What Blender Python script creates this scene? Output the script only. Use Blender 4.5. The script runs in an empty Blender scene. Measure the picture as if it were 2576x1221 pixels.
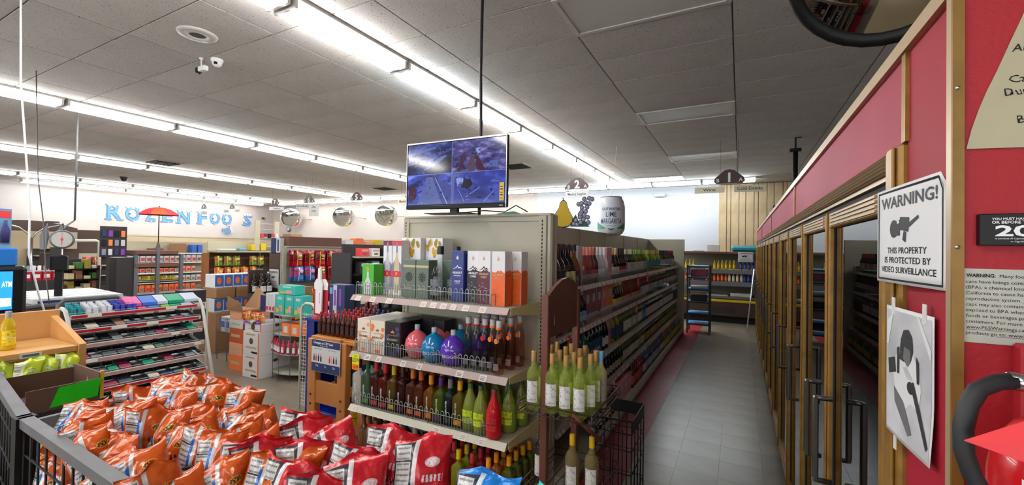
import bpy, math, random
from mathutils import Vector, Matrix
PI = math.pi
random.seed(7)
SC = bpy.context.scene
COL = SC.collection

# ---------------------------------------------------------------- camera, world, exposure
cd = bpy.data.cameras.new('camera')
cam = bpy.data.objects.new('camera', cd)
COL.objects.link(cam)
cd.sensor_fit = 'HORIZONTAL'
cd.sensor_width = 36.0
cd.lens = 36.0 * 1085.25 / 2576.0
cd.clip_start = 0.02
cd.clip_end = 100
_r = Vector((0.88397, 0.46736, 0.01700)).normalized()
_f = Vector((-0.46756, 0.88383, 0.01385)).normalized()
_u = _r.cross(_f).normalized()
_f = _u.cross(_r)
cam.matrix_world = Matrix(((_r.x, _u.x, -_f.x, 0), (_r.y, _u.y, -_f.y, 0), (_r.z, _u.z, -_f.z, 1.70), (0, 0, 0, 1)))
SC.camera = cam
w = bpy.data.worlds.new('world')
SC.world = w
w.use_nodes = True
w.node_tree.nodes['Background'].inputs[0].default_value = (0.75, 0.85, 1.0, 1)
w.node_tree.nodes['Background'].inputs[1].default_value = 0.3
SC.view_settings.view_transform = 'Standard'
SC.view_settings.look = 'None'
SC.view_settings.gamma = 1
SC.view_settings.exposure = 1.0
SC.view_settings.use_curve_mapping = False
TUBE_POWER = 20.0
# daylight entering through the storefront windows behind the camera
for i_, (x_, w_) in enumerate(((-11.0, 5.6), (-4.6, 5.6), (.9, 3.4))):
    ld = bpy.data.lights.new('window_daylight', 'AREA'); ld.shape = 'RECTANGLE'; ld.size = w_; ld.size_y = 1.9; ld.energy = 26 * w_; ld.color = (.80, .91, 1.0)
    lo = bpy.data.objects.new('window_daylight', ld); COL.objects.link(lo); lo.location = (x_, -3.36, 1.75); lo.rotation_euler = (PI / 2 + .0, 0, PI)
    lo.rotation_euler = (-PI / 2, 0, 0)

SC.cycles.max_bounces = 8
SC.cycles.transparent_max_bounces = 24
SC.cycles.caustics_reflective = False
SC.cycles.caustics_refractive = False
SC.cycles.sample_clamp_indirect = 4.0

# ---------------------------------------------------------------- materials
def lin(c):
    return tuple(((v / 255.0 + 0.055) / 1.055) ** 2.4 if v / 255.0 > 0.04045 else v / 255.0 / 12.92 for v in c)
MATS = {}
def nt(name):
    m = bpy.data.materials.new(name)
    m.use_nodes = True
    return m, m.node_tree, m.node_tree.nodes['Principled BSDF']
def mat(name, c=(128, 128, 128), rough=0.5, metal=0.0, c2=None, scale=8.0, bump=0.0, bscale=60.0, lo=0.35, hi=0.65, emit=0.0, coat=0.0, rand=0.0, spec=0.5):
    if name in MATS: return MATS[name]
    m, t, b = nt(name)
    N, L = t.nodes, t.links
    b.inputs['Roughness'].default_value = rough
    b.inputs['Metallic'].default_value = metal
    b.inputs['Specular IOR Level'].default_value = spec
    b.inputs['Coat Weight'].default_value = coat
    col = lin(c) + (1,)
    b.inputs['Base Color'].default_value = col
    tc = N.new('ShaderNodeTexCoord')
    src = None
    if c2 is not None:
        n = N.new('ShaderNodeTexNoise'); n.inputs['Scale'].default_value = scale; n.inputs['Detail'].default_value = 5
        L.new(tc.outputs['Object'], n.inputs['Vector'])
        r = N.new('ShaderNodeValToRGB')
        r.color_ramp.elements[0].position = lo; r.color_ramp.elements[0].color = col
        r.color_ramp.elements[1].position = hi; r.color_ramp.elements[1].color = lin(c2) + (1,)
        L.new(n.outputs['Fac'], r.inputs['Fac'])
        L.new(r.outputs['Color'], b.inputs['Base Color']); src = r.outputs['Color']
    if rand > 0:
        oi = N.new('ShaderNodeObjectInfo'); h = N.new('ShaderNodeHueSaturation')
        mr = N.new('ShaderNodeMapRange'); mr.inputs['To Min'].default_value = 1 - rand; mr.inputs['To Max'].default_value = 1 + rand * 0.6
        L.new(oi.outputs['Random'], mr.inputs['Value']); L.new(mr.outputs[0], h.inputs['Value'])
        if src: L.new(src, h.inputs['Color'])
        else: h.inputs['Color'].default_value = col
        L.new(h.outputs['Color'], b.inputs['Base Color'])
    if bump > 0:
        n2 = N.new('ShaderNodeTexNoise'); n2.inputs['Scale'].default_value = bscale; n2.inputs['Detail'].default_value = 3
        L.new(tc.outputs['Object'], n2.inputs['Vector'])
        bp = N.new('ShaderNodeBump'); bp.inputs['Strength'].default_value = bump; bp.inputs['Distance'].default_value = 0.01
        L.new(n2.outputs['Fac'], bp.inputs['Height']); L.new(bp.outputs[0], b.inputs['Normal'])
    if emit > 0:
        b.inputs['Emission Color'].default_value = col
        b.inputs['Emission Strength'].default_value = emit
    MATS[name] = m
    return m
def glassy(name, tint, ior=1.45, rough=0.02, maxr=1.0):
    """thin tinted glass: tinted transparency with a Fresnel gloss"""
    if name in MATS: return MATS[name]
    m, t, b = nt(name)
    N, L = t.nodes, t.links
    N.remove(b)
    o = N['Material Output']
    tr = N.new('ShaderNodeBsdfTransparent'); tr.inputs[0].default_value = lin(tint) + (1,)
    gl = N.new('ShaderNodeBsdfGlossy'); gl.inputs['Roughness'].default_value = rough
    fr = N.new('ShaderNodeFresnel'); fr.inputs[0].default_value = ior
    mu = N.new('ShaderNodeMath'); mu.operation = 'MULTIPLY'; mu.inputs[1].default_value = maxr
    mx = N.new('ShaderNodeMixShader')
    ge = N.new('ShaderNodeNewGeometry'); fb = N.new('ShaderNodeMath'); fb.operation = 'SUBTRACT'; fb.inputs[0].default_value = 1.0; fb.use_clamp = True; m2 = N.new('ShaderNodeMath'); m2.operation = 'MULTIPLY'
    L.new(ge.outputs['Backfacing'], fb.inputs[1]); L.new(fr.outputs[0], mu.inputs[0]); L.new(mu.outputs[0], m2.inputs[0]); L.new(fb.outputs[0], m2.inputs[1]); L.new(m2.outputs[0], mx.inputs[0]); L.new(tr.outputs[0], mx.inputs[1]); L.new(gl.outputs[0], mx.inputs[2])
    L.new(mx.outputs[0], o.inputs[0])
    MATS[name] = m
    return m
def liquid(name, c, mixf=0.55, ior=1.5):
    """coloured drink seen through its bottle: part tinted transparency, part body colour, glossy skin"""
    if name in MATS: return MATS[name]
    m, t, b = nt(name)
    N, L = t.nodes, t.links
    b.inputs['Base Color'].default_value = lin(c) + (1,)
    b.inputs['Roughness'].default_value = 0.04
    o = N['Material Output']
    tr = N.new('ShaderNodeBsdfTransparent'); tr.inputs[0].default_value = lin(tuple(min(255, v * 0.5 + 127) for v in c)) + (1,)
    mx = N.new('ShaderNodeMixShader'); mx.inputs[0].default_value = mixf
    L.new(tr.outputs[0], mx.inputs[1]); L.new(b.outputs[0], mx.inputs[2]); L.new(mx.outputs[0], o.inputs[0])
    MATS[name] = m
    return m

# ---------------------------------------------------------------- mesh builder
TXT = {}
def glyphs(s, bold=0.0):
    k = (s, bold)
    if k in TXT: return TXT[k]
    cu = bpy.data.curves.new('lettering', 'FONT'); cu.body = s; cu.size = 1.0; cu.resolution_u = 2; cu.offset = bold
    ob = bpy.data.objects.new('lettering', cu); COL.objects.link(ob)
    dg = bpy.context.evaluated_depsgraph_get(); dg.update()
    me = ob.evaluated_get(dg).to_mesh()
    vs = [tuple(v.co[:2]) for v in me.vertices]; fs = [tuple(p.vertices) for p in me.polygons]
    ob.evaluated_get(dg).to_mesh_clear()
    COL.objects.unlink(ob); bpy.data.objects.remove(ob); bpy.data.curves.remove(cu)
    if vs:
        x0 = min(v[0] for v in vs); x1 = max(v[0] for v in vs); y0 = min(v[1] for v in vs); y1 = max(v[1] for v in vs)
    else: x0 = x1 = y0 = y1 = 0
    TXT[k] = (vs, fs, x0, x1, y0, y1)
    return TXT[k]

class MB:
    def __init__(s): s.v = []; s.f = []; s.m = []; s.mats = []; s.sm = []
    def mi(s, m):
        if isinstance(m, str): m = MATS[m]
        if m not in s.mats: s.mats.append(m)
        return s.mats.index(m)
    def add(s, vs, fs, m, smooth=False):
        b = len(s.v); k = s.mi(m)
        s.v += [tuple(v) for v in vs]
        for f in fs: s.f.append(tuple(b + i for i in f)); s.m.append(k); s.sm.append(smooth)
        return s
    def box(s, x0, x1, y0, y1, z0, z1, m, bev=0.0):
        if x0 > x1: x0, x1 = x1, x0
        if y0 > y1: y0, y1 = y1, y0
        if bev > 0:
            b = min(bev, (x1 - x0) * .45, (y1 - y0) * .45, (z1 - z0) * .45)
            vs = []; idx = {}
            def V(p):
                if p not in idx: idx[p] = len(vs); vs.append(p)
                return idx[p]
            xs, ys, zs = (x0, x1), (y0, y1), (z0, z1)
            C = {}
            for i in (0, 1):
                for j in (0, 1):
                    for k in (0, 1):
                        sx, sy, sz = (1, -1)[i], (1, -1)[j], (1, -1)[k]
                        C[i, j, k] = (V((xs[i], ys[j] + sy * b, zs[k] + sz * b)), V((xs[i] + sx * b, ys[j], zs[k] + sz * b)), V((xs[i] + sx * b, ys[j] + sy * b, zs[k])))
            fs = []
            for i in (0, 1): fs.append([C[i, 0, 0][0], C[i, 1, 0][0], C[i, 1, 1][0], C[i, 0, 1][0]])
            for j in (0, 1): fs.append([C[0, j, 0][1], C[1, j, 0][1], C[1, j, 1][1], C[0, j, 1][1]])
            for k in (0, 1): fs.append([C[0, 0, k][2], C[1, 0, k][2], C[1, 1, k][2], C[0, 1, k][2]])
            for j in (0, 1):
                for k in (0, 1): fs.append([C[0, j, k][1], C[1, j, k][1], C[1, j, k][2], C[0, j, k][2]])
            for i in (0, 1):
                for k in (0, 1): fs.append([C[i, 0, k][0], C[i, 1, k][0], C[i, 1, k][2], C[i, 0, k][2]])
            for i in (0, 1):
                for j in (0, 1): fs.append([C[i, j, 0][0], C[i, j, 1][0], C[i, j, 1][1], C[i, j, 0][1]])
            for c in C.values(): fs.append(list(c))
            cx = Vector(((x0 + x1) / 2, (y0 + y1) / 2, (z0 + z1) / 2))
            for n, f in enumerate(fs):
                a, bb, c = [Vector(vs[i]) for i in f[:3]]
                mid = sum((Vector(vs[i]) for i in f), Vector()) / len(f)
                if (bb - a).cross(c - a).dot(mid - cx) < 0: fs[n] = f[::-1]
            return s.add(vs, fs, m)
        vs = [(x0, y0, z0), (x1, y0, z0), (x1, y1, z0), (x0, y1, z0), (x0, y0, z1), (x1, y0, z1), (x1, y1, z1), (x0, y1, z1)]
        return s.add(vs, [(0, 3, 2, 1), (4, 5, 6, 7), (0, 1, 5, 4), (1, 2, 6, 5), (2, 3, 7, 6), (3, 0, 4, 7)], m)
    def lathe(s, prof, m, n=12, x=0, y=0, z=0, sx=1, sy=1, a0=0, a1=2 * PI, smooth=True, mfun=None):
        full = abs(a1 - a0 - 2 * PI) < 1e-6
        k = n if full else n + 1
        vs = []
        for r, h in prof:
            for i in range(k):
                a = a0 + (a1 - a0) * i / n
                vs.append((x + r * sx * math.cos(a), y + r * sy * math.sin(a), z + h))
        fs = []
        for j in range(len(prof) - 1):
            for i in range(n):
                i2 = (i + 1) % k
                fs.append((j * k + i, j * k + i2, (j + 1) * k + i2, (j + 1) * k + i))
        return s.add(vs, fs, m, smooth)
    def cyl(s, x, y, z0, z1, r, m, n=12, r2=None, smooth=True):
        r2 = r if r2 is None else r2
        s.lathe([(0, z0), (r, z0)], m, n, x, y, smooth=False)
        s.lathe([(r, z0), (r2, z1)], m, n, x, y, smooth=smooth)
        return s.lathe([(r2, z1), (0, z1)], m, n, x, y, smooth=False)
    def tube(s, pts, r, m, n=6, closed=False, cap=True):
        P = [Vector(p) for p in pts]; vs = []; N = len(P)
        prev = None
        for i in range(N):
            if closed: d = P[(i + 1) % N] - P[i - 1]
            else: d = P[min(i + 1, N - 1)] - P[max(i - 1, 0)]
            d.normalize()
            if prev is None:
                ref = Vector((0, 0, 1)) if abs(d.z) < 0.9 else Vector((1, 0, 0))
                a = d.cross(ref).normalized()
            else:
                a = (prev - d * prev.dot(d))
                a = a.normalized() if a.length > 1e-6 else d.orthogonal().normalized()
            prev = a
            b = d.cross(a)
            for k in range(n):
                t = 2 * PI * k / n
                vs.append(P[i] + (a * math.cos(t) + b * math.sin(t)) * r)
        fs = []
        for i in range(N if closed else N - 1):
            j = (i + 1) % N
            for k in range(n):
                k2 = (k + 1) % n
                fs.append((i * n + k, i * n + k2, j * n + k2, j * n + k))
        if not closed and cap: fs += [tuple(range(n))[::-1], tuple((N - 1) * n + k for k in range(n))]
        return s.add(vs, fs, m, n > 4)
    def poly(s, pts, m, o=(0, 0, 0), t=0.0, rev=False):
        """polygon given as (x, z) in the plane facing -Y; t gives thickness towards +Y"""
        n = len(pts)
        a = sum(pts[i][0] * pts[(i + 1) % n][1] - pts[(i + 1) % n][0] * pts[i][1] for i in range(n))
        if a < 0: pts = pts[::-1]
        vs = [(o[0] + p[0], o[1], o[2] + p[1]) for p in pts]
        fs = [tuple(range(n))]
        if t > 0:
            vs += [(o[0] + p[0], o[1] + t, o[2] + p[1]) for p in pts]
            fs += [tuple(range(n, 2 * n))[::-1]] + [(i, i + n, (i + 1) % n + n, (i + 1) % n) for i in range(n)]
        return s.add(vs, fs, m)
    def text(s, body, size, x, y, z, m, align='c', width=None, bold=0.0, fn=None, h=None):
        """flat lettering facing -Y, cap height about size; width squeezes it to fit"""
        vs, fs, x0, x1, y0, y1 = glyphs(body, bold)
        if not vs: return s
        k = size / 0.7
        kx = k
        if width: kx = width / (x1 - x0)
        off = {'c': (x0 + x1) / 2, 'l': x0, 'r': x1}[align]
        out = [(x + (a - off) * kx, y, z + b * k) for a, b in vs]
        if fn: out = [fn(*p) for p in out]
        return s.add(out, fs, m)
    def xf(s, M):
        s.v = [tuple(M @ Vector(v)) for v in s.v]; return s
    def mesh(s, name='part'):
        me = bpy.data.meshes.new(name)
        me.from_pydata(s.v, [], s.f)
        for m in s.mats: me.materials.append(m)
        me.polygons.foreach_set('material_index', s.m)
        me.polygons.foreach_set('use_smooth', s.sm)
        me.update()
        return me
def link(name, me, parent=None, loc=(0, 0, 0), rz=0.0):
    if isinstance(me, MB): me = me.mesh(name)
    o = bpy.data.objects.new(name, me)
    COL.objects.link(o)
    if parent is not None: o.parent = parent
    o.location = loc
    if rz: o.rotation_euler = (0, 0, rz)
    return o
def tag(o, label=None, cat=None, group=None, kind=None):
    if label: o['label'] = label
    if cat: o['category'] = cat
    if group: o['group'] = group
    if kind: o['kind'] = kind
    return o
def thing(name, label, cat, loc=(0, 0, 0), rz=0.0, group=None):
    o = link(name, None, None, loc, rz)
    o.empty_display_size = 0.05
    return tag(o, label, cat, group)
def struct(name, mb, parent=None):
    return tag(link(name, mb, parent), kind='structure')
def copy_tree(o, parent=None):
    c = o.copy(); COL.objects.link(c); c.parent = parent
    for ch in o.children: copy_tree(ch, c)
    return c
ORD = ['first', 'second', 'third', 'fourth', 'fifth', 'sixth', 'seventh', 'eighth', 'ninth', 'tenth', 'eleventh', 'twelfth', 'thirteenth', 'fourteenth', 'fifteenth', 'sixteenth', 'seventeenth', 'eighteenth', 'nineteenth', 'twentieth']
def ordw(i):
    if i < 20: return ORD[i]
    t, u = divmod(i + 1, 10)
    tens = {2: 'twenty', 3: 'thirty', 4: 'forty', 5: 'fifty', 6: 'sixty', 7: 'seventy', 8: 'eighty', 9: 'ninety'}[t]
    if u == 0: return tens[:-1] + 'ieth'
    return tens + '-' + ORD[u - 1]

# ---------------------------------------------------------------- shared materials
mat('ceiling_tile', (206, 203, 200), .9, c2=(192, 188, 184), scale=1.2, bump=.25, bscale=90, rand=.045)
def _fissures():
    m = MATS['ceiling_tile']; t = m.node_tree; N, L = t.nodes, t.links
    b = N['Principled BSDF']; src = b.inputs['Base Color'].links[0].from_socket
    g = N.new('ShaderNodeNewGeometry')
    n = N.new('ShaderNodeTexNoise'); n.inputs['Scale'].default_value = 85; n.inputs['Detail'].default_value = 1
    L.new(g.outputs['Position'], n.inputs['Vector'])
    r = N.new('ShaderNodeValToRGB'); r.color_ramp.elements[0].position = .66; r.color_ramp.elements[1].position = .72
    r.color_ramp.elements[0].color = (0, 0, 0, 1); r.color_ramp.elements[1].color = (1, 1, 1, 1)
    L.new(n.outputs['Fac'], r.inputs['Fac'])
    mx = N.new('ShaderNodeMix'); mx.data_type = 'RGBA'; mx.inputs['B'].default_value = (.14, .13, .12, 1)
    L.new(r.outputs['Color'], mx.inputs['Factor']); L.new(src, mx.inputs['A']); L.new(mx.outputs['Result'], b.inputs['Base Color'])
_fissures()
mat('ceiling_grid', (120, 116, 110), .7)
mat('white_wall', (184, 177, 172), .85, c2=(177, 169, 164), scale=.7)
mat('cool_wall', (186, 189, 194), .8, c2=(180, 183, 188), scale=.6)
mat('cream_wall', (178, 160, 132), .8, c2=(168, 150, 122), scale=1.2)
mat('wood_panel', (178, 156, 122), .5, c2=(160, 138, 104), scale=3, rand=.05)
mat('wood_panel_gap', (90, 66, 40), .8)
mat('floor_tile', (142, 131, 116), .3, c2=(116, 106, 92), scale=2.0, bump=.03, bscale=14, rand=.05)
mat('floor_joint', (118, 109, 96), .7)
mat('red_tile', (156, 32, 46), .38, c2=(140, 26, 40), scale=6, rand=.04)
mat('tube_light', (255, 252, 250), .4, emit=TUBE_POWER)
mat('tube_cool', (240, 250, 255), .4, emit=TUBE_POWER)
mat('fixture_white', (214, 212, 208), .5)
mat('troffer_frame', (200, 198, 192), .4)
mat('troffer_lens', (208, 208, 202), .35, bump=.3, bscale=200)
mat('troffer_lit', (250, 252, 255), .4, emit=9)
mat('metal_beige', (172, 168, 150), .45, c2=(164, 159, 141), scale=2)
mat('metal_beige_dark', (150, 146, 130), .5)
mat('slot_black', (14, 13, 12), .8)
mat('price_channel', (172, 150, 143), .45)
mat('price_channel_pale', (206, 201, 184), .45)
mat('price_tag', (226, 216, 208), .6)
mat('ink', (40, 39, 42), .7, spec=.1)
mat('black', (12, 12, 13), .5, spec=.25)
mat('black_gloss', (8, 8, 10), .3, spec=.2)
mat('white', (236, 236, 236), .5)
mat('paper', (206, 206, 206), .6)
mat('chrome', (190, 192, 195), .2, metal=1)
mat('wire', (176, 182, 182), .3, metal=.6)
mat('gold_frame', (152, 114, 52), .42, metal=.4, c2=(132, 98, 42), scale=20)
mat('gold_trim', (138, 104, 44), .45, metal=.3, c2=(120, 90, 38), scale=12)
mat('louver', (172, 150, 118), .4, metal=.35)
mat('fascia_pink', (158, 54, 74), .6, c2=(148, 46, 66), scale=1.5, spec=.25)
mat('fascia_red', (150, 26, 42), .6, c2=(140, 24, 38), scale=2, spec=.25)
mat('red_wall', (152, 16, 28), .6, c2=(160, 20, 32), scale=3, bump=.12, bscale=120)
mat('cooler_dark', (30, 31, 33), .7)
mat('cooler_rack', (120, 122, 120), .5)
mat('door_handle', (96, 92, 88), .3, metal=.8)
glassy('door_glass', (104, 112, 114), 3.4, .01, 1.0)
mat('brown_board', (104, 66, 50), .6)
mat('cardboard', (160, 118, 82), .75)
mat('blue_sky', (88, 160, 206), .4)
mat('yellow', (214, 184, 20), .5)
mat('rubber', (26, 27, 29), .6)
mat('mirror_face', (225, 228, 230), .02, metal=1)

# ---------------------------------------------------------------- room shell
XL, XR, YN, YF, ZC = -20.4, 3.2, -3.4, 13.3, 3.58
P0, TH = 0.305, 0.002
ZGRID = ZC + .02
b = MB(); b.box(XL - .1, XR + .1, YN - .1, YF + .1, -.12, -.003, 'floor_joint')
floor = struct('floor', b)
b = MB(); b.box(XL - .1, XR + .1, YN - .1, YF + .1, ZGRID, ZGRID + .1, 'ceiling_grid')
ceiling = struct('ceiling', b)
# floor tiles: near, visible ones are parts; all others one joined part
X0 = -.745 - P0 * 65
cells = []
for i in range(78):
    for j in range(55):
        x, y = X0 + i * P0, YN + j * P0
        if x < XL - .3 or x > XR: continue
        cx, cy = x + P0 / 2, y + P0 / 2
        vis = (-1.05 < cx < .31 and cy > 3.2) or (-9.6 < cx < -3.6 and 2.6 < cy < 6.3 and cy > 2.6 + max(0, (-cx - 7)) * .25)
        d = math.hypot(cx, cy)
        cells.append((0 if vis else 1, d, x, y))
cells.sort()
def tile_mb(dx, dy, m, t=.012, up=True):
    q = MB(); e = .0003 if up else .003; c = .0005 if up else .004
    z0, z1 = (-t, 0) if up else (t, 0)
    a = [(e, e, z0), (dx - e, e, z0), (dx - e, dy - e, z0), (e, dy - e, z0), (e + c, e + c, z1), (dx - e - c, e + c, z1), (dx - e - c, dy - e - c, z1), (e + c, dy - e - c, z1)]
    f = [(4, 5, 6, 7), (0, 1, 5, 4), (1, 2, 6, 5), (2, 3, 7, 6), (3, 0, 4, 7)]
    if not up: f = [k[::-1] for k in f]
    return q.add(a, f, m)
def is_red(x): return -1.06 < x + .01 < -.75
tm = tile_mb(P0, P0, 'floor_tile').mesh('tile'); tr_ = tile_mb(P0, P0, 'red_tile').mesh('tile')
rest = MB(); base = tile_mb(P0, P0, 'floor_tile')
for k, (v, d, x, y) in enumerate(cells):
    if k < 300 and v == 0: link('tile', tr_ if is_red(x) else tm, floor, (x, y, 0))
    else: rest.add([(p[0] + x, p[1] + y, p[2]) for p in base.v], base.f, 'red_tile' if is_red(x) else 'floor_tile')
tag(link('floor_tiles', rest, floor), kind='stuff')

# ceiling tiles, 1.21 x 0.60
TX, TY = 1.21, .60
holes = {}
cells = []
for i in range(-17, 4):
    for j in range(-9, 19):
        x, y = -.07 + i * TX, 2.38 + j * TY
        if x + TX < XL or x > XR or y + TY < YN or y > YF: continue
        if i == -1 and j in (1, 6, 11): holes[i, j] = (x, y, 0); continue
        if i == -2 and j == 15: holes[i, j] = (x, y, 1); continue
        cx, cy = x + TX / 2, y + TY / 2
        ang = math.degrees(math.atan2(-cx, cy))
        d = math.hypot(cx, cy)
        vis = -25 < ang < 82 and (cy > .6)
        cells.append((0 if vis and d > 1.6 else 1, d, x, y))
cells.sort()
ct = tile_mb(TX, TY, 'ceiling_tile', .02, False); ctm = ct.mesh('tile'); rest = MB()
for k, (v, d, x, y) in enumerate(cells):
    if k < 300 and v == 0: link('tile', ctm, ceiling, (x, y, ZC))
    else: rest.add([(p[0] + x, p[1] + y, p[2] + ZC) for p in ct.v], ct.f, 'ceiling_tile')
tag(link('ceiling_tiles', rest, ceiling), kind='stuff')
n = 0
for (i, j), (x, y, lit) in sorted(holes.items()):
    t = thing('ceiling_troffer', ['nearest of the unlit recessed ceiling panels over the right aisle', 'second unlit recessed ceiling panel over the right aisle', 'farthest unlit recessed ceiling panel over the right aisle', 'lit recessed ceiling panel near the far white wall'][3 if lit else n], 'ceiling light', (x, y, ZC), 0, 'recessed ceiling panels')
    if not lit: n += 1
    f = MB(); e = .035
    for bx in ((0, TX, 0, e), (0, TX, TY - e, TY), (0, e, e, TY - e), (TX - e, TX, e, TY - e)): f.box(bx[0], bx[1], bx[2], bx[3], -.012, .02, 'troffer_frame')
    link('frame', f, t)
    f = MB(); f.box(e, TX - e, e, TY - e, -.002, .016, 'troffer_lit' if lit else 'troffer_lens'); link('lens', f, t)

# walls
b = MB(); b.box(XL - .1, XL, YN, YF, 1.98, ZC + .02, 'white_wall'); b.box(XL - .1, XL + .012, YN, YF, 0, 1.98, 'cream_wall')
struct('wall_left', b)
b = MB(); b.box(XL - .1, -6.4, YF, YF + .1, 1.98, ZC + .02, 'white_wall'); b.box(XL - .1, -6.4, YF - .012, YF + .1, 0, 1.98, 'cream_wall')
b.box(-6.4, -.53, YF, YF + .1, 0, ZC + .02, 'cool_wall'); b.box(-.53, XR, YF + .02, YF + .1, 0, ZC + .02, 'wood_panel_gap')
b.box(-6.6, -6.1, YF - .001, YF + .05, 1.98, ZC, 'white_wall')
wall_back = struct('wall_back', b)
k = 0; x = -.53
while x < XR - .02:
    ww = [.2, .1, .2, .16][k % 4]
    q = MB(); q.box(0, min(ww, XR - x) - .012, -.02, .02, 0, ZC - .02, 'wood_panel', .004)
    link('panel', q, wall_back, (x, YF, 0)); x += ww; k += 1
b = MB(); b.box(XR, XR + .1, YN, YF, 0, ZC + .02, 'white_wall'); struct('wall_right', b)
b = MB(); b.box(XL - .1, XR + .1, YN - .1, YN, 0, ZC + .02, 'white_wall'); struct('wall_front', b)
for i_, (x_, w_) in enumerate(((-11.0, 5.6), (-4.6, 5.6), (.9, 3.4))):
    b = MB()
    for s_ in (-1, 1): b.box(x_ + s_ * (w_ / 2 + .05) - .05, x_ + s_ * (w_ / 2 + .05) + .05, YN, YN + .08, .7, 2.8, 'chrome')
    b.box(x_ - w_ / 2, x_ + w_ / 2, YN, YN + .08, .7, .8, 'chrome'); b.box(x_ - w_ / 2, x_ + w_ / 2, YN, YN + .08, 2.7, 2.8, 'chrome'); struct('window_%d' % (i_ + 1), b)
b = MB(); b.box(XL + .012, XL + .03, YN, YF, 1.94, 1.99, 'metal_beige'); b.box(XL, -6.4, YF - .03, YF - .012, 1.94, 1.99, 'metal_beige'); struct('trim_1', b)


# ---------------------------------------------------------------- fluorescent fixtures
def fixture_meshes(L, tm_):
    h = MB(); h.box(-.14, .14, .01, L - .01, .055, .08, 'fixture_white'); h.box(-.05, .05, .01, L - .01, .035, .055, 'fixture_white')
    h.box(-.13, .13, .012, .035, -.012, .055, 'fixture_white'); h.box(-.13, .13, L - .035, L - .012, -.012, .055, 'fixture_white')
    tb = MB(); tb.lathe([(.001, 0), (.024, 0), (.024, L - .08), (.001, L - .08)], tm_, 8)
    tb.xf(Matrix.Translation((0, .04, 0)) @ Matrix.Rotation(-PI / 2, 4, 'X'))
    return h.mesh('housing'), tb.mesh('tube')
FX = {c: fixture_meshes(1.25, c) for c in ('tube_light', 'tube_cool')}
rows = [(-3.1, -1.74, 11, 'bright ceiling row beside the television'), (-8.0, -.28, 8, 'second ceiling light row'), (-12.85, 1.3, 9, 'third ceiling light row'), (-17.6, 1.55, 8, 'fourth ceiling light row'), (-19.5, 4.6, 6, 'fifth light row by the left wall')]
def fixture(x, y, rz, lab, grp, c):
    t = thing('fluorescent_fixture', lab, 'ceiling light', (x, y, 3.5), rz, grp)
    link('housing', FX[c][0], t)
    for s in (-.075, .075): link('tube', FX[c][1], t, (s, 0, 0))
for r, (x, y0, n, nm) in enumerate(rows):
    for i in range(n):
        fixture(x, y0 + 1.265 * i, 0, 'twin tube fixture, %s from near end of the %s' % (ordw(i), nm), nm, 'tube_cool' if (i + r) % 3 == 1 else 'tube_light')
for i in range(15):
    fixture(-18.4 + 1.25 * i + 1.25, 12.3, PI / 2, 'fixture along the far wall, %s from the left' % ordw(i), 'light row along the far wall', 'tube_cool' if i > 9 else 'tube_light')
for i in range(2):
    fixture(-.6, -2.6 + 1.25 * i, 0, 'added unseen fill fixture over the register, %s from the front wall' % ordw(i), 'lights over the register', 'tube_light')  # added out of view as fill for the endcap and aisle shelves
    if i < 2: fixture(-5.6, -3.2 + 1.25 * i, 0, 'added unseen fill fixture behind the camera on the left, %s from the front wall' % ordw(i), 'lights over the entrance', 'tube_light')  # second added pair behind the camera, only there to lift dark shelves

# ---------------------------------------------------------------- glass door cooler on the right
CX, C0, C1 = .305, .93, 10.15
cooler = thing('glass_door_cooler', 'long walk-in drinks cooler with gold framed glass doors and red fascia', 'cooler', (CX, C0, 0))
LY = C1 - C0
q = MB()
q.box(.02, .12, .24, LY, 0, .1, 'black'); q.box(-.002, .06, .24, LY, .1, .16, 'gold_frame')
link('kick_plate', q, cooler)
q = MB(); q.box(.7, .74, .25, LY, 0, 2.1, 'cooler_dark'); q.box(.03, .72, LY - .04, LY, 0, 2.1, 'cooler_dark'); q.box(.03, .72, .25, LY, 2.0, 2.04, 'cooler_dark'); q.box(.12, .72, .25, LY, .1, .16, 'cooler_dark')
link('cabinet_shell', q, cooler)
for zz in (.45, .8, 1.15, 1.5):
    q = MB(); q.box(.3, .68, .28, LY - .05, zz, zz + .02, 'cooler_rack'); link('inner_shelf', q, cooler)
q = MB(); q.box(0, .9, .0, .02, 0, 2.12, 'red_wall'); link('end_panel', q, cooler, (0, 0, 0))
q = MB(); q.box(0, .02, .02, .237, 0, 2.12, 'fascia_red'); q.box(.02, .6, .02, .237, 0, 2.12, 'cooler_dark'); link('side_panel', q, cooler)
q = MB(); q.box(-.012, .45, -.002, LY, 2.12, 2.15, 'louver'); link('top_rail', q, cooler)
y = .0
for i, yy in enumerate([0.0, .24, 2.3, 4.6, 6.9, LY]):
    if i == 1: q = MB(); q.box(-.007, 0, .228, .252, 1.935, 2.12, 'gold_frame'); link('fascia_strip', q, cooler)
    if i > 1:
        q = MB(); q.box(0, .015, y + .003, yy - .003, 1.935, 2.12, 'fascia_pink'); q.box(.015, .4, y + .003, yy - .003, 1.935, 2.12, 'cooler_dark')
        link('fascia_panel', q, cooler)
        if i < 5:
            q = MB(); q.box(-.007, 0, yy - .012, yy + .012, 1.935, 2.12, 'gold_frame')

            link('fascia_strip', q, cooler)
    y = yy
# gold corner trim
q = MB(); q.box(-.010, .0, 0, .018, 0, 2.13, 'louver'); q.box(-.010, .004, -.006, .0, 0, 2.13, 'gold_trim')
for zz in (1.965, 1.714, 1.446):
    sc = MB().lathe([(.0035, 0), (.003, .0015), (0, .002)], 'chrome', 8)
    sc.xf(Matrix.Translation((-.004, -.006, zz)) @ Matrix.Rotation(PI / 2, 4, 'X')); q.add(sc.v, sc.f, 'chrome', True)
link('corner_trim', q, cooler)
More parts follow.
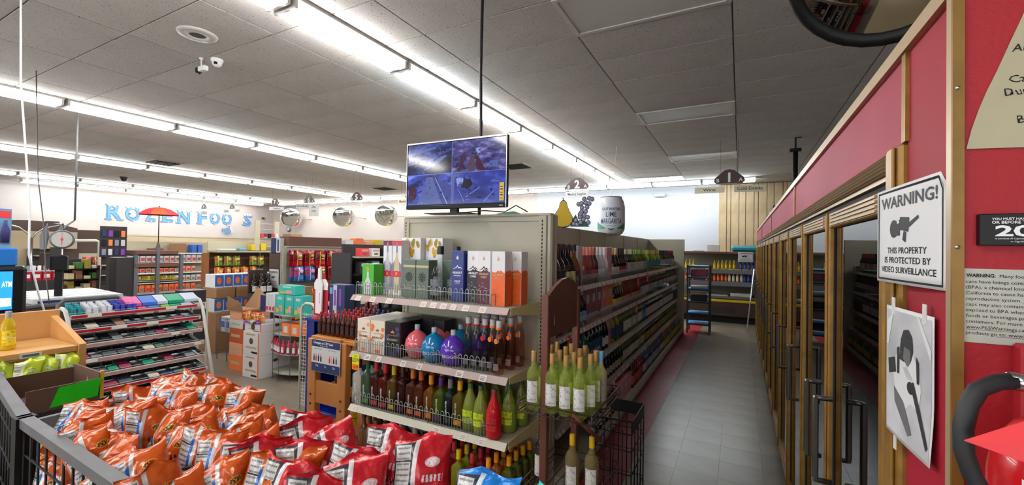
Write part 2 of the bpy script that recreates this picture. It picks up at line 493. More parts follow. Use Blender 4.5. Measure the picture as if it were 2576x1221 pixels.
# louvers over the doors
for k in range(5):
    q = MB(); z = 1.932 - .0095 * k
    q.add([(-.004, .29, z - .007), (-.012, .29, z - .004), (0, .29, z + .001), (-.004, LY, z - .007), (-.012, LY, z - .004), (0, LY, z + .001)], [(0, 1, 4, 3), (1, 2, 5, 4), (0, 2, 1), (3, 4, 5)], 'louver')
    link('slat', q, cooler)
q = MB(); q.box(.0, .012, .29, LY, 1.875, 1.935, 'louver'); q.box(.01, .06, .29, LY, 1.855, 1.878, 'slot_black'); link('louver_back', q, cooler)
q = MB(); q.box(-.012, .02, .24, .345, .0, 1.935, 'gold_frame', .006); q.box(-.02, -.012, .262, .3, .1, 1.93, 'gold_frame', .003); link('door_jamb', q, cooler)
DP = .735
def door_parts(n):
    """door from y 0 to DP: rails and stiles, pane, handle"""
    f = MB(); L = DP - .01
    f.box(-.015, .02, .005, .040, .12, 1.85, 'gold_frame', .005); f.box(-.015, .02, L - .035, L, .12, 1.85, 'gold_frame', .005)
    f.box(-.022, -.014, L - .026, L - .012, .12, 1.85, 'gold_frame', .003)
    f.box(-.015, .02, .04, L - .035, 1.795, 1.85, 'gold_frame', .004)
    f.box(-.013, .02, .04, L - .035, .12, .19, 'gold_frame', .004)
    for k in range(4): f.box(-.019, -.014, .06, L - .075, 1.802 + k * .012, 1.808 + k * .012, 'louver')
    f.box(.0, .02, .04, .05, .19, 1.795, 'slot_black'); f.box(.0, .02, L - .045, L - .035, .19, 1.795, 'slot_black')
    g = MB(); g.box(.004, .008, .04, L - .035, .19, 1.795, 'door_glass')
    h = MB(); yb = .09 if n else .6
    z0, z1 = .90, 1.19
    h.tube([(-.015, yb, z1), (-.06, yb, z1), (-.066, yb, z1 - .01), (-.066, yb, z0 + .01), (-.06, yb, z0), (-.015, yb, z0)], .009, 'door_handle', 6)
    h.box(-.071, -.055, yb - .012, yb + .012, z0 - .005, z1 + .005, 'door_handle', .004)
    return f, g, h
DM = [[m.mesh(nm) for m, nm in zip(door_parts(k), ('door_frame', 'glass_pane', 'handle'))] for k in (0, 1)]
for i in range(12):
    k = 1 if i else 0
    d = link('door', DM[k][0], cooler, (0, .34 + DP * i, 0))
    link('glass_pane', DM[k][1], d); link('handle', DM[k][2], d)
q = MB(); q.box(-.010, 0.02, .34 + DP * 12, LY, 0.1, 1.935, 'gold_frame'); link('far_jamb', q, cooler)
# drinks inside the cooler
rnd = random.Random(3)
cc = [(40, 90, 50), (150, 120, 40), (170, 40, 30), (60, 60, 70), (190, 190, 185), (40, 70, 140)]
for i, c in enumerate(cc): mat('cooler_case_%d' % i, c, .5)
for lv, zz in enumerate((.17, .47, .82, 1.17, 1.52)):
    for k in range(24):
        q = MB(); ci = rnd.randrange(6); hh = rnd.uniform(.15, .24); ww = rnd.uniform(.26, .34)
        q.box(0, .3, 0, ww, 0, hh, 'cooler_case_%d' % ci, .01); q.box(-.002, 0, .04, ww - .04, hh * .3, hh * .75, 'paper')
        tag(link('drinks_case', q, None, (CX + .36, C0 + .4 + k * .36, zz if lv == 0 else zz)), 'drinks case in the cooler on shelf level %s, %s from the near end' % (ordw(lv), ordw(k)), 'case', 'cases behind the cooler doors')

# ---------------------------------------------------------------- notices on the cooler end
def sheet(name, label, cat, w_, h_, m, loc, rz, n=10, bulge=.0, curl=None):
    """a sheet of paper, facing -Y before rotation, centred"""
    t = thing(name, label, cat, loc, rz)
    q = MB(); vs = []; fs = []
    for j in range(n + 1):
        for i in range(n + 1):
            u, v = i / n, j / n
            yy = -bulge * math.sin(PI * u) * (1 - .6 * v) - (curl(u, v) if curl else 0)
            vs.append(((u - .5) * w_, yy, (v - .5) * h_))
    for j in range(n):
        for i in range(n):
            a = j * (n + 1) + i; fs.append((a, a + 1, a + n + 2, a + n + 1))
    q.add(vs, fs, m, True); o = link('sheet', q, t)
    sol = o.modifiers.new('thickness', 'SOLIDIFY'); sol.thickness = .0006; sol.offset = 1
    return t
def surf(w_, h_, bulge=0.0, curl=None, d=.0012):
    def f(x, y, z):
        u, v = x / w_ + .5, z / h_ + .5
        return (x, -bulge * math.sin(PI * u) * (1 - .6 * v) - (curl(u, v) if curl else 0) - d, z)
    return f
def camera_icon(q, fn, cx, cz, s, m='ink'):
    def P(pts, mm=m): q.add([fn(cx + a * s, 0, cz + b_ * s) for a, b_ in pts], [tuple(range(len(pts)))], mm)
    P([(-.45, -.1), (.25, -.2), (.3, .28), (-.4, .34)]); P([(-.9 + .35 * math.cos(t), -.05 + .32 * math.sin(t)) for t in [k * PI / 6 for k in range(12)]])
    P([(-.7, -.3), (-.4, -.3), (-.4, .25), (-.7, .2)]); P([(.25, .1), (.9, .32), (.95, .22), (.3, -.05)]); P([(-.1, -.15), (.1, -.2), (.05, -.55), (-.2, -.45)])
    P([(-.62, .1), (-.45, .14), (-.5, .24), (-.66, .2)], 'paper')
def warning_sign(name, label, loc, rz, w_, h_, bulge=.006):
    cf = lambda u, v: .002 + .008 * (v > .9) * u * (v - .9) * 10
    t = sheet(name, label, 'sign', w_, h_, 'paper', loc, rz, 10, bulge, cf)
    fn = surf(w_, h_, bulge, cf)
    q = MB(); a, c = w_ * .47, h_ * .475; e = w_ * .013
    for (x0, x1, z0, z1) in ((-a, a, c - e, c), (-a, a, -c, -c + e), (-a, -a + e, -c, c), (a - e, a, -c, c)):
        for k in range(8):
            if x1 - x0 > z1 - z0: xa, xb = x0 + (x1 - x0) * k / 8, x0 + (x1 - x0) * (k + 1) / 8; pts = [(xa, z0), (xb, z0), (xb, z1), (xa, z1)]
            else: za, zb = z0 + (z1 - z0) * k / 8, z0 + (z1 - z0) * (k + 1) / 8; pts = [(x0, za), (x1, za), (x1, zb), (x0, zb)]
            q.add([fn(p[0], 0, p[1]) for p in pts], [(0, 1, 2, 3)], 'ink')
    link('border', q, t)
    q = MB(); q.text('WARNING!', h_ * .115, 0, 0, h_ * .29, 'black', 'c', w_ * .82, .02, fn)
    for s_, zz, ww in (('THIS PROPERTY', -.19, .58), ('IS PROTECTED BY', -.29, .68), ('VIDEO SURVEILLANCE', -.39, .8)): q.text(s_, h_ * .062, 0, 0, h_ * zz, 'black', 'c', w_ * ww, .01, fn)
    link('lettering', q, t)
    q = MB(); camera_icon(q, fn, 0, h_ * .08, w_ * .2, 'black'); link('camera_symbol', q, t)
    return t
warning_sign('surveillance_sign', 'large white video surveillance warning sign on the near red cooler panel', (CX - .015, 1.106, 1.741), -PI / 2 + .085, .292, .198, .003)
# photograph print
mat('print_grey', (150, 151, 153), .5, c2=(196, 197, 199), scale=6)
mat('print_dark', (42, 42, 44), .55); mat('print_mid', (96, 96, 98), .55); mat('print_pale', (206, 206, 205), .55)
cf = lambda u, v: .002 + .016 * max(0, .35 - v) * u
t = sheet('photo_print', 'black and white overhead photo print taped below the large warning sign', 'photo', .198, .262, 'paper', (CX - .013, 1.104, 1.462), -PI / 2 + .09, 10, .002, cf)
fn = surf(.198, .262, .002, cf)
def PL(q, pts, m, d=0): q.add([(lambda p: (p[0], p[1] - d, p[2]))(fn(a, 0, c)) for a, c in pts], [tuple(range(len(pts)))], m)
q = MB()
for i in range(8):
    for j in range(8):
        x0, z0 = -.093 + .186 * i / 8, -.124 + .248 * j / 8
        PL(q, [(x0, z0), (x0 + .02325, z0), (x0 + .02325, z0 + .031), (x0, z0 + .031)], 'print_grey')
link('picture', q, t)
q = MB()
def ell(cx, cz, a, c, n=14, r=0): return [(cx + a * math.cos(k * 2 * PI / n) * math.cos(r) - c * math.sin(k * 2 * PI / n) * math.sin(r), cz + a * math.cos(k * 2 * PI / n) * math.sin(r) + c * math.sin(k * 2 * PI / n) * math.cos(r)) for k in range(n)]
PL(q, [(-.06, .0), (-.052, .03), (-.028, .048), (.024, .05), (.046, .03), (.058, -.01), (.05, -.05), (.02, -.045), (.0, -.06), (-.03, -.05), (-.05, -.035)], 'print_pale', .0004)
PL(q, [(-.03, .03), (-.024, .07), (-.012, .09), (.008, .094), (.024, .082), (.028, .055), (.02, .035), (-.01, .028)], 'print_dark', .0008); PL(q, [(-.012, .035), (-.008, .058), (.018, .056), (.02, .036), (.006, .022)], 'print_mid', .0012)
PL(q, [(-.055, -.03), (-.01, -.05), (.03, -.1), (.015, -.108), (-.03, -.075), (-.05, -.06)], 'print_mid', .0008)
PL(q, [(.02, -.01), (.03, 0), (.09, -.1), (.085, -.108)], 'print_dark', .0012)
PL(q, [(-.085, .02), (-.05, .03), (-.045, .0), (-.08, -.01)], 'print_dark', .0006); PL(q, [(-.04, .05), (-.03, .055), (-.03, .0), (-.04, .0)], 'print_dark', .0012)
PL(q, [(.04, .05), (.05, .04), (.052, .0), (.044, .0)], 'print_dark', .0012)
PL(q, ell(.02, -.015, .014, .012), 'print_dark', .0014); PL(q, [(-.09, .1), (-.06, .12), (-.085, .05), (-.092, .05)], 'print_pale', .0006); PL(q, [(.05, .123), (.092, .07), (.092, .05), (.04, .123)], 'print_pale', .0006)
link('printed_figure', q, t)
q = MB()
for x0 in (-.07, .06): q.box(x0, x0 + .014, -.004, -.0025, .115, .15, 'troffer_lens')
q.box(-.06, -.048, -.004, -.0025, -.16, -.12, 'troffer_lens')
link('tape', q, t)

# end wall notices (face -Y at y=.93)
YE = C0
def notice(name, label, x0, x1, z0, z1, m, y=YE, th=.003):
    t = thing(name, label, 'sign', (x0, y, z0))
    q = MB(); q.box(0, x1 - x0, -th, 0, 0, z1 - z0, m, .001); link('board', q, t); return t
mat('cream_paper', (176, 170, 142), .7, c2=(168, 162, 134), scale=8)
t = thing('cream_poster', 'cream paper notice with italic tobacco lettering on the red wall', 'poster', (.312, YE, 1.868))
q = MB(); q.poly([(0, 0), (.006, .03), (.014, .06), (.022, .085), (.035, .12), (.048, .158), (.063, .2), (.17, .2), (.17, -.008)], 'cream_paper', (0, -.003, 0), .002); link('sheet', q, t)
q = MB()
for s_, x_, z_, h_ in (('Alcohol &', .049, .143, .0115), ('Tobacco', .066, .124, .009), ('Camel, Newport', .046, .096, .0115), ('Dunhill, Salem', .04, .077, .0115), ('Kool, American', .068, .056, .009), ('Beer & Wine', .054, .034, .0115)): q.text(s_, h_, x_, -.0036, z_, 'black', 'l')
q.v = [(v[0] + (v[2] % .02) * .15, v[1], v[2]) for v in q.v]
link('lettering', q, t)
t = notice('age_limit_sign', 'black sign with white numbers 200 about legal purchase age', .324, .47, 1.717, 1.765, 'black_gloss', th=.012)
q = MB(); q.text('YOU MUST HAVE BEEN BORN ON', .0034, .013, -.0126, .0385, 'white', 'l', None, .02); q.text('OR BEFORE TODAY\'S DATE IN', .0042, .013, -.0126, .033, 'white', 'l', None, .02)
q.text('2001', .0155, .0165, -.0126, .0145, 'white', 'l', .072, .03); q.text('to purchase Al Capone Cigars', .0023, .016, -.0126, .0095, 'white', 'l'); q.text('or Cigarillos.', .0023, .033, -.0126, .005, 'white', 'l'); link('lettering', q, t)
mat('pale_sticker', (176, 178, 168), .55)
t = notice('chemical_warning_notice', 'pale rounded notice about chemicals in food cans, above the extinguisher', .3035, .46, 1.566, 1.681, 'pale_sticker', th=.0015)
q = MB(); q.text('WARNING:', .0052, .009, -.002, .102, 'ink', 'l', .0325, .03); q.text('Many food and beverage', .005, .046, -.002, .102, 'ink', 'l')
for k, s_ in enumerate(['cans have linings containing bisphenol', '(BPA), a chemical known to the State of', 'California to cause harm to the female', 'reproductive system. Jar lids and bottle', 'caps may also contain BPA. You can be', 'exposed to BPA when you consume', 'foods or beverages packaged in these', 'containers. For more information go to', 'www.P65Warnings.ca.gov. For additional', 'products go to: www.prop65bpa.org']): q.text(s_, .005, .009, -.002, .0925 - k * .0088, 'ink', 'l')
q.box(.009, .063, -.0021, -.0019, .0205, .0209, 'ink'); q.box(.042, .1, -.0021, -.0019, .0117, .0121, 'ink')
link('lettering', q, t)

# fire extinguisher
mat('red_paint', (196, 22, 30), .25, coat=.5); mat('tag_red', (226, 60, 66), .6); mat('label_white', (222, 222, 216), .5)
ex = thing('fire_extinguisher', 'red fire extinguisher with black hose hanging on the red wall', 'fire extinguisher', (.362, .80, 1.0))
q = MB(); q.lathe([(0, 0), (.06, 0), (.07, .02), (.07, .42), (.064, .455), (.045, .485), (.02, .5), (.018, .515), (0, .515)], 'red_paint', 28); link('cylinder', q, ex)
q = MB(); q.lathe([(.0706, .2), (.0706, .43)], 'label_white', 14, a0=-PI * .80, a1=-PI * .1); q.lathe([(.0710, .2), (.0710, .43)], 'yellow', 3, a0=-PI * .75, a1=-PI * .68)
q.lathe([(.0710, .39), (.0710, .42)], 'black', 8, a0=-PI * .66, a1=-PI * .1)
def onc(r, a0):
    return lambda x, y, z: (r * math.cos(a0 + x / r), r * math.sin(a0 + x / r), z)
q.text('INSTRUCTIONS', .014, 0, 0, .398, 'white', 'l', None, .01, onc(.0715, -PI * .60))
q.text('A', .016, 0, 0, .40, 'black', 'c', None, .03, onc(.0715, -PI * .715)); q.text('B', .016, 0, 0, .355, 'black', 'c', None, .03, onc(.0715, -PI * .715)); q.text('C', .016, 0, 0, .31, 'black', 'c', None, .03, onc(.0715, -PI * .715))
for k, s_ in enumerate(['HOLD UPRIGHT', 'PULL PIN', 'START BACK 8 FEET', 'AIM AT BASE OF FIRE', 'SQUEEZE LEVER', 'SWEEP SIDE TO SIDE']): q.text(s_, .006, 0, 0, .372 - k * .016, 'ink', 'l', None, 0, onc(.0713, -PI * .58))
link('label', q, ex)
q = MB(); q.cyl(0, 0, .515, .55, .014, 'chrome'); q.tube([(-.012, 0, .535), (-.035, -.002, .538), (-.055, -.004, .541)], .011, 'chrome', 8); q.box(-.01, .09, -.01, .01, .55, .566, 'black', .003); q.box(-.005, .1, -.01, .01, .58, .595, 'black', .003); link('valve', q, ex)
q = MB(); q.tube([(-.05, -.004, .54), (-.066, -.01, .538), (-.088, -.02, .527), (-.100, -.028, .507), (-.106, -.032, .48), (-.106, -.034, .45), (-.098, -.034, .42), (-.082, -.034, .39), (-.076, -.034, .35), (-.073, -.03, .3), (-.074, -.02, .15), (-.08, 0, .1)], .0105, 'rubber', 10); link('hose', q, ex)
q = MB(); q.box(.0, .14, .1, .129, .36, .572, 'red_wall', .004); link('wall_bracket', q, ex)
tg = MB()
vs = [(-.121, -.08, .478), (-.03, -.085, .455), (.0, -.08, .49), (-.045, -.06, .517)]
tg.add(vs + [(v[0], v[1], v[2] - .001) for v in vs], [(0, 1, 2, 3), (7, 6, 5, 4), (0, 4, 5, 1), (1, 5, 6, 2), (2, 6, 7, 3), (3, 7, 4, 0)], 'tag_red')
link('inspection_tag', tg, ex)

# convex mirror upper right
def dome(R, h, m, n=32, k=8):
    pr = [(R * math.sin(t * PI / 2 / k) if 0 else R * t / k, h * (1 - (t / k) ** 2)) for t in range(k + 1)]
    return MB().lathe(pr[::-1], m, n)
def convex_mirror(label, loc, nrm, R, rim, rimm, arm_to, group):
    t = thing('convex_mirror', label, 'mirror', loc, 0, group)
    nv = Vector(nrm).normalized(); M = nv.to_track_quat('Z', 'Y').to_matrix().to_4x4()
    link('mirror_face', dome(R, R * .28, 'mirror_face').xf(M), t)
    q = MB(); q.tube([(R * math.cos(a), R * math.sin(a), 0) for a in [2 * PI * i / 32 for i in range(32)]], rim, rimm, 8, True); q.lathe([(0, -.01), (R, -.01), (R, 0)], rimm, 32); q.xf(M); link('rim', q, t)
    q = MB(); q.tube([(-nv * .02), Vector(arm_to) - Vector(loc)], .012, 'metal_beige_dark', 6); link('arm', q, t)
    return t
convex_mirror('large round convex mirror with thick black rim hanging at upper right', (.485, 2.12, 2.845), (-.32, -.62, -.62), .315, .03, 'black', (.75, 2.7, 3.58), None)

# ---------------------------------------------------------------- bottles
PROF = {
 'wine': ([(0, .004), (.028, 0), (.0375, .006), (.0375, .185), (.034, .205), (.02, .225), (.0145, .24), (.0135, .30)], (.0148, .255, .312), (.045, .158)),
 'champagne': ([(0, .004), (.035, 0), (.043, .008), (.043, .15), (.038, .185), (.022, .225), (.016, .25), (.0155, .3)], (.0175, .235, .315), (.04, .12)),
 'tall': ([(0, .004), (.03, 0), (.038, .006), (.038, .2), (.035, .215), (.018, .235), (.014, .25), (.014, .29)], (.017, .285, .325), (.05, .12)),
 'round': ([(0, .006), (.03, 0), (.055, .012), (.078, .05), (.086, .09), (.078, .13), (.055, .165), (.03, .182), (.02, .188), (.016, .2)], (.019, .196, .228), None),
 'square': ([(0, .004), (.03, 0), (.041, .005), (.041, .2), (.036, .212), (.018, .226), (.015, .24), (.0145, .262)], (.017, .25, .312), (.02, .05)),
 'square_low': ([(0, .004), (.03, 0), (.043, .005), (.043, .165), (.038, .18), (.018, .196), (.015, .205), (.0145, .225)], (.017, .215, .268), (.02, .05)),
 'margarita': ([(0, .005), (.035, 0), (.048, .01), (.05, .06), (.046, .15), (.034, .2), (.02, .235), (.015, .26), (.015, .275)], (.017, .262, .292), (.055, .135)),
 'ciroc': ([(0, .008), (.026, 0), (.034, .006), (.036, .05), (.033, .19), (.026, .235), (.017, .262), (.014, .29)], (.0185, .283, .325), (.03, .07)),
 'flask': ([(0, .005), (.045, 0), (.055, .01), (.055, .12), (.05, .16), (.035, .195), (.018, .22), (.016, .25), (.016, .27)], (.02, .262, .31), (.03, .12)),
 'malibu': ([(0, .005), (.035, 0), (.042, .01), (.042, .17), (.034, .205), (.02, .225), (.016, .25)], (.018, .24, .29), (.04, .15)),
}
BM = {}
BCOL = {}
def bcol(name, c, clear=False, mixf=.6):
    n = 'bottle_' + name
    if n not in MATS:
        (glassy(n, c, 1.5, .03) if clear else liquid(n, c, mixf))
    return n
def capm(c):
    n = 'cap_%d_%d_%d' % c
    if n not in MATS: mat(n, c, .4)
    return n
def labm(c):
    n = 'label_%d_%d_%d' % c
    if n not in MATS: mat(n, c, .55, c2=tuple(int(v * .8) for v in c), scale=70, lo=.5, hi=.6)
    return n
def bottle_meshes(kind, body, cap, lab, seg=12, lab_arc=1.1, emblem=None, word=None, wcol='ink', scale=1.0):
    k = (kind, body, cap, lab, seg, lab_arc, emblem, word, wcol, scale)
    if k in BM: return BM[k]
    pr, cp, lb = PROF[kind]
    pr = [(r * scale, h * scale) for r, h in pr]; cp = tuple(v * scale for v in cp); lb = lb and tuple(v * scale for v in lb)
    sq = kind.startswith('square')
    q = MB()
    if sq:
        for j in range(len(pr) - 1): pass
        n = 12; vs = []
        for r, h in pr:
            for i in range(n):
                a = 2 * PI * (i + .5) / n; c, s_ = math.cos(a), math.sin(a)
                e = 1 if r < .03 * scale else (1 / max(abs(c), abs(s_))) * .93
                vs.append((r * c * e, r * s_ * e * .8, h))
        fs = [(j * n + i, j * n + (i + 1) % n, (j + 1) * n + (i + 1) % n, (j + 1) * n + i) for j in range(len(pr) - 1) for i in range(n)]
        q.add(vs, fs, body, True)
    else: q.lathe(pr, body, seg)
    out = [('body', q.mesh('body'))]
    q = MB(); r, z0, z1 = cp
    q.lathe([(r, z0), (r, z1 - .003), (r * .9, z1), (0, z1)], cap, 10)
    out.append(('cap', q.mesh('cap')))
    if lab and lb:
        q = MB()
        if sq:
            yy = -pr[3][0] * .8 * .93 - .0008
            q.box(-.026 * scale, .026 * scale, yy, yy + .001, lb[0], lb[1], lab)
        else:
            R = max(p[0] for p in pr if p[1] <= lb[1] + .04 * scale) + .0006
            q.lathe([(R, lb[0]), (R, lb[1])], lab, 8, a0=-PI / 2 - lab_arc, a1=-PI / 2 + lab_arc)
            if emblem: q.add([(lambda a_, z_: ((R + .0006) * math.cos(-PI / 2 + a_), (R + .0006) * math.sin(-PI / 2 + a_), z_))(.45 * math.cos(t), (lb[0] + lb[1]) / 2 + .016 * math.sin(t)) for t in [k_ * PI / 5 for k_ in range(10)]], [tuple(range(10))], emblem)
        out.append(('label', q.mesh('label')))
    if word:
        q = MB()
        if sq: # vertical word
            yy = -pr[3][0] * .8 * .93 - .0012
            q.text(word, .011 * scale, 0, 0, -.0055, wcol, 'l', .085 * scale, .02)
            q.v = [(-v[2] - .012, yy, v[0] + .062 * scale) for v in q.v]
        else:
            R = max(p[0] for p in pr) + .0014
            zc = (lb[0] + lb[1]) / 2 - .006 if lb else .075
            if kind == 'round': zc = .062
            fn = (lambda x, y, z: (Rz(z) * math.cos(-PI / 2 + x / R), Rz(z) * math.sin(-PI / 2 + x / R), z))
            def Rz(z):
                for j in range(len(pr) - 1):
                    if pr[j][1] <= z <= pr[j + 1][1]:
                        t = (z - pr[j][1]) / max(1e-6, pr[j + 1][1] - pr[j][1]); return pr[j][0] * (1 - t) + pr[j + 1][0] * t + .0022
                return R
            q.text(word, .012 * scale if kind != 'round' else .02, 0, 0, zc, wcol, 'c', (.06 if kind != 'round' else .13) * scale, .02, fn)
        out.append(('lettering', q.mesh('lettering')))
    BM[k] = out
    return out
def bottle(name, label, cat, loc, rz, group, spec):
    """spec = args of bottle_meshes"""
    ms = bottle_meshes(*spec[0], **spec[1])
    t = thing(name, label, cat, loc, rz, group)
    for n, me in ms: link(n, me, t)
    return t
def SP(*a, **k): return (a, k)

# ---------------------------------------------------------------- first gondola: endcap facing the counter
def u_fence(L, h=.055, step=.028, r=.0017):
    q = MB()
    q.tube([(0, 0, .004), (0, .0, h * .72), (L, 0, h * .72), (L, 0, .004)], r * 1.05, 'wire', 5)
    q.tube([(0, 0, .004), (L, 0, .004)], r, 'wire', 5)
    q.tube([(0, 0, h * .72), (0, .05, h * .72), (0, .05, .004)], r, 'wire', 5)
    q.tube([(L, 0, h * .72), (L, .05, h * .72), (L, .05, .004)], r, 'wire', 5)
    x = step * .5
    while x < L - step * .3:
        g = step * .27
        q.tube([(x - g, -.002, .002), (x - g, -.002, h - g), (x - g * .7, -.002, h - g * .3), (x, -.002, h), (x + g * .7, -.002, h - g * .3), (x + g, -.002, h - g), (x + g, -.002, .002)], r, 'wire', 5)
        x += step
    return q
GX0, GX1, GY = -2.42, -1.12, 2.70
SX0, SX1, SF = -2.475, -1.195, 2.235
ec = thing('gondola_shelving', 'beige metal gondola shelving with bottle endcap under the television', 'shelving', (0, 0, 0))
q = MB(); q.box(GX0 + .05, GX1 - .09, GY, GY + .02, .15, 1.925, 'metal_beige'); q.box(GX0 + .05, GX1 - .09, GY - .008, GY, 1.89, 1.925, 'metal_beige', .003); link('back_panel', q, ec)
q = MB(); q.box(GX0, GX1 - .01, GY - .012, GY + .06, 1.925, 1.945, 'metal_beige', .006); link('top_cap', q, ec)
for x0, x1, xs in ((GX0, GX0 + .055, GX0 + .02), (GX1 - .1, GX1 - .04, GX1 - .075)):
    q = MB(); q.box(x0, x1, GY - .012, GY + .05, 0, 1.93, 'metal_beige', .004)
    z = .2
    while z < 1.9: q.box(xs, xs + .008, GY - .0126, GY - .01, z, z + .016, 'slot_black'); z += .0255
    link('upright', q, ec)
q = MB(); q.box(GX1 - .04, GX1, GY - .01, GY + .06, 0, 1.94, 'metal_beige', .012); q.box(GX1 - .05, GX1, GY + .06, GY + .1, 0, 1.94, 'metal_beige', .01); link('corner_post', q, ec)
mat('bracket_cream', (226, 214, 156), .45)
shelf_z = [1.345, .937, .557]
fence_m = u_fence(SX1 - SX0 - .14, .098, .043, .0023).mesh('wire_fence')
fence_m2 = u_fence(SX1 - SX0 - .10, .062, .034).mesh('wire_fence')
rnd = random.Random(11)
for i, z in enumerate(shelf_z):
    pale = i == 2
    q = MB(); q.box(SX0, SX1, SF, GY - .012, z - .02, z, 'metal_beige', .003)
    for xx in (SX0, SX1 - .004):
        q.add([(xx, SF + .02, z), (xx + .006, SF + .02, z), (xx + .006, GY - .013, z), (xx, GY - .013, z), (xx, SF + .02, z - .04), (xx + .006, SF + .02, z - .04), (xx + .006, GY - .013, z - .095), (xx, GY - .013, z - .095)], [(0, 1, 2, 3), (4, 7, 6, 5), (0, 4, 5, 1), (1, 5, 6, 2), (2, 6, 7, 3), (3, 7, 4, 0)], 'bracket_cream')
    s = link('shelf', q, ec)
    q = MB(); cm = 'price_channel_pale' if pale else 'price_channel'
    q.add([(SX0 - .004, SF, z + .003), (SX1 + .002, SF, z + .003), (SX1 + .002, SF - .028, z - .034), (SX0 - .004, SF - .028, z - .034), (SX0 - .004, SF, z - .038), (SX1 + .002, SF, z - .038)], [(0, 3, 2, 1), (3, 4, 5, 2), (0, 4, 3), (1, 2, 5), (0, 1, 5, 4)], cm)
    link('price_channel', q, s)
    for xx in {0: [-2.43, -2.29, -2.14, -1.84, -1.76, -1.68, -1.60, -1.51, -1.39], 1: [-2.33, -2.22, -2.0, -1.86, -1.55, -1.38], 2: [-2.44, -1.72, -1.52, -1.38]}[i]:
        q = MB(); ww = rnd.uniform(.04, .055)
        q.add([(xx, SF - .006, z - .002), (xx + ww, SF - .006, z - .002), (xx + ww, SF - .031, z - .034), (xx, SF - .031, z - .034)], [(0, 3, 2, 1)], 'price_tag')
        for k in range(3):
            a = .25 + .22 * k; q.add([(xx + .008, SF - .0067 - .025 * a, z - .0015 - .032 * a), (xx + ww - .01, SF - .0067 - .025 * a, z - .0015 - .032 * a), (xx + ww - .01, SF - .0067 - .025 * (a + .1), z - .0015 - .032 * (a + .1)), (xx + .008, SF - .0067 - .025 * (a + .1), z - .0015 - .032 * (a + .1))], [(0, 3, 2, 1)], 'print_mid' if i == 1 else 'price_channel')
        link('price_tag', q, s)
    link('wire_fence', fence_m, s, (SX0 + (.01 if i != 1 else .01), SF + .012, z))
q = MB(); q.box(SX0, SX1, SF, GY, .10, .13, 'metal_beige'); q.box(SX0 + .01, SX1 - .01, SF + .02, SF + .03, 0, .10, 'black'); q.box(SX0, SX1, SF - .01, SF, .08, .135, 'metal_beige'); link('base_deck', q, ec)
# fluorescent sale tag
mat('lime_tag', (206, 236, 40), .55); mat('orange_tag', (250, 140, 20), .55)
t = thing('sale_tag', 'lime and orange sale tag hanging below the second endcap shelf', 'price tag', (-2.40, SF - .035, .937))
q = MB(); q.box(-.035, .035, -.001, 0, -.075, -.004, 'lime_tag'); q.box(-.035, .035, -.001, 0, -.115, -.0755, 'orange_tag'); link('card', q, t)
q = MB(); q.text('Sale', .012, 0, -.0014, -.024, 'ink', 'c'); q.text('$23.99', .028, 0, -.0014, -.06, 'red_paint', 'c', .062, .02); q.text('16.99', .022, 0, -.0014, -.106, 'red_paint', 'c', .05, .02); link('lettering', q, t)

# cartons
def carton(name, label, x0, x1, h, y0, dep, z, m, deco=None, side=None, group=None, cat='box'):
    t = thing(name, label, cat, ((x0 + x1) / 2, y0, z), 0, group)
    W = x1 - x0; q = MB(); q.box(-W / 2, W / 2, 0, dep, 0, h, m, .002); link('box', q, t)
    if deco:
        q = MB(); deco(q, W, h); 
        if q.v: link('print', q, t)
    if side:
        q = MB(); side(q, dep, h)
        q.v = [(W / 2 - v[1], v[0], v[2]) for v in q.v]; link('side_print', q, t)
    return t
def ararat(col, txt, word, tc, wc='white', sub=None):
    mat('ar_' + word, col, .45)
    def d(q, W, h):
        y = -.0006
        if word != 'VSOP':
            pts = [(-W / 2 + .001, .001), (W / 2 - .001, .001), (W / 2 - .001, h * .60), (W * .30, h * .635), (W * .2, h * .66), (W * .1, h * .63), (0, h * .655), (-W * .15, h * .62), (-W * .3, h * .61), (-W / 2 + .001, h * .625)]
            q.poly(pts, 'ar_' + word, (0, y, 0))
        if word != 'APRICOT':
            q.poly([(-W * .42, h * .632), (-W * .1, h * .68), (0, h * .72), (W * .12, h * .67), (W * .2, h * .69), (W * .42, h * .64), (W * .2, h * .665), (W * .1, h * .65), (0, h * .69), (-W * .1, h * .66)], tc if word == 'VSOP' else 'ink', (0, y - .0004, 0))
        q.text('ARARAT', h * .042, 0, y - .0008, h * .55, tc, 'c', W * .78, .03)
        q.text(word, h * .04, 0, y - .0008, h * (.49 if word != 'VSOP' else .38), tc, 'c', W * (.5 if word != 'VSOP' else .5), .02)
        if word == 'VSOP': q.text('ANNIVERSARY', h * .026, 0, y - .0008, h * .5, tc, 'c', W * .6, .02); q.text('YEREVAN', h * .012, 0, y - .0008, h * .35, tc, 'c', W * .4)
        ec_ = 'gold_print' if word != 'VSOP' else 'white'
        for k in (-1, 0, 1): q.poly([(k * W * .06 - W * .03, h * .83), (k * W * .06 + W * .03, h * .83), (k * W * .06 + W * .02, h * (.875 + .02 * (k == 0))), (k * W * .06, h * (.89 + .02 * (k == 0))), (k * W * .06 - W * .02, h * (.875 + .02 * (k == 0)))], ec_, (0, y - .0008, 0))
        r = random.Random(len(word))
        if word in ('COFFEE', 'CHERRY', 'APRICOT'):
            for k in range(16):
                cx, cz = r.uniform(-.38, .38) * W, r.uniform(.05, .42) * h; a = r.uniform(0, PI)
                L = r.uniform(.06, .16) * W; dx, dz = math.cos(a) * L, math.sin(a) * L
                q.poly([(cx - dx, cz - dz), (cx, cz - dz * .2 - .002), (cx + dx, cz + dz), (cx, cz + .0005)], 'print_pale' if word != 'APRICOT' else 'ar_dark', (0, y - .0006, 0))
    return d
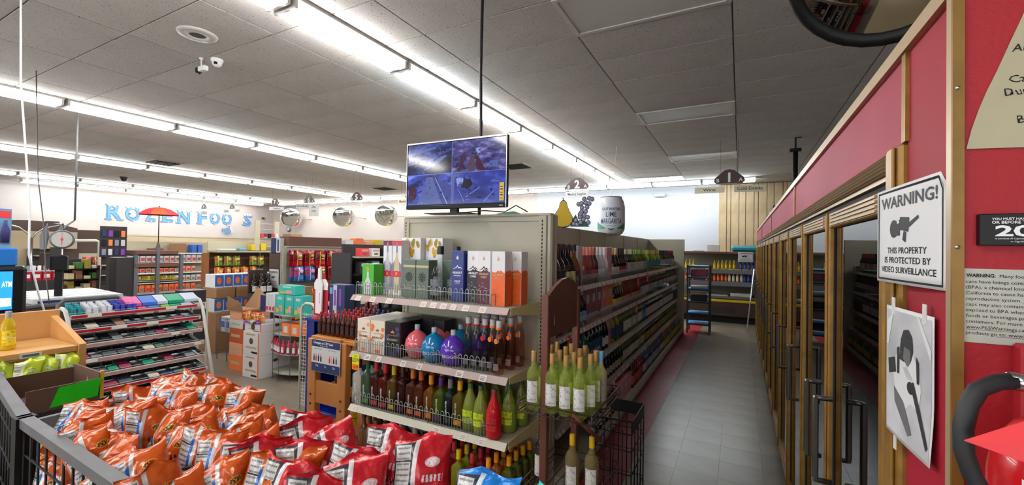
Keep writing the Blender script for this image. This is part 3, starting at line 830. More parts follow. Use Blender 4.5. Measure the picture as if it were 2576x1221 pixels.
mat('gold_print', (196, 176, 128), .5); mat('ar_dark', (150, 66, 26), .5); mat('carton_white', (232, 230, 232), .45); mat('carton_blue', (38, 52, 128), .4)
mat('carton_green', (66, 176, 44), .4); mat('carton_sage', (96, 112, 98), .45); mat('carton_dark', (26, 26, 34), .45); mat('carton_cream', (232, 222, 204), .5)
mat('peach', (240, 126, 62), .5); mat('blossom', (232, 160, 130), .5); mat('pinkred', (206, 52, 66), .45); mat('lilac', (196, 186, 200), .4); mat('straw', (206, 186, 150), .4); mat('slate', (130, 132, 152), .5); mat('leaf', (60, 110, 50), .5); mat('berry', (66, 62, 120), .5); mat('brown_print', (140, 90, 64), .55); mat('gold_leaf', (204, 160, 40), .45); mat('olive_leaf', (150, 130, 50), .5)
z1 = shelf_z[0]
def side_ar(c, top=.62):
    def d(q, D, h): q.poly([(.001, .001), (D - .001, .001), (D - .001, h * .61), (D * .7, h * .66), (D * .5, h * .63), (D * .3, h * .65), (.001, h * .61)], c, (0, -.0006, 0)); q.text('ARARAT', h * .03, D / 2, -.001, h * .54, 'ar_dark', 'c', D * .6)
    return d
carton('brandy_box', 'deep blue brandy box with white VSOP lettering on the top endcap shelf', -1.68, -1.585, .335, 2.33, .095, z1, 'carton_blue', ararat((38, 52, 128), 0, 'VSOP', 'white'))
carton('brandy_box', 'white and black brandy box reading COFFEE on the top endcap shelf', -1.57, -1.478, .335, 2.35, .092, z1, 'carton_white', ararat((36, 34, 40), 0, 'COFFEE', 'white'))
carton('brandy_box', 'white and burgundy brandy box reading CHERRY on the top endcap shelf', -1.476, -1.384, .335, 2.33, .092, z1, 'carton_white', ararat((88, 26, 48), 0, 'CHERRY', 'gold_print'))
carton('brandy_box', 'white and orange apricot brandy box, front one of two on the top endcap shelf', -1.355, -1.262, .335, 2.30, .092, z1, 'carton_white', ararat((232, 98, 30), 0, 'APRICOT', 'gold_print'), side_ar('ar_APRICOT'))
carton('brandy_box', 'white and orange apricot brandy box behind the front orange one', -1.30, -1.21, .335, 2.42, .09, z1, 'carton_white', ararat((232, 98, 30), 0, 'APRICOT', 'gold_print'), side_ar('ar_APRICOT'))
def patron(q, W, h):
    q.lathe([(.0, 0)], 'white', 3) if 0 else None
    q.poly([(-W * .32, h * .02), (W * .32, h * .02), (W * .34, h * .3), (W * .2, h * .48), (W * .09, h * .56), (W * .07, h * .76), (-W * .07, h * .76), (-W * .09, h * .56), (-W * .2, h * .48), (-W * .34, h * .3)], 'print_pale', (0, -.0006, 0))
    q.poly(ell(0, h * .84, W * .12, h * .08), 'cork', (0, -.001, 0)); q.poly(ell(0, h * .28, W * .17, h * .1), 'white', (0, -.001, 0)); q.text('Patron', h * .05, 0, -.0014, h * .26, 'leaf', 'c', W * .3)
mat('cork', (206, 138, 84), .7)
carton('tequila_box', 'bright green tequila box with printed white bottle, leftmost on the top endcap shelf', -2.44, -2.325, .225, 2.28, .11, z1, 'carton_green', patron)
def ciel(bc, dk):
    def d(q, W, h):
        q.poly([(-W / 2, h * .9), (W / 2, h * .9), (W / 2, h * .995), (-W / 2, h * .995)], dk, (0, -.0004, 0))
        q.poly([(-W / 2, h * .1), (W / 2, h * .1), (W / 2, h * .56), (W * .2, h * .62), (0, h * .58), (-W * .25, h * .63), (-W / 2, h * .57)], 'slate', (0, -.0004, 0))
        q.poly([(-W * .27, h * .05), (W * .27, h * .05), (W * .29, h * .5), (W * .24, h * .62), (W * .1, h * .7), (W * .09, h * .78), (-W * .09, h * .78), (-W * .1, h * .7), (-W * .24, h * .62), (-W * .29, h * .5)], bc, (0, -.0008, 0))
        q.poly([(-W * .09, h * .78), (W * .09, h * .78), (W * .09, h * .97), (-W * .09, h * .97)], 'slate', (0, -.0008, 0))
        q.poly([(-W / 2, h * .34), (W / 2, h * .34), (W / 2, h * .44), (-W / 2, h * .44)], 'pinkred', (0, -.001, 0)); q.poly(ell(0, h * .39, W * .3, h * .06), 'pinkred', (0, -.0012, 0)); q.text('B', h * .06, 0, -.0016, h * .365, 'blossom', 'c', None, .02)
    return d
mat('plum', (120, 40, 64), .5)
carton('vodka_box', 'tall white vodka box with plum top and lilac bottle print', -2.335, -2.25, .40, 2.38, .085, z1, 'carton_white', ciel('lilac', 'plum'))
carton('vodka_box', 'tall white vodka box with red top and straw coloured bottle print', -2.245, -2.16, .40, 2.38, .085, z1, 'carton_white', ciel('straw', 'pinkred'))
def leafy(q, W, h):
    r = random.Random(5)
    for k in range(9):
        cx, cz = (r.uniform(-.4, .4)) * W, h * r.uniform(.72, .95); q.poly(ell(cx, cz, W * .09, h * .07, 8, r.uniform(-.4, .4)), 'olive_leaf' if k % 2 else 'gold_leaf', (0, -.0006 - k * .0001, 0))
    q.poly([(-W * .45, h * .3), (W * .1, h * .3), (W * .1, h * .55), (-W * .45, h * .55)], 'brown_print', (0, -.0006, 0)); q.poly(ell(-W * .2, h * .18, W * .1, h * .05, 8), 'gold_leaf', (0, -.0008, 0))
mat('gold_box', (214, 196, 150), .5)
carton('whisky_box', 'white box with gold leaves at the top, standing behind the sage boxes', -2.24, -2.06, .42, 2.47, .16, z1, 'carton_white', leafy)
carton('whisky_box', 'pale box with olive green leaves, back corner behind the sage boxes', -2.055, -1.90, .42, 2.52, .13, z1, 'carton_white', leafy)
def sage(q, W, h):
    q.poly([(-W / 2, h * .8), (W / 2, h * .8), (W / 2, h * .86), (-W / 2, h * .86)], 'gold_print', (0, -.0006, 0))
    r = random.Random(2)
    for k in range(10):
        a = k * 2 * PI / 10; q.poly([(0, h * .55), (W * .26 * math.cos(a - .2), h * .55 + h * .11 * math.sin(a - .2)), (W * .33 * math.cos(a), h * .55 + h * .14 * math.sin(a)), (W * .26 * math.cos(a + .2), h * .55 + h * .11 * math.sin(a + .2))], 'carton_dark', (0, -.0006 - k * .00005, 0))
    q.text('KOMARU', h * .06, 0, -.0012, h * .22, 'gold_print', 'c', W * .6, .02); q.text('vodka', h * .03, 0, -.0012, h * .14, 'gold_print', 'c', W * .3)
carton('gin_box', 'left of two sage green boxes with dark sunburst on the top endcap shelf', -2.095, -1.985, .265, 2.33, .10, z1, 'carton_sage', sage)
carton('gin_box', 'right of two sage green boxes with dark sunburst on the top endcap shelf', -1.98, -1.87, .265, 2.33, .10, z1, 'carton_sage', sage)
carton('gin_box', 'plain sage green box tucked behind the clear vodka bottles', -1.86, -1.66, .265, 2.47, .10, z1, 'carton_sage')
glassy('bottle_clear', (238, 242, 240), 1.5, .02)
cl = SP('flask', 'bottle_clear', capm((20, 22, 28)), labm((110, 116, 120)), 16, .9, word='AVDA', wcol='ink', scale=1.17)
bottle('vodka_bottle', 'clear round shouldered vodka bottle with black cap, left of the pair', 'bottle', (-1.795, 2.36, z1), 0, None, cl)
bottle('vodka_bottle', 'clear vodka bottle with black cap, directly beside the blue brandy box', 'bottle', (-1.70, 2.42, z1), 0, None, cl)

# second shelf
z2 = shelf_z[1]
def crown(word, wc, fruit, dark):
    def d(q, W, h):
        r = random.Random(len(word))
        for k in range(7):
            cx, cz = r.choice((-1, 1)) * W * r.uniform(.28, .4), h * r.uniform(.08, .92); q.poly(ell(cx, cz, W * .12, h * .065, 10), fruit, (0, -.0005 - .0001 * k, 0))
        q.poly(ell(0, h * .08, W * .2, h * .06, 10), fruit, (0, -.0006, 0))
        q.poly([(-W * .1, h * .68), (W * .1, h * .68), (W * .13, h * .73), (W * .06, h * .72), (0, h * .77), (-W * .06, h * .72), (-W * .13, h * .73)], 'brown_print' if not dark else 'peach', (0, -.0012, 0))
        q.text('Crown Royal', h * .04, 0, -.0012, h * .6, 'brown_print' if not dark else 'gold_print', 'c', W * .5)
        q.text(word, h * .055, 0, -.0012, h * .46, wc, 'c', W * .7, .02)
    return d
carton('whisky_carton', 'cream whisky carton reading CARAMEL on the second endcap shelf', -2.46, -2.335, .235, 2.265, .13, z2, 'carton_cream', crown('CARAMEL', 'ink', 'blossom', 0))
carton('whisky_carton', 'cream whisky carton with peaches reading PEACH on the second endcap shelf', -2.33, -2.195, .235, 2.265, .13, z2, 'carton_cream', crown('PEACH', 'ink', 'peach', 0))
carton('whisky_carton', 'black whisky carton reading BLACKBERRY on the second endcap shelf', -2.19, -2.05, .24, 2.265, .13, z2, 'carton_dark', crown('BLACKBERRY', 'gold_print', 'berry', 1))
for k, (x0, m) in enumerate(((-2.46, 'carton_cream'), (-2.33, 'carton_cream'), (-2.19, 'carton_dark'))):
    for r_ in (1, 2):
        carton('whisky_carton', '%s whisky carton in %s row behind the %s one' % (('cream', 'cream', 'black')[k], ('', 'second', 'third')[r_], ('CARAMEL', 'PEACH', 'BLACKBERRY')[k]), x0, x0 + .13, .235, 2.265 + .137 * r_, .13, z2, m)
for k in (0, 1): carton('whisky_carton', 'dark carton at the back right of the black cartons, %s of two' % ('left', 'right')[k], -2.05 + .1 * k, -1.955 + .1 * k, .24, 2.5 + .0 * k, .13, z2, 'carton_dark')
jarcols = {'pink': (232, 106, 116), 'blue': (10, 122, 178), 'purple': (90, 52, 176)}
for nme, x, y, row in (('pink', -1.965, 2.34, 'front'), ('blue', -1.80, 2.315, 'front'), ('purple', -1.64, 2.31, 'front'), ('pink', -1.91, 2.53, 'back'), ('blue', -1.72, 2.51, 'back'), ('purple', -1.53, 2.50, 'back')):
    m = 'jar_' + nme; mat(m, jarcols[nme], .12, coat=.6)
    bottle('cocktail_ball', '%s round ball shaped cocktail bottle in the %s row' % (nme, row), 'bottle', (x, y, z2), .42 if nme != 'pink' else .3, None, SP('round', m, capm((176, 180, 184)), None, 20, word='BIGGIES', wcol='print_pale'))
cb = {'dark red': (74, 30, 30), 'orange': (200, 80, 30), 'smoky': (70, 66, 70)}
glassy('bottle_smoke', (226, 224, 226), 1.5, .02); glassy('bottle_rose', (246, 222, 214), 1.5, .02)
emb = {k: mat('emb_' + k, v, .3) and 'emb_' + k for k, v in (('black', (20, 20, 24)), ('red', (190, 30, 50)), ('orange', (244, 120, 20)))}
cir = []
for r_ in range(3):
    for c_ in range(7):
        cir.append((-1.525 + c_ * .062 + r_ * .01 - (.0 if c_ < 3 else .008), 2.31 + r_ * .105 - (.03 if c_ > 3 and r_ == 0 else 0), c_, r_))
for k, (x, y, c_, r_) in enumerate(cir):
    if x > SX1 - .038: continue
    e = 'emb_black' if c_ < 2 else ('emb_red' if c_ == 2 else 'emb_orange')
    t = bottle('flavoured_vodka_bottle', 'tall clear vodka bottle with %s dot, %s row, %s from left' % (e[4:], ('front', 'middle', 'back')[r_], ordw(c_)), 'bottle', (x, y, z2), 0, 'tall vodka bottles on the second endcap shelf', SP('ciroc', 'bottle_smoke' if c_ < 3 else 'bottle_rose', capm((196, 190, 190)), labm((120, 116, 118)), 12, .5))
    q = MB(); zz = .205; q.poly(ell(0, zz, .013, .016, 10), e, (0, -.0365, 0), .003); q.lathe([(.0195, .272), (.0195, .284)], e if e != 'emb_black' else 'emb_red', 10); link('emblem', q, t)
    if c_ >= 3: q = MB(); q.lathe([(0, .008), (.03, .008), (.032, .06), (0, .06)], 'peach' if 0 else 'bottle_amberfill', 10) if 'bottle_amberfill' in MATS else q; 
# third shelf: schnapps with coloured caps
z3 = shelf_z[2]
row3 = [(-2.50 + .04, (40, 44, 48), (200, 206, 204), 'tall', 'black', None), (-2.375, (40, 120, 50), (70, 96, 70), 'sq', 'green', (70, 150, 50)), (-2.29, (200, 30, 44), (92, 40, 36), 'sq', 'red', (190, 40, 60)), (-2.205, (200, 30, 44), (110, 40, 34), 'sq', 'red', (190, 40, 60)), (-2.125, (214, 184, 20), (110, 90, 40), 'sq', 'yellow', (214, 184, 20)),
        (-2.045, (60, 20, 34), (70, 24, 30), 'sq', 'dark plum', (60, 20, 80)), (-1.955, (228, 120, 30), (96, 46, 26), 'sq', 'orange', (230, 96, 50)), (-1.885, (200, 96, 30), (110, 50, 20), 'sq', 'burnt orange', (230, 96, 50)), (-1.80, (240, 158, 20), (140, 90, 20), 'low', 'amber', (222, 130, 40)), (-1.72, (86, 40, 130), (90, 110, 20), 'low', 'purple', (80, 40, 110)),
        (-1.645, (120, 124, 130), (34, 44, 46), 'low', 'grey', (40, 44, 48)), (-1.57, (244, 176, 20), (124, 104, 24), 'low', 'golden', (226, 160, 30))]
for k, (x, cc_, lc, kd, cn, lb) in enumerate(row3):
    for r_ in range(3):
        bd = bcol('lq%d' % k, tuple(min(255, int(v * 1.25)) for v in lc), mixf=.3)
        z = z3
        sp = SP('square' if kd != 'low' else 'square_low', bd, capm(cc_), labm(lb) if lb else labm((200, 200, 200)), 12, word='DEKUYPER', wcol='white')
        t = bottle('schnapps_bottle', 'square schnapps bottle with %s cap, %s from left, %s row' % (cn, ordw(k), ('front', 'middle', 'back')[r_]), 'bottle', (x + r_ * .012, 2.295 + r_ * .1, z), 0, 'schnapps bottles on the third endcap shelf', sp)
        if kd == 'low': t.scale = (.96, 1, 1.10)
for k, (x, y, kd) in enumerate([(-1.495, 2.30, 'g'), (-1.41, 2.29, 'g'), (-1.305, 2.27, 'r'), (-1.47, 2.42, 'g'), (-1.37, 2.41, 'g'), (-1.27, 2.40, 'g'), (-1.45, 2.53, 'g'), (-1.35, 2.53, 'g'), (-1.25, 2.53, 'g'), (-1.28, 2.31, 'x')]):
    if kd == 'x': continue
    body = bcol('marg_' + kd, (226, 38, 50) if kd == 'r' else (170, 184, 84), mixf=.75 if kd == 'r' else .6)
    nm = 'red margarita bottle with red label, front right of the third endcap shelf' if kd == 'r' else 'lime green margarita bottle, %s row, %s from the left' % (('front', 'middle', 'back')[0 if k < 3 else 1 if k < 6 else 2], ordw(k if k < 3 else (k - 3) % 3))
    bottle('margarita_bottle', nm, 'bottle', (x, y, z3), .1, 'margarita bottles on the third endcap shelf' if kd != 'r' else None, SP('margarita', body, capm((60, 110, 60) if kd == 'g' else (150, 60, 66)), labm((206, 230, 40)) if kd == 'g' else labm((204, 40, 50)), 14, .75, word='Jose Cuervo', wcol='ink'))
# base deck rows
zd = .13
deck = [(-1.86, (238, 130, 30), (150, 74, 26), 'orange'), (-1.765, (60, 170, 40), (50, 150, 40), 'green'), (-1.665, (214, 44, 56), (190, 50, 50), 'red'), (-1.565, (228, 200, 20), (170, 170, 20), 'yellow'), (-1.46, (190, 30, 60), (180, 24, 40), 'crimson'), (-1.345, (244, 158, 20), (210, 130, 40), 'amber'), (-1.255, (244, 176, 20), (120, 130, 40), 'golden')]
for k, (x, cc_, lc, cn) in enumerate(deck):
    for r_ in range(5):
        if k == 6 and r_ == 0: continue
        bd = bcol('dk%d' % k, lc, mixf=.4)
        bottle('liqueur_bottle', 'low liqueur bottle in the %s capped row on the bottom deck, %s from the front' % (cn, ordw(r_)), 'bottle', (x + .006 * r_, 2.285 + .085 * r_, zd), 0, 'liqueur bottles on the endcap bottom deck', SP('square', bd, capm(cc_), labm(cc_), 12, scale=.93))
dk2 = [(-2.44, 'tall', (120, 66, 34), (60, 30, 20), None, 'amber slim bottle'), (-2.385, 'tall', (110, 58, 30), (50, 26, 18), None, 'brown slim bottle'), (-2.32, 'malibu', (150, 110, 70), (110, 70, 40), (220, 220, 216), 'coconut liqueur bottle with white label'), (-2.23, 'malibu', (110, 112, 90), (90, 90, 80), (222, 222, 218), 'white labelled coconut bottle with grey cap'),
       (-2.14, 'tall', (20, 26, 60), (30, 34, 50), (18, 24, 60), 'dark blue vodka bottle with silver lettering'), (-2.05, 'tall', (18, 24, 66), (30, 34, 60), (18, 24, 60), 'dark blue vodka bottle with orange lettering'), (-1.96, 'square', (40, 40, 46), (170, 170, 172), (160, 40, 50), 'dark bottle with grey cap')]
for k, (x, kd, bc, cc_, lb, nm) in enumerate(dk2):
    for r_ in range(2):
        sp = SP(kd, bcol('dz%d' % k, bc, mixf=.75), capm(cc_), labm(lb) if lb else None, 12, word={4: 'SKYY', 5: 'SKYY', 2: 'KAHANA'}.get(k), wcol={4: 'white', 5: 'peach'}.get(k, 'ink'), scale=1.08)
        bottle('spirit_bottle', nm + ', %s row of the bottom deck' % ('front', 'second')[r_], 'bottle', (x, 2.33 + .11 * r_, zd), 0, None, sp)

# ---------------------------------------------------------------- long aisle side of the gondola
AY0, AY1, AXB = 2.80, 9.56, -1.74
run = thing('aisle_shelving', 'long beige aisle shelving of wine and spirits facing the cooler', 'shelving', (0, 0, 0))
BAY = (AY1 - AY0) / 6
for k in range(6):
    q = MB(); q.box(AXB - .03, AXB, AY0 + BAY * k + .004, AY0 + BAY * (k + 1) - .004, .1, 1.95, 'metal_beige', .004); link('back_panel', q, run)
    q = MB(); q.box(AXB - .035, AXB + .004, AY0 + BAY * k - .006, AY0 + BAY * k + .006, 0, 1.952, 'metal_beige_dark'); link('upright', q, run)
q = MB(); q.box(-2.28, -1.02, AY1, AY1 + .05, 0, 1.95, 'metal_beige', .008); link('end_panel', q, run)
ALV = [(1.40, -1.14), (1.06, -1.14), (.74, -1.12), (.42, -1.12), (.13, -1.03)]
tagm = MB(); tagm.box(-.0008, 0.0008, 0, .035, -.026, 0, 'paper'); tagm = tagm.mesh('price_tag')
fl = u_fence(BAY - .02, .09, .04, .0016).xf(Matrix.Rotation(PI / 2, 4, 'Z')).mesh('wire_fence')
glassy('clear_plastic', (206, 212, 214), 1.4, .05)
for li, (z, xf) in enumerate(ALV):
    for k in range(6):
        y0, y1 = AY0 + BAY * k + .006, AY0 + BAY * (k + 1) - .006
        q = MB(); q.box(AXB + .005, xf, y0, y1, z - .022, z, 'metal_beige', .003)
        if li == 4: q.box(AXB + .005, xf - .02, y0, y1, 0, z - .023, 'metal_beige')
        s = link('shelf', q, run)
        q = MB(); q.add([(xf, y0, z + .003), (xf, y1, z + .003), (xf + .018, y1, z - .034), (xf + .018, y0, z - .034), (xf, y0, z - .036), (xf, y1, z - .036)], [(0, 3, 2, 1)[::-1], (2, 3, 4, 5)[::-1], (0, 3, 4), (1, 5, 2), (0, 1, 5, 4)], 'price_channel' if li < 4 else 'metal_beige')
        link('price_channel', q, s)
        if li < 4:
            yy = y0 + rnd.uniform(.02, .08)
            while yy < y1 - .05:
                c = link('price_tag', tagm, s, (xf + .0125, yy, z - .004)); c.rotation_euler = (0, -.45, 0)
                yy += rnd.choice((.07, .09, .12, .15, .2))
        if li < 3 and k < 3 and not (li == 2 and k > 0):
            link('wire_fence', fl, s, (xf - .01, y0 + .005, z))
        elif li < 2:
            q = MB(); q.box(xf - .012, xf - .009, y0, y1, z + .002, z + .085, 'clear_plastic'); link('plastic_front', q, s)
for k, (yy, z, xf) in enumerate([(5.5, 1.40, -1.14), (5.42, 1.06, -1.14), (3.05, 1.06, -1.14), (6.1, 1.4, -1.14)]):
    t = thing('sale_flag', 'small orange red sale flag on the %s aisle shelf, %s' % (('top', 'second', 'second', 'top')[k], ('near its middle', 'past the middle', 'at the near end', 'half way along')[k]), 'price tag', (xf + .02, yy, z - .03))
    q = MB(); q.box(-.001, .001, -.03, .035, -.09, .03, 'tag_red'); q.box(.001, .0015, -.02, .024, -.05, -.02, 'orange_tag'); link('card', q, t)

# bottles along the aisle.  segment: y0, y1, kind, body colour, cap, label, name, label text
AS = {
 0: [(2.86, 3.06, 'flask', (28, 24, 24), (60, 20, 26), (40, 40, 44), 'liquor_bottle', 'dark liquor bottle with maroon cap'), (3.06, 3.28, 'flask', (34, 28, 22), (70, 20, 30), (226, 214, 150), 'liquor_bottle', 'dark whiskey bottle with cream JAMES label', 'JAMES'),
     (3.28, 3.42, 'flask', (130, 74, 34), (24, 22, 24), (60, 44, 30), 'liquor_bottle', 'amber whiskey bottle with black cap'), (3.42, 3.55, 'box', (214, 206, 206), None, None, 'gift_box', 'pale grey gift box'), (3.55, 3.95, 'champagne', (120, 50, 46), (214, 130, 110), (170, 90, 84), 'sparkling_wine_bottle', 'rose sparkling bottle with copper foil'),
     (3.95, 4.3, 'champagne', (214, 214, 222), (222, 224, 230), (226, 226, 230), 'sparkling_wine_bottle', 'white sparkling bottle with silver foil'), (4.3, 4.5, 'box', (226, 150, 170), None, None, 'gift_box', 'pink gift box'), (4.5, 4.75, 'champagne', (40, 36, 30), (206, 180, 120), (222, 216, 200), 'sparkling_wine_bottle', 'dark sparkling bottle with gold foil'),
     (4.75, 5.05, 'champagne', (22, 20, 26), (24, 22, 30), (190, 30, 46), 'sparkling_wine_bottle', 'black sparkling bottle with red collar'), (5.05, 5.45, 'wine', (40, 56, 40), (200, 206, 170), (222, 222, 216), 'wine_bottle', 'dark green wine bottle with white label'), (5.45, 6.3, 'wine', (140, 160, 60), (150, 196, 90), (206, 220, 206), 'wine_bottle', 'yellow green wine bottle with lime cap'),
     (6.3, 7.5, 'wine', (170, 180, 90), (190, 170, 90), (60, 160, 190), 'wine_bottle', 'pale green wine bottle with blue label'), (7.5, 8.4, 'wine', (60, 80, 40), (40, 44, 90), (222, 222, 222), 'wine_bottle', 'green wine bottle with navy foil'), (8.4, 9.2, 'wine', (28, 30, 26), (130, 40, 40), (226, 226, 222), 'wine_bottle', 'black red wine bottle with maroon foil'), (9.2, 9.5, 'jar', (60, 50, 46), None, None, 'jar', 'small dark jar')],
 1: [(2.86, 3.4, 'champagne', (24, 24, 28), (30, 30, 34), (50, 50, 54), 'sparkling_wine_bottle', 'black sparkling bottle with dark foil'), (3.4, 3.62, 'champagne', (30, 24, 34), (176, 196, 214), (110, 180, 210), 'sparkling_wine_bottle', 'dark bottle with pale blue label'), (3.62, 4.15, 'box', (150, 92, 108), None, None, 'gift_box', 'dusty mauve gift box'), (4.15, 4.32, 'box', (232, 140, 160), None, None, 'gift_box', 'bright pink gift box'), (4.32, 4.55, 'box', (246, 150, 30), None, None, 'gift_box', 'orange champagne gift box'),
     (4.55, 4.95, 'champagne', (46, 50, 30), (214, 190, 90), (226, 190, 80), 'sparkling_wine_bottle', 'green champagne bottle with gold foil'), (4.95, 5.9, 'champagne', (170, 80, 60), (110, 40, 50), (214, 150, 130), 'sparkling_wine_bottle', 'rose champagne bottle with maroon foil'), (5.9, 6.6, 'wine', (110, 26, 40), (222, 60, 100), (230, 226, 226), 'wine_bottle', 'red wine bottle with pink foil'), (6.6, 8.2, 'wine', (26, 26, 26), (230, 190, 150), (216, 216, 212), 'wine_bottle', 'black wine bottle with white label'), (8.2, 9.5, 'wine', (30, 50, 40), (30, 34, 40), (210, 214, 190), 'wine_bottle', 'dark green wine bottle with pale label')],
 2: [(3.05, 3.45, 'flask', (30, 110, 90), (120, 190, 170), (220, 226, 226), 'liquor_bottle', 'teal liqueur bottle with white label', 'BOLS'), (3.45, 3.62, 'flask', (26, 120, 130), (200, 210, 214), (226, 230, 232), 'liquor_bottle', 'blue green liqueur bottle with white label', 'BOLS'), (3.62, 4.05, 'malibu', (16, 30, 56), (30, 36, 60), (40, 70, 110), 'liquor_bottle', 'navy blue liquor bottle with embossed label'), (4.05, 4.25, 'champagne', (30, 26, 30), (40, 30, 34), (226, 226, 222), 'sparkling_wine_bottle', 'black sparkling bottle with white label'), (4.25, 4.42, 'box', (214, 140, 170), None, None, 'gift_box', 'pink and lilac gift box'),
     (4.42, 4.9, 'wine', (200, 196, 60), (60, 60, 60), (30, 50, 90), 'wine_bottle', 'yellow white wine bottle with navy label'), (4.9, 6.0, 'wine', (120, 150, 60), (150, 160, 170), (220, 224, 216), 'wine_bottle', 'green white wine bottle with white label'), (6.0, 6.2, 'wine', (30, 130, 190), (40, 100, 160), (60, 160, 200), 'wine_bottle', 'bright blue wine bottle'), (6.2, 7.6, 'wine', (34, 44, 34), (200, 160, 40), (222, 222, 218), 'wine_bottle', 'dark wine bottle with golden cap'), (7.6, 8.9, 'wine', (140, 150, 130), (206, 206, 200), (226, 226, 222), 'wine_bottle', 'clear wine bottle with white label'), (8.9, 9.5, 'malibu', (22, 22, 26), (24, 24, 30), (60, 50, 50), 'liquor_bottle', 'black squat bottle')],
 3: [(3.9, 4.9, 'champagne', (20, 20, 22), (206, 170, 80), (190, 180, 150), 'sparkling_wine_bottle', 'black sparkling bottle with gold neck'), (4.9, 6.2, 'wine', (130, 146, 80), (170, 180, 120), (214, 216, 200), 'wine_bottle', 'green wine bottle with pale label'), (6.2, 7.5, 'wine', (24, 24, 24), (40, 30, 34), (200, 160, 90), 'wine_bottle', 'black wine bottle with tan label'), (7.5, 9.5, 'wine', (140, 136, 60), (120, 130, 60), (160, 170, 100), 'wine_bottle', 'olive wine bottle with green foil')],
 4: [(3.5, 3.9, 'wine', (70, 80, 110), (150, 40, 40), (214, 214, 214), 'wine_bottle', 'grey blue bottle with red cap'), (3.9, 4.3, 'champagne', (130, 50, 36), (190, 150, 130), (226, 200, 190), 'sparkling_wine_bottle', 'amber sparkling bottle'), (4.3, 5.0, 'box', (206, 130, 140), None, None, 'gift_box', 'pale pink carton'), (5.0, 5.6, 'wine', (150, 40, 36), (130, 30, 30), (190, 90, 90), 'wine_bottle', 'red wine cooler bottle'), (5.6, 7.2, 'wine', (50, 60, 90), (60, 60, 80), (190, 200, 220), 'wine_bottle', 'blue tinted bottle with grey label'), (7.2, 9.4, 'malibu', (60, 100, 70), (150, 60, 60), (214, 190, 90), 'liquor_bottle', 'green squat bottle with yellow label')]}
LVN = ['top', 'second', 'third', 'fourth', 'bottom']
for lv, segs in AS.items():
    z, xf = ALV[lv]
    for si, sg in enumerate(segs):
        y0, y1, kd, bc, cc_, lc, nm, desc = sg[:8]
        if kd == 'box':
            n = max(1, round((y1 - y0) / .2)); wd = (y1 - y0) / n
            for k in range(n):
                mn = 'gift_%d_%d' % (lv, si); mat(mn, bc, .4)
                q = MB(); hh = .33 if lv < 4 else .2; q.box(-.16, 0, .004, wd - .004, 0, hh, mn, .003); q.box(.0, .001, wd * .3, wd * .7, hh * .5, hh * .72, 'print_pale')
                tag(link(nm, q, None, (xf - .05, y0 + wd * k, z)), desc + ' on the %s aisle shelf%s' % (LVN[lv], '' if n == 1 else ', %s from the near end' % ordw(k)), 'box', None if n == 1 else 'gift boxes on the %s aisle shelf' % LVN[lv])
            continue
        if kd == 'jar':
            for k in range(5):
                q = MB(); mat('jar_glass', bc, .2); mat('jar_lid', (150, 60, 40), .4); q.cyl(0, 0, 0, .08, .03, 'jar_glass', 10); q.cyl(0, 0, .08, .095, .031, 'jar_lid', 10)
                tag(link('jar', q, None, (xf - .06 - .07 * (k % 2), y0 + .06 * k, z)), 'small dark jar at the far end of the top aisle shelf, %s from the camera' % ordw(k), 'jar', 'jars at the far end of the top aisle shelf')
            continue
        big = kd in ('flask', 'champagne', 'malibu')
        pitch = .118 if kd == 'flask' else (.106 if big else .098)
        near = y0 < 4.6
        nrow = 2 if (lv <= 2 and y0 < 6.3) else 1
        n = max(1, int((y1 - y0) / pitch + .35)); pitch = (y1 - y0) / n
        clear = sum(bc) > 260
        bm = bcol('a%d_%d' % (lv, si), bc, mixf=.4 if clear else .8)
        word = sg[8] if len(sg) > 8 else None
        sc_ = {'flask': 1.1, 'wine': 1.0, 'champagne': 1.03, 'malibu': 1.05}[kd] * (1.0 if lv < 3 else .88)
        sp = SP(kd, bm, capm(cc_), labm(lc), 12 if near else 10, 1.25, word=word, scale=sc_)
        vr = []
        for f1, f2, f3 in ((1, 1, 1), (.7, .75, 1.0), (1.25, 1.2, .82)):
            sh = lambda c, f: tuple(int(max(8, min(250, v * f))) for v in c)
            bm2 = bcol('a%d_%d_%d' % (lv, si, int(f1 * 100)), sh(bc, f1), mixf=.4 if clear else .8)
            vr.append(SP(kd, bm2, capm(sh(cc_, f2)), labm(sh(lc, f3)), 12 if near else 10, 1.25, word=word, scale=sc_))
        for r_ in range(nrow):
            for k in range(n):
                sp = vr[rnd.choice((0, 0, 1, 2))]
                bottle(nm, '%s, %s shelf, %s%s in its run' % (desc, LVN[lv], 'behind the ' if r_ else '', ordw(k)), 'bottle', (xf - .062 - .1 * r_, y0 + pitch * (k + .5), z), .7 + .35 * math.sin(k * 2.7 + si + lv), '%s on the %s aisle shelf' % (desc.split(' with')[0] + 's', LVN[lv]), sp)

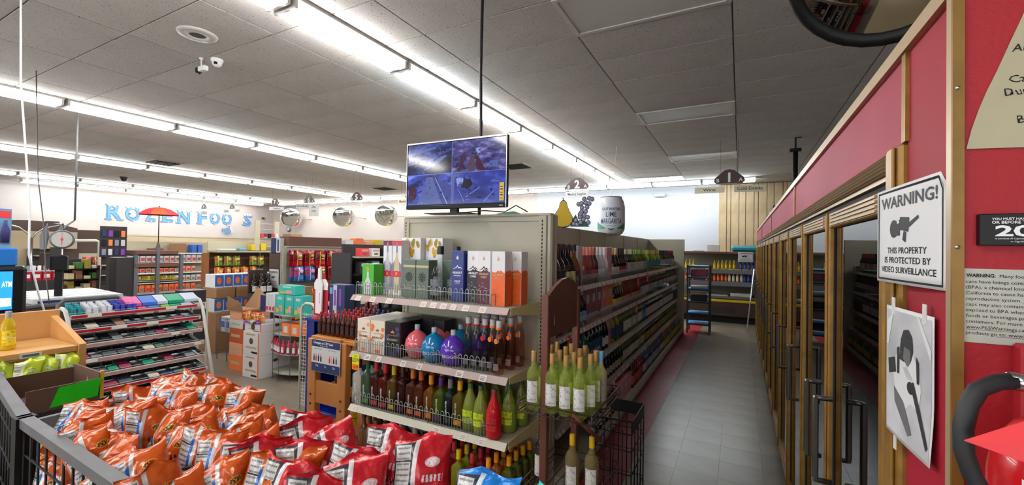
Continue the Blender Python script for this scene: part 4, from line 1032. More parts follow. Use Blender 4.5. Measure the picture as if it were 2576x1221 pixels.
# ---------------------------------------------------------------- snack bags
class E:
    """tiny expression builder over shader math nodes"""
    def __init__(s, t, sock): s.t, s.s = t, sock
    def _op(s, op, o=None, rev=False):
        n = s.t.nodes.new('ShaderNodeMath'); n.operation = op
        a, b_ = (o, s) if rev else (s, o)
        for k, v in enumerate((a, b_)):
            if v is None: continue
            if isinstance(v, E): s.t.links.new(v.s, n.inputs[k])
            else: n.inputs[k].default_value = v
        return E(s.t, n.outputs[0])
    def __add__(s, o): return s._op('ADD', o)
    def __sub__(s, o): return s._op('SUBTRACT', o)
    def __mul__(s, o): return s._op('MULTIPLY', o)
    def gt(s, o): return s._op('GREATER_THAN', o)
    def lt(s, o): return s._op('LESS_THAN', o)
    def mx(s, o): return s._op('MAXIMUM', o)
    def fr(s): return s._op('FRACT')
def bagmat(name, main, side, panel, stripe, stripe2, logo, logo2, rough=.22):
    big = .11 if 'candy' in name else .019
    m, t, b = nt(name); N, L = t.nodes, t.links
    uv = N.new('ShaderNodeUVMap'); sp = N.new('ShaderNodeSeparateXYZ'); L.new(uv.outputs[0], sp.inputs[0])
    u, v = E(t, sp.outputs[0]), E(t, sp.outputs[1])
    ns = N.new('ShaderNodeTexNoise'); ns.inputs['Scale'].default_value = 30; L.new(uv.outputs[0], ns.inputs[0]); nz = E(t, ns.outputs[0])
    ns2 = N.new('ShaderNodeTexNoise'); ns2.inputs['Scale'].default_value = 60
    mp = N.new('ShaderNodeMapping'); mp.inputs['Scale'].default_value = (1, 5, 1); L.new(uv.outputs[0], mp.inputs[0]); L.new(mp.outputs[0], ns2.inputs[0]); tx = E(t, ns2.outputs[0])
    cur = None
    def over(mask, col):
        nonlocal cur
        mx = N.new('ShaderNodeMix'); mx.data_type = 'RGBA'; L.new(mask.s, mx.inputs['Factor'])
        if cur is None: mx.inputs['A'].default_value = lin(main) + (1,)
        else: L.new(cur, mx.inputs['A'])
        mx.inputs['B'].default_value = lin(col) + (1,); cur = mx.outputs['Result']
    rect = lambda a, c, d, e: u.gt(a) * u.lt(c) * v.gt(d) * v.lt(e)
    edge = (v - .55) * (v - .55) * .35 + .40   # curved boundary
    over(u.lt(edge) * v.lt(.9), side)
    over(rect(.03, .30, .28, .86), panel)
    over(rect(.05, .28, .3, .84) * (v * 16).fr().lt(.35) * tx.gt(.47), (70, 68, 70))
    over(rect(.03, .30, .66, .68), (40, 40, 42))
    over(u.gt(edge - .07) * u.lt(edge + .01) * v.lt(.93), stripe)
    if stripe2: over(u.gt(edge - .13) * u.lt(edge - .07) * v.lt(.75), stripe2)
    # logo oval and flavour lettering blotches
    du, dv = u - .70, v - .64
    over((du * du * 1.0 + dv * dv * 6.0).lt(big), logo)
    over((du * du * 1.1 + dv * dv * 9.0).lt(big * .8) * (nz.gt(.47)), logo2)
    over(rect(.52, .9, .42, .5) * (u * 14 + nz).fr().lt(.55), (60, 30, 20) if main[1] > 60 else (240, 230, 230))
    over(rect(.5, .92, .12, .34) * nz.gt(.56), logo2)
    over(u.gt(1.0) * u.lt(2.0) * rect(1.15, 1.6, .25, .8), panel)
    L.new(cur, b.inputs['Base Color'])
    b.inputs['Roughness'].default_value = rough; b.inputs['Metallic'].default_value = .12; b.inputs['Coat Weight'].default_value = .3; b.inputs['Coat Roughness'].default_value = .12
    n3 = N.new('ShaderNodeTexNoise'); n3.inputs['Scale'].default_value = 22; n3.inputs['Detail'].default_value = 2; tc = N.new('ShaderNodeTexCoord'); L.new(tc.outputs['Object'], n3.inputs[0])
    bp = N.new('ShaderNodeBump'); bp.inputs['Strength'].default_value = .9; bp.inputs['Distance'].default_value = .012; L.new(n3.outputs[0], bp.inputs['Height']); L.new(bp.outputs[0], b.inputs['Normal'])
    MATS[name] = m
    return name
bagmat('bag_orange', (200, 84, 18), (196, 90, 40), (196, 196, 196), (210, 206, 204), (28, 96, 190), (206, 150, 50), (80, 44, 20))
bagmat('bag_red', (196, 22, 36), (52, 54, 60), (196, 194, 190), (226, 216, 218), None, (232, 190, 196), (246, 240, 240), .3)
bagmat('bag_blue', (20, 126, 214), (40, 44, 60), (190, 190, 190), (214, 226, 236), None, (230, 240, 246), (200, 224, 240), .3)
bagmat('bag_teal', (40, 200, 200), (40, 60, 70), (190, 190, 190), (214, 236, 236), None, (230, 240, 246), (200, 224, 240), .3)
bagmat('bag_lime', (190, 206, 50), (206, 214, 120), (226, 230, 210), (236, 240, 214), None, (90, 150, 40), (230, 236, 220), .3)
bagmat('bag_candy_red', (190, 20, 40), (190, 20, 40), (120, 20, 30), (226, 190, 60), None, (40, 20, 24), (236, 206, 60), .25)
bagmat('bag_candy_orange', (236, 150, 40), (236, 150, 40), (214, 80, 40), (240, 210, 90), None, (236, 90, 120), (250, 220, 110), .25)
bagmat('bag_candy_green', (110, 150, 40), (110, 150, 40), (214, 120, 40), (240, 230, 120), None, (206, 120, 60), (230, 230, 110), .25)
bagmat('bag_candy_blue', (40, 110, 190), (40, 110, 190), (200, 60, 110), (230, 230, 240), None, (226, 90, 130), (230, 236, 246), .25)
bagmat('bag_dark', (40, 40, 50), (40, 40, 50), (120, 120, 130), (90, 90, 100), None, (190, 190, 200), (120, 120, 130), .25)
BAGM = {}
def bag_mesh(m, w_, h_, T, seed, nu=18, nv=22):
    k = (m, w_, h_, T, seed, nu, nv)
    if k in BAGM: return BAGM[k]
    r = random.Random(seed)
    ph = [r.uniform(0, 6.28) for _ in range(8)]
    fx, fz = r.uniform(.8, 1.4), r.uniform(.8, 1.4); lean = r.uniform(-.35, .35); fold = r.uniform(.3, .7)
    vs = []; fs = []; uvs = []
    for side in (0, 1):
        for j in range(nv + 1):
            for i in range(nu + 1):
                u, v = i / nu, j / nv
                x = (u - .5) * w_ * (1 - .10 * math.sin(PI * v)); z = v * h_
                bul = max(0, math.sin(PI * min(1, max(0, (v - .05) / .88)))) ** .55 * max(0, math.sin(PI * u)) ** .6
                cr = .16 * math.sin(11 * u * fx + 4 * v + ph[0]) * math.sin(7 * v * fz + ph[1]) + .12 * math.sin(17 * u + 9 * v + ph[2]) + .13 * math.sin(6 * u - 15 * v + ph[3]) + .10 * abs(math.sin(12 * v + 5 * u + ph[6])) - .12 * abs(math.sin(9 * u - 8 * v + ph[7]))
                d = T * bul * (1 + cr * (1.1 - .5 * bul))
                top = max(0, (v - .88) / .12)
                yb = (.010 * math.sin(13 * u + ph[4]) + lean * .05) * top + .012 * math.sin(3 * u + ph[5]) * (v ** 2)
                z2 = z - top * .02 * abs(math.sin(PI * (u - fold) * 1.2)) + (.022 * (u - .5) * (1 if lean > 0 else -1)) * v
                vs.append((x * (1 - .03 * top), yb + (-d if side == 0 else d * .8), z2))
    def I(s_, i, j): return s_ * (nu + 1) * (nv + 1) + j * (nu + 1) + i
    for side in (0, 1):
        for j in range(nv):
            for i in range(nu):
                f = [I(side, i, j), I(side, i + 1, j), I(side, i + 1, j + 1), I(side, i, j + 1)]
                uv = [(i / nu, j / nv), ((i + 1) / nu, j / nv), ((i + 1) / nu, (j + 1) / nv), (i / nu, (j + 1) / nv)]
                if side: f = f[::-1]; uv = [(2 - a, c) for a, c in uv][::-1]
                fs.append(f); uvs += uv
    me = bpy.data.meshes.new('snack_bag'); me.from_pydata(vs, [], fs); me.materials.append(MATS[m])
    ul = me.uv_layers.new(name='UVMap')
    ul.data.foreach_set('uv', [c for q in uvs for c in q])
    me.polygons.foreach_set('use_smooth', [True] * len(me.polygons))
    me.update(); BAGM[k] = me
    return me
def place_bag(name, label, m, loc, rz, tilt, roll, group, w_=.135, h_=.2, T=.044, seed=0, cat='snack bag', nu=18, nv=22):
    o = link(name, bag_mesh(m, w_, h_, T, seed, nu, nv))
    o.matrix_world = Matrix.Translation(loc) @ Matrix.Rotation(rz, 4, 'Z') @ Matrix.Rotation(tilt, 4, 'X') @ Matrix.Rotation(roll, 4, 'Y')
    return tag(o, label, cat, group)
rb = random.Random(21)
for c in range(12):
    for r_ in range(4):
        x = -2.08 + c * .085 + rb.uniform(-.015, .015) + (.03 if r_ % 2 else 0)
        y = .60 + r_ * .108 + rb.uniform(-.015, .015)
        if r_ == 3 and c > 9: continue
        if r_ == 0 and c > 10: continue
        top = .055 * math.sin(PI * min(1, (c + 1) / 7)) * (r_ / 3) + rb.uniform(-.012, .028)
        place_bag('snack_bag', 'orange snack bag in the bin, %s from left, %s row from the rail' % (ordw(c), ORD[r_]), 'bag_orange', (x, y, .93 + top), math.radians(rb.uniform(20, 78)), math.radians(rb.uniform(-30, -4)), math.radians(rb.uniform(-24, 24)), 'orange snack bags in the bin', seed=rb.randrange(8))
for c in range(9):
    place_bag('snack_bag', 'orange snack bag low in the bin under the others, %s from the left' % ordw(c), 'bag_orange', (-2.05 + c * .11, .57, .76), math.radians(rb.uniform(20, 60)), -.2, rb.uniform(-.2, .2), 'orange snack bags low in the bin', seed=rb.randrange(8))
reds = [(-1.30, .90, 1, 'leftmost tall'), (-1.19, .93, 1, 'second back row'), (-1.09, .945, 1, 'third back row'), (-.955, .955, 1, 'fourth back row'), (-.82, .955, 1, 'rightmost back row'), (-1.0, .83, 0, 'middle front'), (-1.2, .78, 0, 'front left'), (-.9, .80, 0, 'front right'), (-1.1, .82, 0, 'front centre'), (-1.28, .72, 0, 'lower left corner'), (-1.1, .7, -1, 'bottom edge left'), (-.95, .7, -1, 'bottom edge right')]
for k, (x, y, hi, nm) in enumerate(reds):
    place_bag('tortilla_chip_bag', 'red and dark grey chip bag, %s of the red bags in the bin' % nm, 'bag_red', (x + .03, y + .0, .925 + .015 * hi), math.radians(rb.uniform(28, 62)), math.radians(rb.uniform(-34, -16)), math.radians(rb.uniform(-16, 22)), 'red chip bags in the bin', .17, .225, .036, seed=20 + k % 5)
place_bag('tortilla_chip_bag', 'bright blue chip bag in front of the bottle endcap', 'bag_blue', (-.60, .93, .90), math.radians(18), -.35, .16, None, .18, .225, .036, seed=31)
place_bag('tortilla_chip_bag', 'turquoise chip bag corner at the bottom of the view', 'bag_teal', (-.405, .95, .91), math.radians(12), -.3, .25, None, .16, .225, .034, seed=32)

# ---------------------------------------------------------------- wire bin that holds the bags
mat('rail_grey', (92, 92, 94), .5, c2=(80, 80, 82), scale=10); mat('slat_grey', (110, 114, 118), .7, bump=.3, bscale=80); mat('yellow_wire', (196, 170, 90), .4)
bin_ = thing('display_bin', 'black wire display bin with flat grey rail holding the chip bags', 'display bin', (0, 0, 0))
def bar(q, a, b_, w_, h_, m):
    a, b_ = Vector(a), Vector(b_); d = (b_ - a); dn = d.normalized(); s = Vector((-dn.y, dn.x, 0)).normalized() * w_ / 2; u = Vector((0, 0, h_ / 2))
    vs = [a - s - u, a + s - u, a + s + u, a - s + u, b_ - s - u, b_ + s - u, b_ + s + u, b_ - s + u]
    q.add(vs, [(0, 1, 2, 3), (7, 6, 5, 4), (0, 4, 5, 1), (1, 5, 6, 2), (2, 6, 7, 3), (3, 7, 4, 0)], m)
q = MB(); bar(q, (-2.145, .535, 1.085), (-.2, .475, 1.085), .034, .03, 'rail_grey'); link('top_rail', q, bin_)
q = MB(); bar(q, (-3.3, .685, 1.085), (-2.155, .536, 1.085), .034, .03, 'rail_grey'); link('top_rail', q, bin_)
q = MB(); bar(q, (-2.15, .536, 1.10), (-2.15, .536, .4), .045, .045, 'black'); q.box(-2.172, -2.128, .51, .56, .2, 1.1, 'black'); link('corner_post', q, bin_)
for k in range(2):
    q = MB(); bar(q, (-2.14, .56, 1.065 - .045 * k), (-2.16, 1.0, 1.065 - .045 * k), .02, .036, 'slat_grey'); link('divider_slat', q, bin_)
q = MB()
for z in (.98, .86, .74, .6): q.tube([(-2.145, .53, z), (-.2, .47, z)], .0035, 'black', 5); q.tube([(-3.3, .685, z), (-2.155, .53, z)], .0035, 'black', 5)
k = 0; x = -3.25
while x < -.25:
    yy = .53 + (.06 / 1.945) * (-2.145 - x) if x > -2.15 else .53 + (-2.15 - x) * .135
    q.tube([(x, yy, 1.07), (x, yy, .4)], .0035, 'black', 5); x += .075
link('wire_front', q, bin_)
q = MB()
for z in (1.02, .94, .86, .74): q.tube([(-2.15, 1.01, z), (-1.25, 1.01, z)], .0035, 'yellow_wire', 5)
for z in (1.0, .955): q.tube([(-1.25, 1.01, z), (-.2, 1.01, z)], .003, 'yellow_wire', 5)
for k in range(50):
    x = -1.25 + k * .021; q.tube([(x, 1.01, 1.0), (x, 1.01, .9)], .0012, 'yellow_wire', 4)
link('wire_back', q, bin_)
q = MB(); q.box(-2.14, -.2, .54, 1.0, .66, .675, 'black'); link('tray', q, bin_)
q = MB()
for x, y in ((-2.14, .98), (-.22, .98), (-.22, .5)): q.box(x - .015, x + .015, y - .015, y + .015, 0, 1.0, 'black')
q.box(-2.165, -2.135, .52, .55, 0, .2, 'black'); link('leg', q, bin_)
q = MB()
for z in (1.055, 1.04): q.tube([(-1.50, .5, z - .0), (-1.22, .96, z)], .0045, 'black', 6)
link('divider_wire', q, bin_)
# small packs seen through the front of the bin, lower left
for k, c in enumerate([(120, 60, 150), (80, 140, 160), (40, 50, 130), (190, 50, 50), (60, 90, 160), (200, 170, 60)]):
    mat('pack_%d' % k, c, .4); q = MB(); q.box(-.03, .03, -.02, .02, 0, .15, 'pack_%d' % k, .006)
    tag(link('candy_pack', q, None, (-2.95 + .125 * k, .72 - .016 * k, .80)), 'small candy pack behind the wires below the left rail, %s from the left' % ORD[k], 'candy', 'candy packs behind the lower wires')
q = MB(); q.box(-3.3, -2.2, .62, .98, .78, .795, 'black'); 
link('lower_tray', q, bin_)

# snack box and lime bags left of the bin
mat('yellow_card', (214, 170, 40), .6); mat('lime_card', (170, 190, 50), .6); mat('green_foil', (50, 214, 40), .3, bump=.2, bscale=30); mat('brown_card', (98, 72, 58), .7); mat('wall_paint_white', (226, 226, 224), .35)
t = thing('snack_box', 'open cardboard snack tray with yellow sides and green flap, beside the bin', 'box', (-2.84, .78, .95))
t.scale = (.66, .9, .82)
q = MB(); q.box(-.26, -.25, -.12, .16, 0, .13, 'brown_card'); q.box(.21, .22, -.12, .16, 0, .12, 'brown_card'); q.box(-.26, .22, .15, .16, 0, .15, 'brown_card'); q.box(-.26, .22, -.12, .16, -.005, 0, 'brown_card'); link('tray', q, t)
q = MB(); q.poly([(-.26, 0), (.22, 0), (.22, .06), (.05, .075), (-.05, .11), (-.26, .17)], 'lime_card', (0, -.128, 0), .006); q.poly([(-.1, 0), (.2, 0), (.2, .05), (.02, .06), (-.1, .1)], 'yellow_card', (0, -.131, 0), .002); link('front_side', q, t)
q = MB(); q.add([(.225, -.04, .01), (.225, .14, .02), (.235, .15, .125), (.235, -.01, .115)], [(0, 1, 2, 3), (3, 2, 1, 0)], 'green_foil'); q.box(.205, .222, .15, .165, 0, .16, 'yellow_card'); link('green_flap', q, t)
q = MB(); q.poly([(-.04, .04), (.05, .045), (.03, .11)], 'blue_sky', (0, .146, 0), .002); q.poly([(.0, .045), (.05, .045), (.03, .11)], 'peach', (0, .1445, 0), .001); link('card_print', q, t)
for k, (x, y, rz) in enumerate([(-3.16, .70, .9), (-3.12, .76, 1.1), (-3.13, .84, .7), (-3.12, .90, 1.0)]):
    place_bag('jerky_bag', 'lime green snack bag standing in the box, %s from the left' % ORD[k], 'bag_lime', (x, y, .93), rz, -.15, rb.uniform(-.15, .15), 'lime snack bags in the box', .10, .19, .02, seed=40 + k)
# white wire arches
t = thing('white_wire_rack', 'white coated wire rack with rounded ends above the snack box', 'rack', (0, 0, 0))
for nm, a, c, z0, z1 in (('back_loop', (-3.38, .55), (-3.46, .95), .9, 1.055), ('front_loop', (-3.02, .55), (-3.04, .945), .86, 1.02)):
    q = MB(); d = Vector((c[0] - a[0], c[1] - a[1])).normalized() * .02
    P_ = [(a[0], a[1], z1), (c[0] - d.x, c[1] - d.y, z1), (c[0], c[1], z1 - .02), (c[0], c[1], z0 - .3)]
    q.tube(P_, .007, 'wall_paint_white', 8); q.tube([(a[0], a[1], z1 - .05), (c[0], c[1], z1 - .05)], .005, 'wall_paint_white', 6); q.tube([(a[0], a[1], z1), (a[0], a[1], z0 - .3)], .007, 'wall_paint_white', 8)
    link(nm, q, t)
# wooden shelf unit
mat('birch', (206, 156, 96), .45, c2=(190, 138, 80), scale=2.2)
t = thing('wooden_shelf', 'honey coloured wooden shelf unit at the left edge with a yellow bottle on it', 'shelf', (0, 0, 0))
q = MB(); q.box(-3.62, -3.24, .3, 1.0, 1.09, 1.125, 'birch', .004); link('shelf_board', q, t)
q = MB(); q.box(-3.66, -3.64, .3, 1.04, .4, 1.285, 'birch', .003); link('back_board', q, t)
q = MB(); q.add([(-3.64, 1.0, .2), (-3.22, 1.0, .2), (-3.22, 1.0, 1.13), (-3.42, 1.0, 1.19), (-3.64, 1.0, 1.25), (-3.64, 1.03, .2), (-3.22, 1.03, .2), (-3.22, 1.03, 1.13), (-3.42, 1.03, 1.19), (-3.64, 1.03, 1.25)], [(0, 1, 2, 3, 4), (9, 8, 7, 6, 5), (1, 6, 7, 2), (2, 7, 8, 3), (3, 8, 9, 4), (4, 9, 5, 0)], 'birch'); link('side_board', q, t)
q = MB(); q.box(-3.236, -3.233, .78, .86, 1.093, 1.118, 'paper'); q.box(-3.233, -3.2325, .79, .85, 1.1, 1.112, 'print_mid'); link('price_label', q, t)
q = MB(); q.box(-3.62, -3.24, .3, 1.0, .84, .855, 'birch'); link('lower_board', q, t)
bottle('vodka_bottle', 'yellow flavoured vodka bottle on the wooden shelf at the left edge', 'bottle', (-3.38, .772, 1.125), PI / 2, None, SP('malibu', bcol('lemon', (226, 200, 30), mixf=.5), capm((150, 150, 150)), labm((240, 210, 30)), 16, 1.0, word='CITRON', wcol='white', scale=.70))
bottle('vodka_bottle', 'green flavoured vodka bottle under the wooden shelf', 'bottle', (-3.30, .93, .855), PI / 2, None, SP('malibu', bcol('limeg', (70, 120, 40), mixf=.6), capm((120, 130, 130)), labm((60, 110, 40)), 16, 1.0, word='LIME', wcol='lime_tag', scale=.88))
# ATM / screen machine
mat('screen_blue', (30, 110, 230), .3, emit=1.3); mat('screen_white', (210, 230, 250), .3, emit=1.6)
t = thing('cash_machine', 'black cash machine with a glowing blue screen at the left edge', 'cash machine', (-4.0, .5, 0))
q = MB(); q.box(-.35, 0, -.1, .49, .0, 1.535, 'black', .02); link('cabinet', q, t)
q = MB(); q.box(0, .004, .1, .425, 1.27, 1.505, 'screen_blue'); q.box(.004, .005, .2, .42, 1.29, 1.34, 'screen_white')
g = MB().text('ATM', .032, 0, 0, 0, 'screen_white', 'c', .042, .02)
q.add([(.006, .40 + v[0], 1.41 + v[2]) for v in g.v], g.f, 'screen_white'); link('screen', q, t)
q = MB(); q.box(-.3, -.02, .1, .45, 1.535, 1.65, 'bag_blue' if 0 else 'royal_blue' if 'royal_blue' in MATS else mat('royal_blue', (24, 110, 190), .5), .01)
tag(link('blue_box', q, None, (-4.0, .5, 0)), 'plain blue box standing on the black cash machine', 'box')
t = thing('hanging_banner', 'light blue banner with drink bottles printed on it, at the left edge', 'banner', (-4.6, .95, 1.62))
mat('banner_blue', (120, 160, 190), .5, c2=(90, 140, 180), scale=3)
q = MB(); q.box(-.003, 0, -.3, .10, 0, .30, 'banner_blue'); q.box(0, .002, -.3, .095, .235, .285, 'tag_red'); link('panel', q, t)
q = MB()
for k in range(3): q.lathe([(0, 0), (.02, 0), (.022, .09), (.008, .13), (.008, .16), (0, .16)], ('peach', 'gold_box', 'berry')[k], 8, .01, -.02 + .045 * k, .06, sx=.1)
link('printed_bottles', q, t)

# ---------------------------------------------------------------- confectionery (gum) rack
mat('rail_red', (170, 26, 44), .35); mat('rail_rose', (176, 132, 128), .4); mat('rack_cream', (206, 204, 196), .4); mat('tray_clear', (70, 74, 78), .25)
gr = thing('gum_rack', 'sloping wire gum and candy rack with red price strips', 'rack', (0, 0, 0))
GY0, GY1 = 1.60, 2.66
def gx(z): return -5.08 - .30 * z
for yy in (GY0 - .02, GY1 + .02):
    q = MB(); P_ = [(gx(.02) + .06, yy, .0), (gx(.95) + .02, yy, .98), (gx(1.05) - .02, yy, 1.06), (gx(1.05) - .10, yy, 1.08), (gx(1.05) - .18, yy, 1.04), (gx(.9) - .24, yy, .9), (gx(.3) - .32, yy, .0)]
    q.tube(P_, .017, 'rack_cream', 8); link('side_loop', q, gr)
gz = [1.0, .868, .735, .60, .46, .325, .19]
gum_c = [(30, 140, 150), (226, 228, 232), (60, 70, 170), (220, 90, 150), (60, 110, 200), (120, 190, 60), (20, 150, 110), (200, 210, 225), (40, 44, 50), (90, 96, 104), (160, 60, 90), (70, 120, 90), (40, 60, 110), (130, 136, 140), (170, 130, 110), (230, 220, 200)]
for k, c in enumerate(gum_c): mat('gum_%d' % k, c, .35)
rg = random.Random(9)
for i, z in enumerate(gz):
    x = gx(z)
    q = MB(); q.add([(x, GY0, z - .01), (x, GY1, z - .01), (x - .24, GY1, z + .055), (x - .24, GY0, z + .055), (x, GY0, z - .018), (x, GY1, z - .018), (x - .24, GY1, z + .047), (x - .24, GY0, z + .047)], [(0, 1, 2, 3), (7, 6, 5, 4), (0, 4, 5, 1), (2, 6, 7, 3), (1, 5, 6, 2), (3, 7, 4, 0)], 'black')
    s = link('shelf', q, gr)
    m = 'rail_red' if i in (0, 1, 5, 6) else 'rail_rose'
    q = MB(); q.box(x, x + .008, GY0, GY1, z - .018, z + .022, 'rack_cream', .003); q.box(x + .008, x + .010, GY0 + .01, GY1 - .02, z - .010, z + .014, m)
    for yy, ww in {0: [(GY0 + .12, .1), (GY1 - .32, .1)], 1: [(GY0 + .28, .12), (GY1 - .5, .1)], 2: [(GY1 - .3, .08)], 3: [(GY0 + .02, .14), (GY1 - .1, .07)]}.get(i, []): q.box(x + .010, x + .0115, yy, yy + ww, z - .012, z + .016, 'price_tag')
    link('price_strip', q, s)
    q = MB(); q.tube([(x - .01, GY0, z + .034), (x - .01, GY1, z + .034)], .002, 'rack_cream', 4); link('retaining_wire', q, s)
    # product trays: countable displays
    y = GY0 + .015; n = 0
    while y < GY1 - .06:
        wd = rg.choice((.085, .1, .115)); wd = min(wd, GY1 - y - .005)
        gi = ([0, 1, 1, 2, 2, 3, 4, 5, 6, 7, 7][min(n, 10)] if i == 0 else rg.choice((8, 9, 9, 10, 11, 12, 13, 14, 15, 6, 13)))
        t = thing('gum_tray', 'small open candy tray on the %s shelf of the gum rack, %s from the left' % (ORD[i], ORD[n]), 'candy', (x - .02, y, z), 0, 'candy trays on the gum rack')
        q = MB(); sl = .27
        def zs(dx): return dx * sl
        L_ = .19; w2 = wd - .006
        q.add([(0, 0, 0), (0, w2, 0), (-L_, w2, zs(L_)), (-L_, 0, zs(L_)), (0, 0, .022), (0, w2, .022), (-L_, w2, zs(L_) + .024), (-L_, 0, zs(L_) + .024)], [(3, 2, 1, 0), (0, 1, 5, 4), (1, 2, 6, 5), (2, 3, 7, 6), (3, 0, 4, 7)], 'tray_clear' if gi > 8 or i else 'gum_%d' % gi)
        link('tray', q, t)
        filled = 1.0 if i == 0 else rg.choice((.0, .3, .6, .9, .5))
        q = MB()
        if i == 0 and gi in (0, 1, 2):
            for a in range(2):
                for c_ in range(4): q.cyl(-.03 - .045 * c_, w2 * (.27 + .46 * a), zs(.03 + .045 * c_) + .01, zs(.03 + .045 * c_) + .07, .021, 'gum_%d' % gi, 8)
        elif filled > 0:
            nn = max(1, int(6 * filled))
            for c_ in range(nn):
                d0 = .012 + c_ * .028
                q.add([(-d0, .004, zs(d0) + .012), (-d0, w2 - .004, zs(d0) + .012), (-d0 - .025, w2 - .004, zs(d0) + .036), (-d0 - .025, .004, zs(d0) + .036), (-d0 - .026, .004, zs(d0) + .01), (-d0 - .026, w2 - .004, zs(d0) + .01)], [(0, 1, 2, 3), (3, 2, 5, 4), (0, 3, 4), (1, 5, 2)], 'gum_%d' % gi)
        if q.v: link('packs', q, t)
        y += wd; n += 1
# boxes of gum standing on the top of the rack
for k, (gi, wd, nm) in enumerate([(3, .13, 'pink and white'), (4, .13, 'bright blue'), (7, .1, 'pale grey'), (6, .15, 'green'), (7, .15, 'pale blue')]):
    q = MB(); y0 = GY0 + .43 + sum([.13, .13, .1, .15, .15][:k]); 
    q.add([(-.03, 0, 0), (-.03, wd - .008, 0), (-.16, wd - .008, .06), (-.16, 0, .06), (-.2, wd - .008, .05), (-.2, 0, .05), (-.2, 0, -.03), (-.2, wd - .008, -.03), (-.03, 0, -.03), (-.03, wd - .008, -.03)], [(0, 1, 2, 3), (3, 2, 4, 5), (8, 9, 1, 0), (5, 4, 7, 6), (8, 0, 3, 5, 6), (9, 7, 4, 2, 1), (6, 7, 9, 8)], 'gum_%d' % gi)
    tag(link('gum_display', q, None, (gx(1.0) - .02, y0, 1.075)), nm + ' gum display carton on top of the gum rack' + (', at the right end' if k == 4 else ''), 'candy')
# grey pipe frame behind the rack
t = thing('pipe_rail', 'bent grey pipe rail behind the gum rack', 'rail', (0, 0, 0))
q = MB(); q.tube([(-5.72, 1.62, 0), (-5.72, 1.62, 1.09), (-5.72, 1.66, 1.13), (-5.72, 2.05, 1.13), (-5.72, 2.1, 1.10), (-5.72, 2.1, .6)], .02, 'rail_grey', 8); link('pipe', q, t)

# ---------------------------------------------------------------- wine stand with brown posts and wire shelves
mat('stand_brown', (112, 64, 48), .5, c2=(98, 54, 40), scale=4); mat('wire_brown', (74, 50, 44), .5)
ws = thing('wine_stand', 'brown painted wine display stand with arched header and wire shelves', 'display stand', (0, 0, 0))
for y in (2.09, 2.56):
    q = MB(); q.box(-.915, -.875, y - .02, y + .02, 0, 1.46 if y < 2.3 else 1.46, 'stand_brown', .004); link('post', q, ws)
q = MB(); pts = [(2.10, 1.23), (2.55, 1.23), (2.55, 1.475), (2.48, 1.515), (2.38, 1.535), (2.30, 1.53), (2.2, 1.50), (2.10, 1.455)]
q.add([(-.905, a, c) for a, c in pts] + [(-.885, a, c) for a, c in pts], [tuple(range(8))[::-1], tuple(range(8, 16))] + [(i, (i + 1) % 8, (i + 1) % 8 + 8, i + 8) for i in range(8)], 'stand_brown'); link('header', q, ws)
q = MB(); q.poly([(.0, 0), (.012, 0), (.011, .03), (.006, .065), (.001, .03)], 'print_pale', (0, 0, 0)); q.v = [(-.884, 2.17 + v[0], 1.29 + v[2]) for v in q.v]; link('emblem', q, ws)
for z in (.86, .42):
    q = MB()
    q.tube([(-1.02, 2.02, z + .04), (-.62, 2.02, z + .04), (-.62, 2.55, z + .04), (-1.02, 2.55, z + .04)], .005, 'wire_brown', 6, True)
    q.tube([(-1.02, 2.02, z - .006), (-.62, 2.02, z - .006), (-.62, 2.55, z - .006), (-1.02, 2.55, z - .006)], .005, 'wire_brown', 6, True)
    for k in range(10): q.tube([(-1.0 + .04 * k, 2.02, z - .006), (-1.0 + .04 * k, 2.55, z - .006)], .0032, 'wire_brown', 5)
    for xx, yy in ((-1.02, 2.02), (-.62, 2.02), (-.62, 2.55), (-1.02, 2.55)): q.tube([(xx, yy, z - .006), (xx, yy, z + .04)], .004, 'wire_brown', 5)
    link('wire_shelf', q, ws)
q = MB(); q.tube([(-.72, 2.03, .89), (-.66, 2.1, .80), (-.63, 2.2, .72)], .012, 'stand_brown', 6); link('brace', q, ws)
wsp = SP('wine', bcol('whitewine', (206, 220, 120), mixf=.22), capm((170, 128, 66)), labm((232, 232, 232)), 18, .85, scale=.97)
MATS['label_232_232_232'].node_tree.nodes['Principled BSDF'].inputs['Base Color'].links and None
kk = 0
for r_, (y, xs) in enumerate([(2.075, (-.955, -.85, -.775, -.70)), (2.165, (-.93, -.845, -.765, -.675)), (2.255, (-.93, -.845, -.765, -.675)), (2.345, (-.93, -.845, -.765))]):
    for c_, x in enumerate(xs):
        bottle('wine_bottle', 'white wine bottle with gold cap on the brown stand, %s row, %s from the left' % (ORD[r_], ORD[c_]), 'bottle', (x, y, .86), .15, 'gold capped white wine on the brown stand', wsp)
bottle('wine_bottle', 'pale wine bottle with light blue neck at the right end of the brown stand', 'bottle', (-.655, 2.28, .86), .2, None, SP('wine', bcol('palewine', (200, 190, 150), mixf=.55), capm((90, 170, 210)), labm((150, 140, 140)), 16, .8, scale=.95))
for k, (x, y) in enumerate([(-.80, 2.2), (-.70, 2.22)]):
    bottle('wine_bottle', 'wine bottle with bright yellow cap on the lower wire shelf, %s of two' % ('left', 'right')[k], 'bottle', (x + .03, y - .03, .42), .15, 'yellow capped wine on the lower wire shelf', SP('wine', bcol('rosew', (190, 176, 120), mixf=.3), capm((236, 190, 20)), labm((228, 228, 224)), 16, .8))
bottle('wine_bottle', 'dark wine bottle on the lower wire shelf beside the brown post', 'bottle', (-.96, 2.2, .42), .1, None, SP('wine', bcol('darkw', (26, 26, 30), mixf=.85), capm((30, 30, 34)), labm((214, 214, 214)), 12, .8))
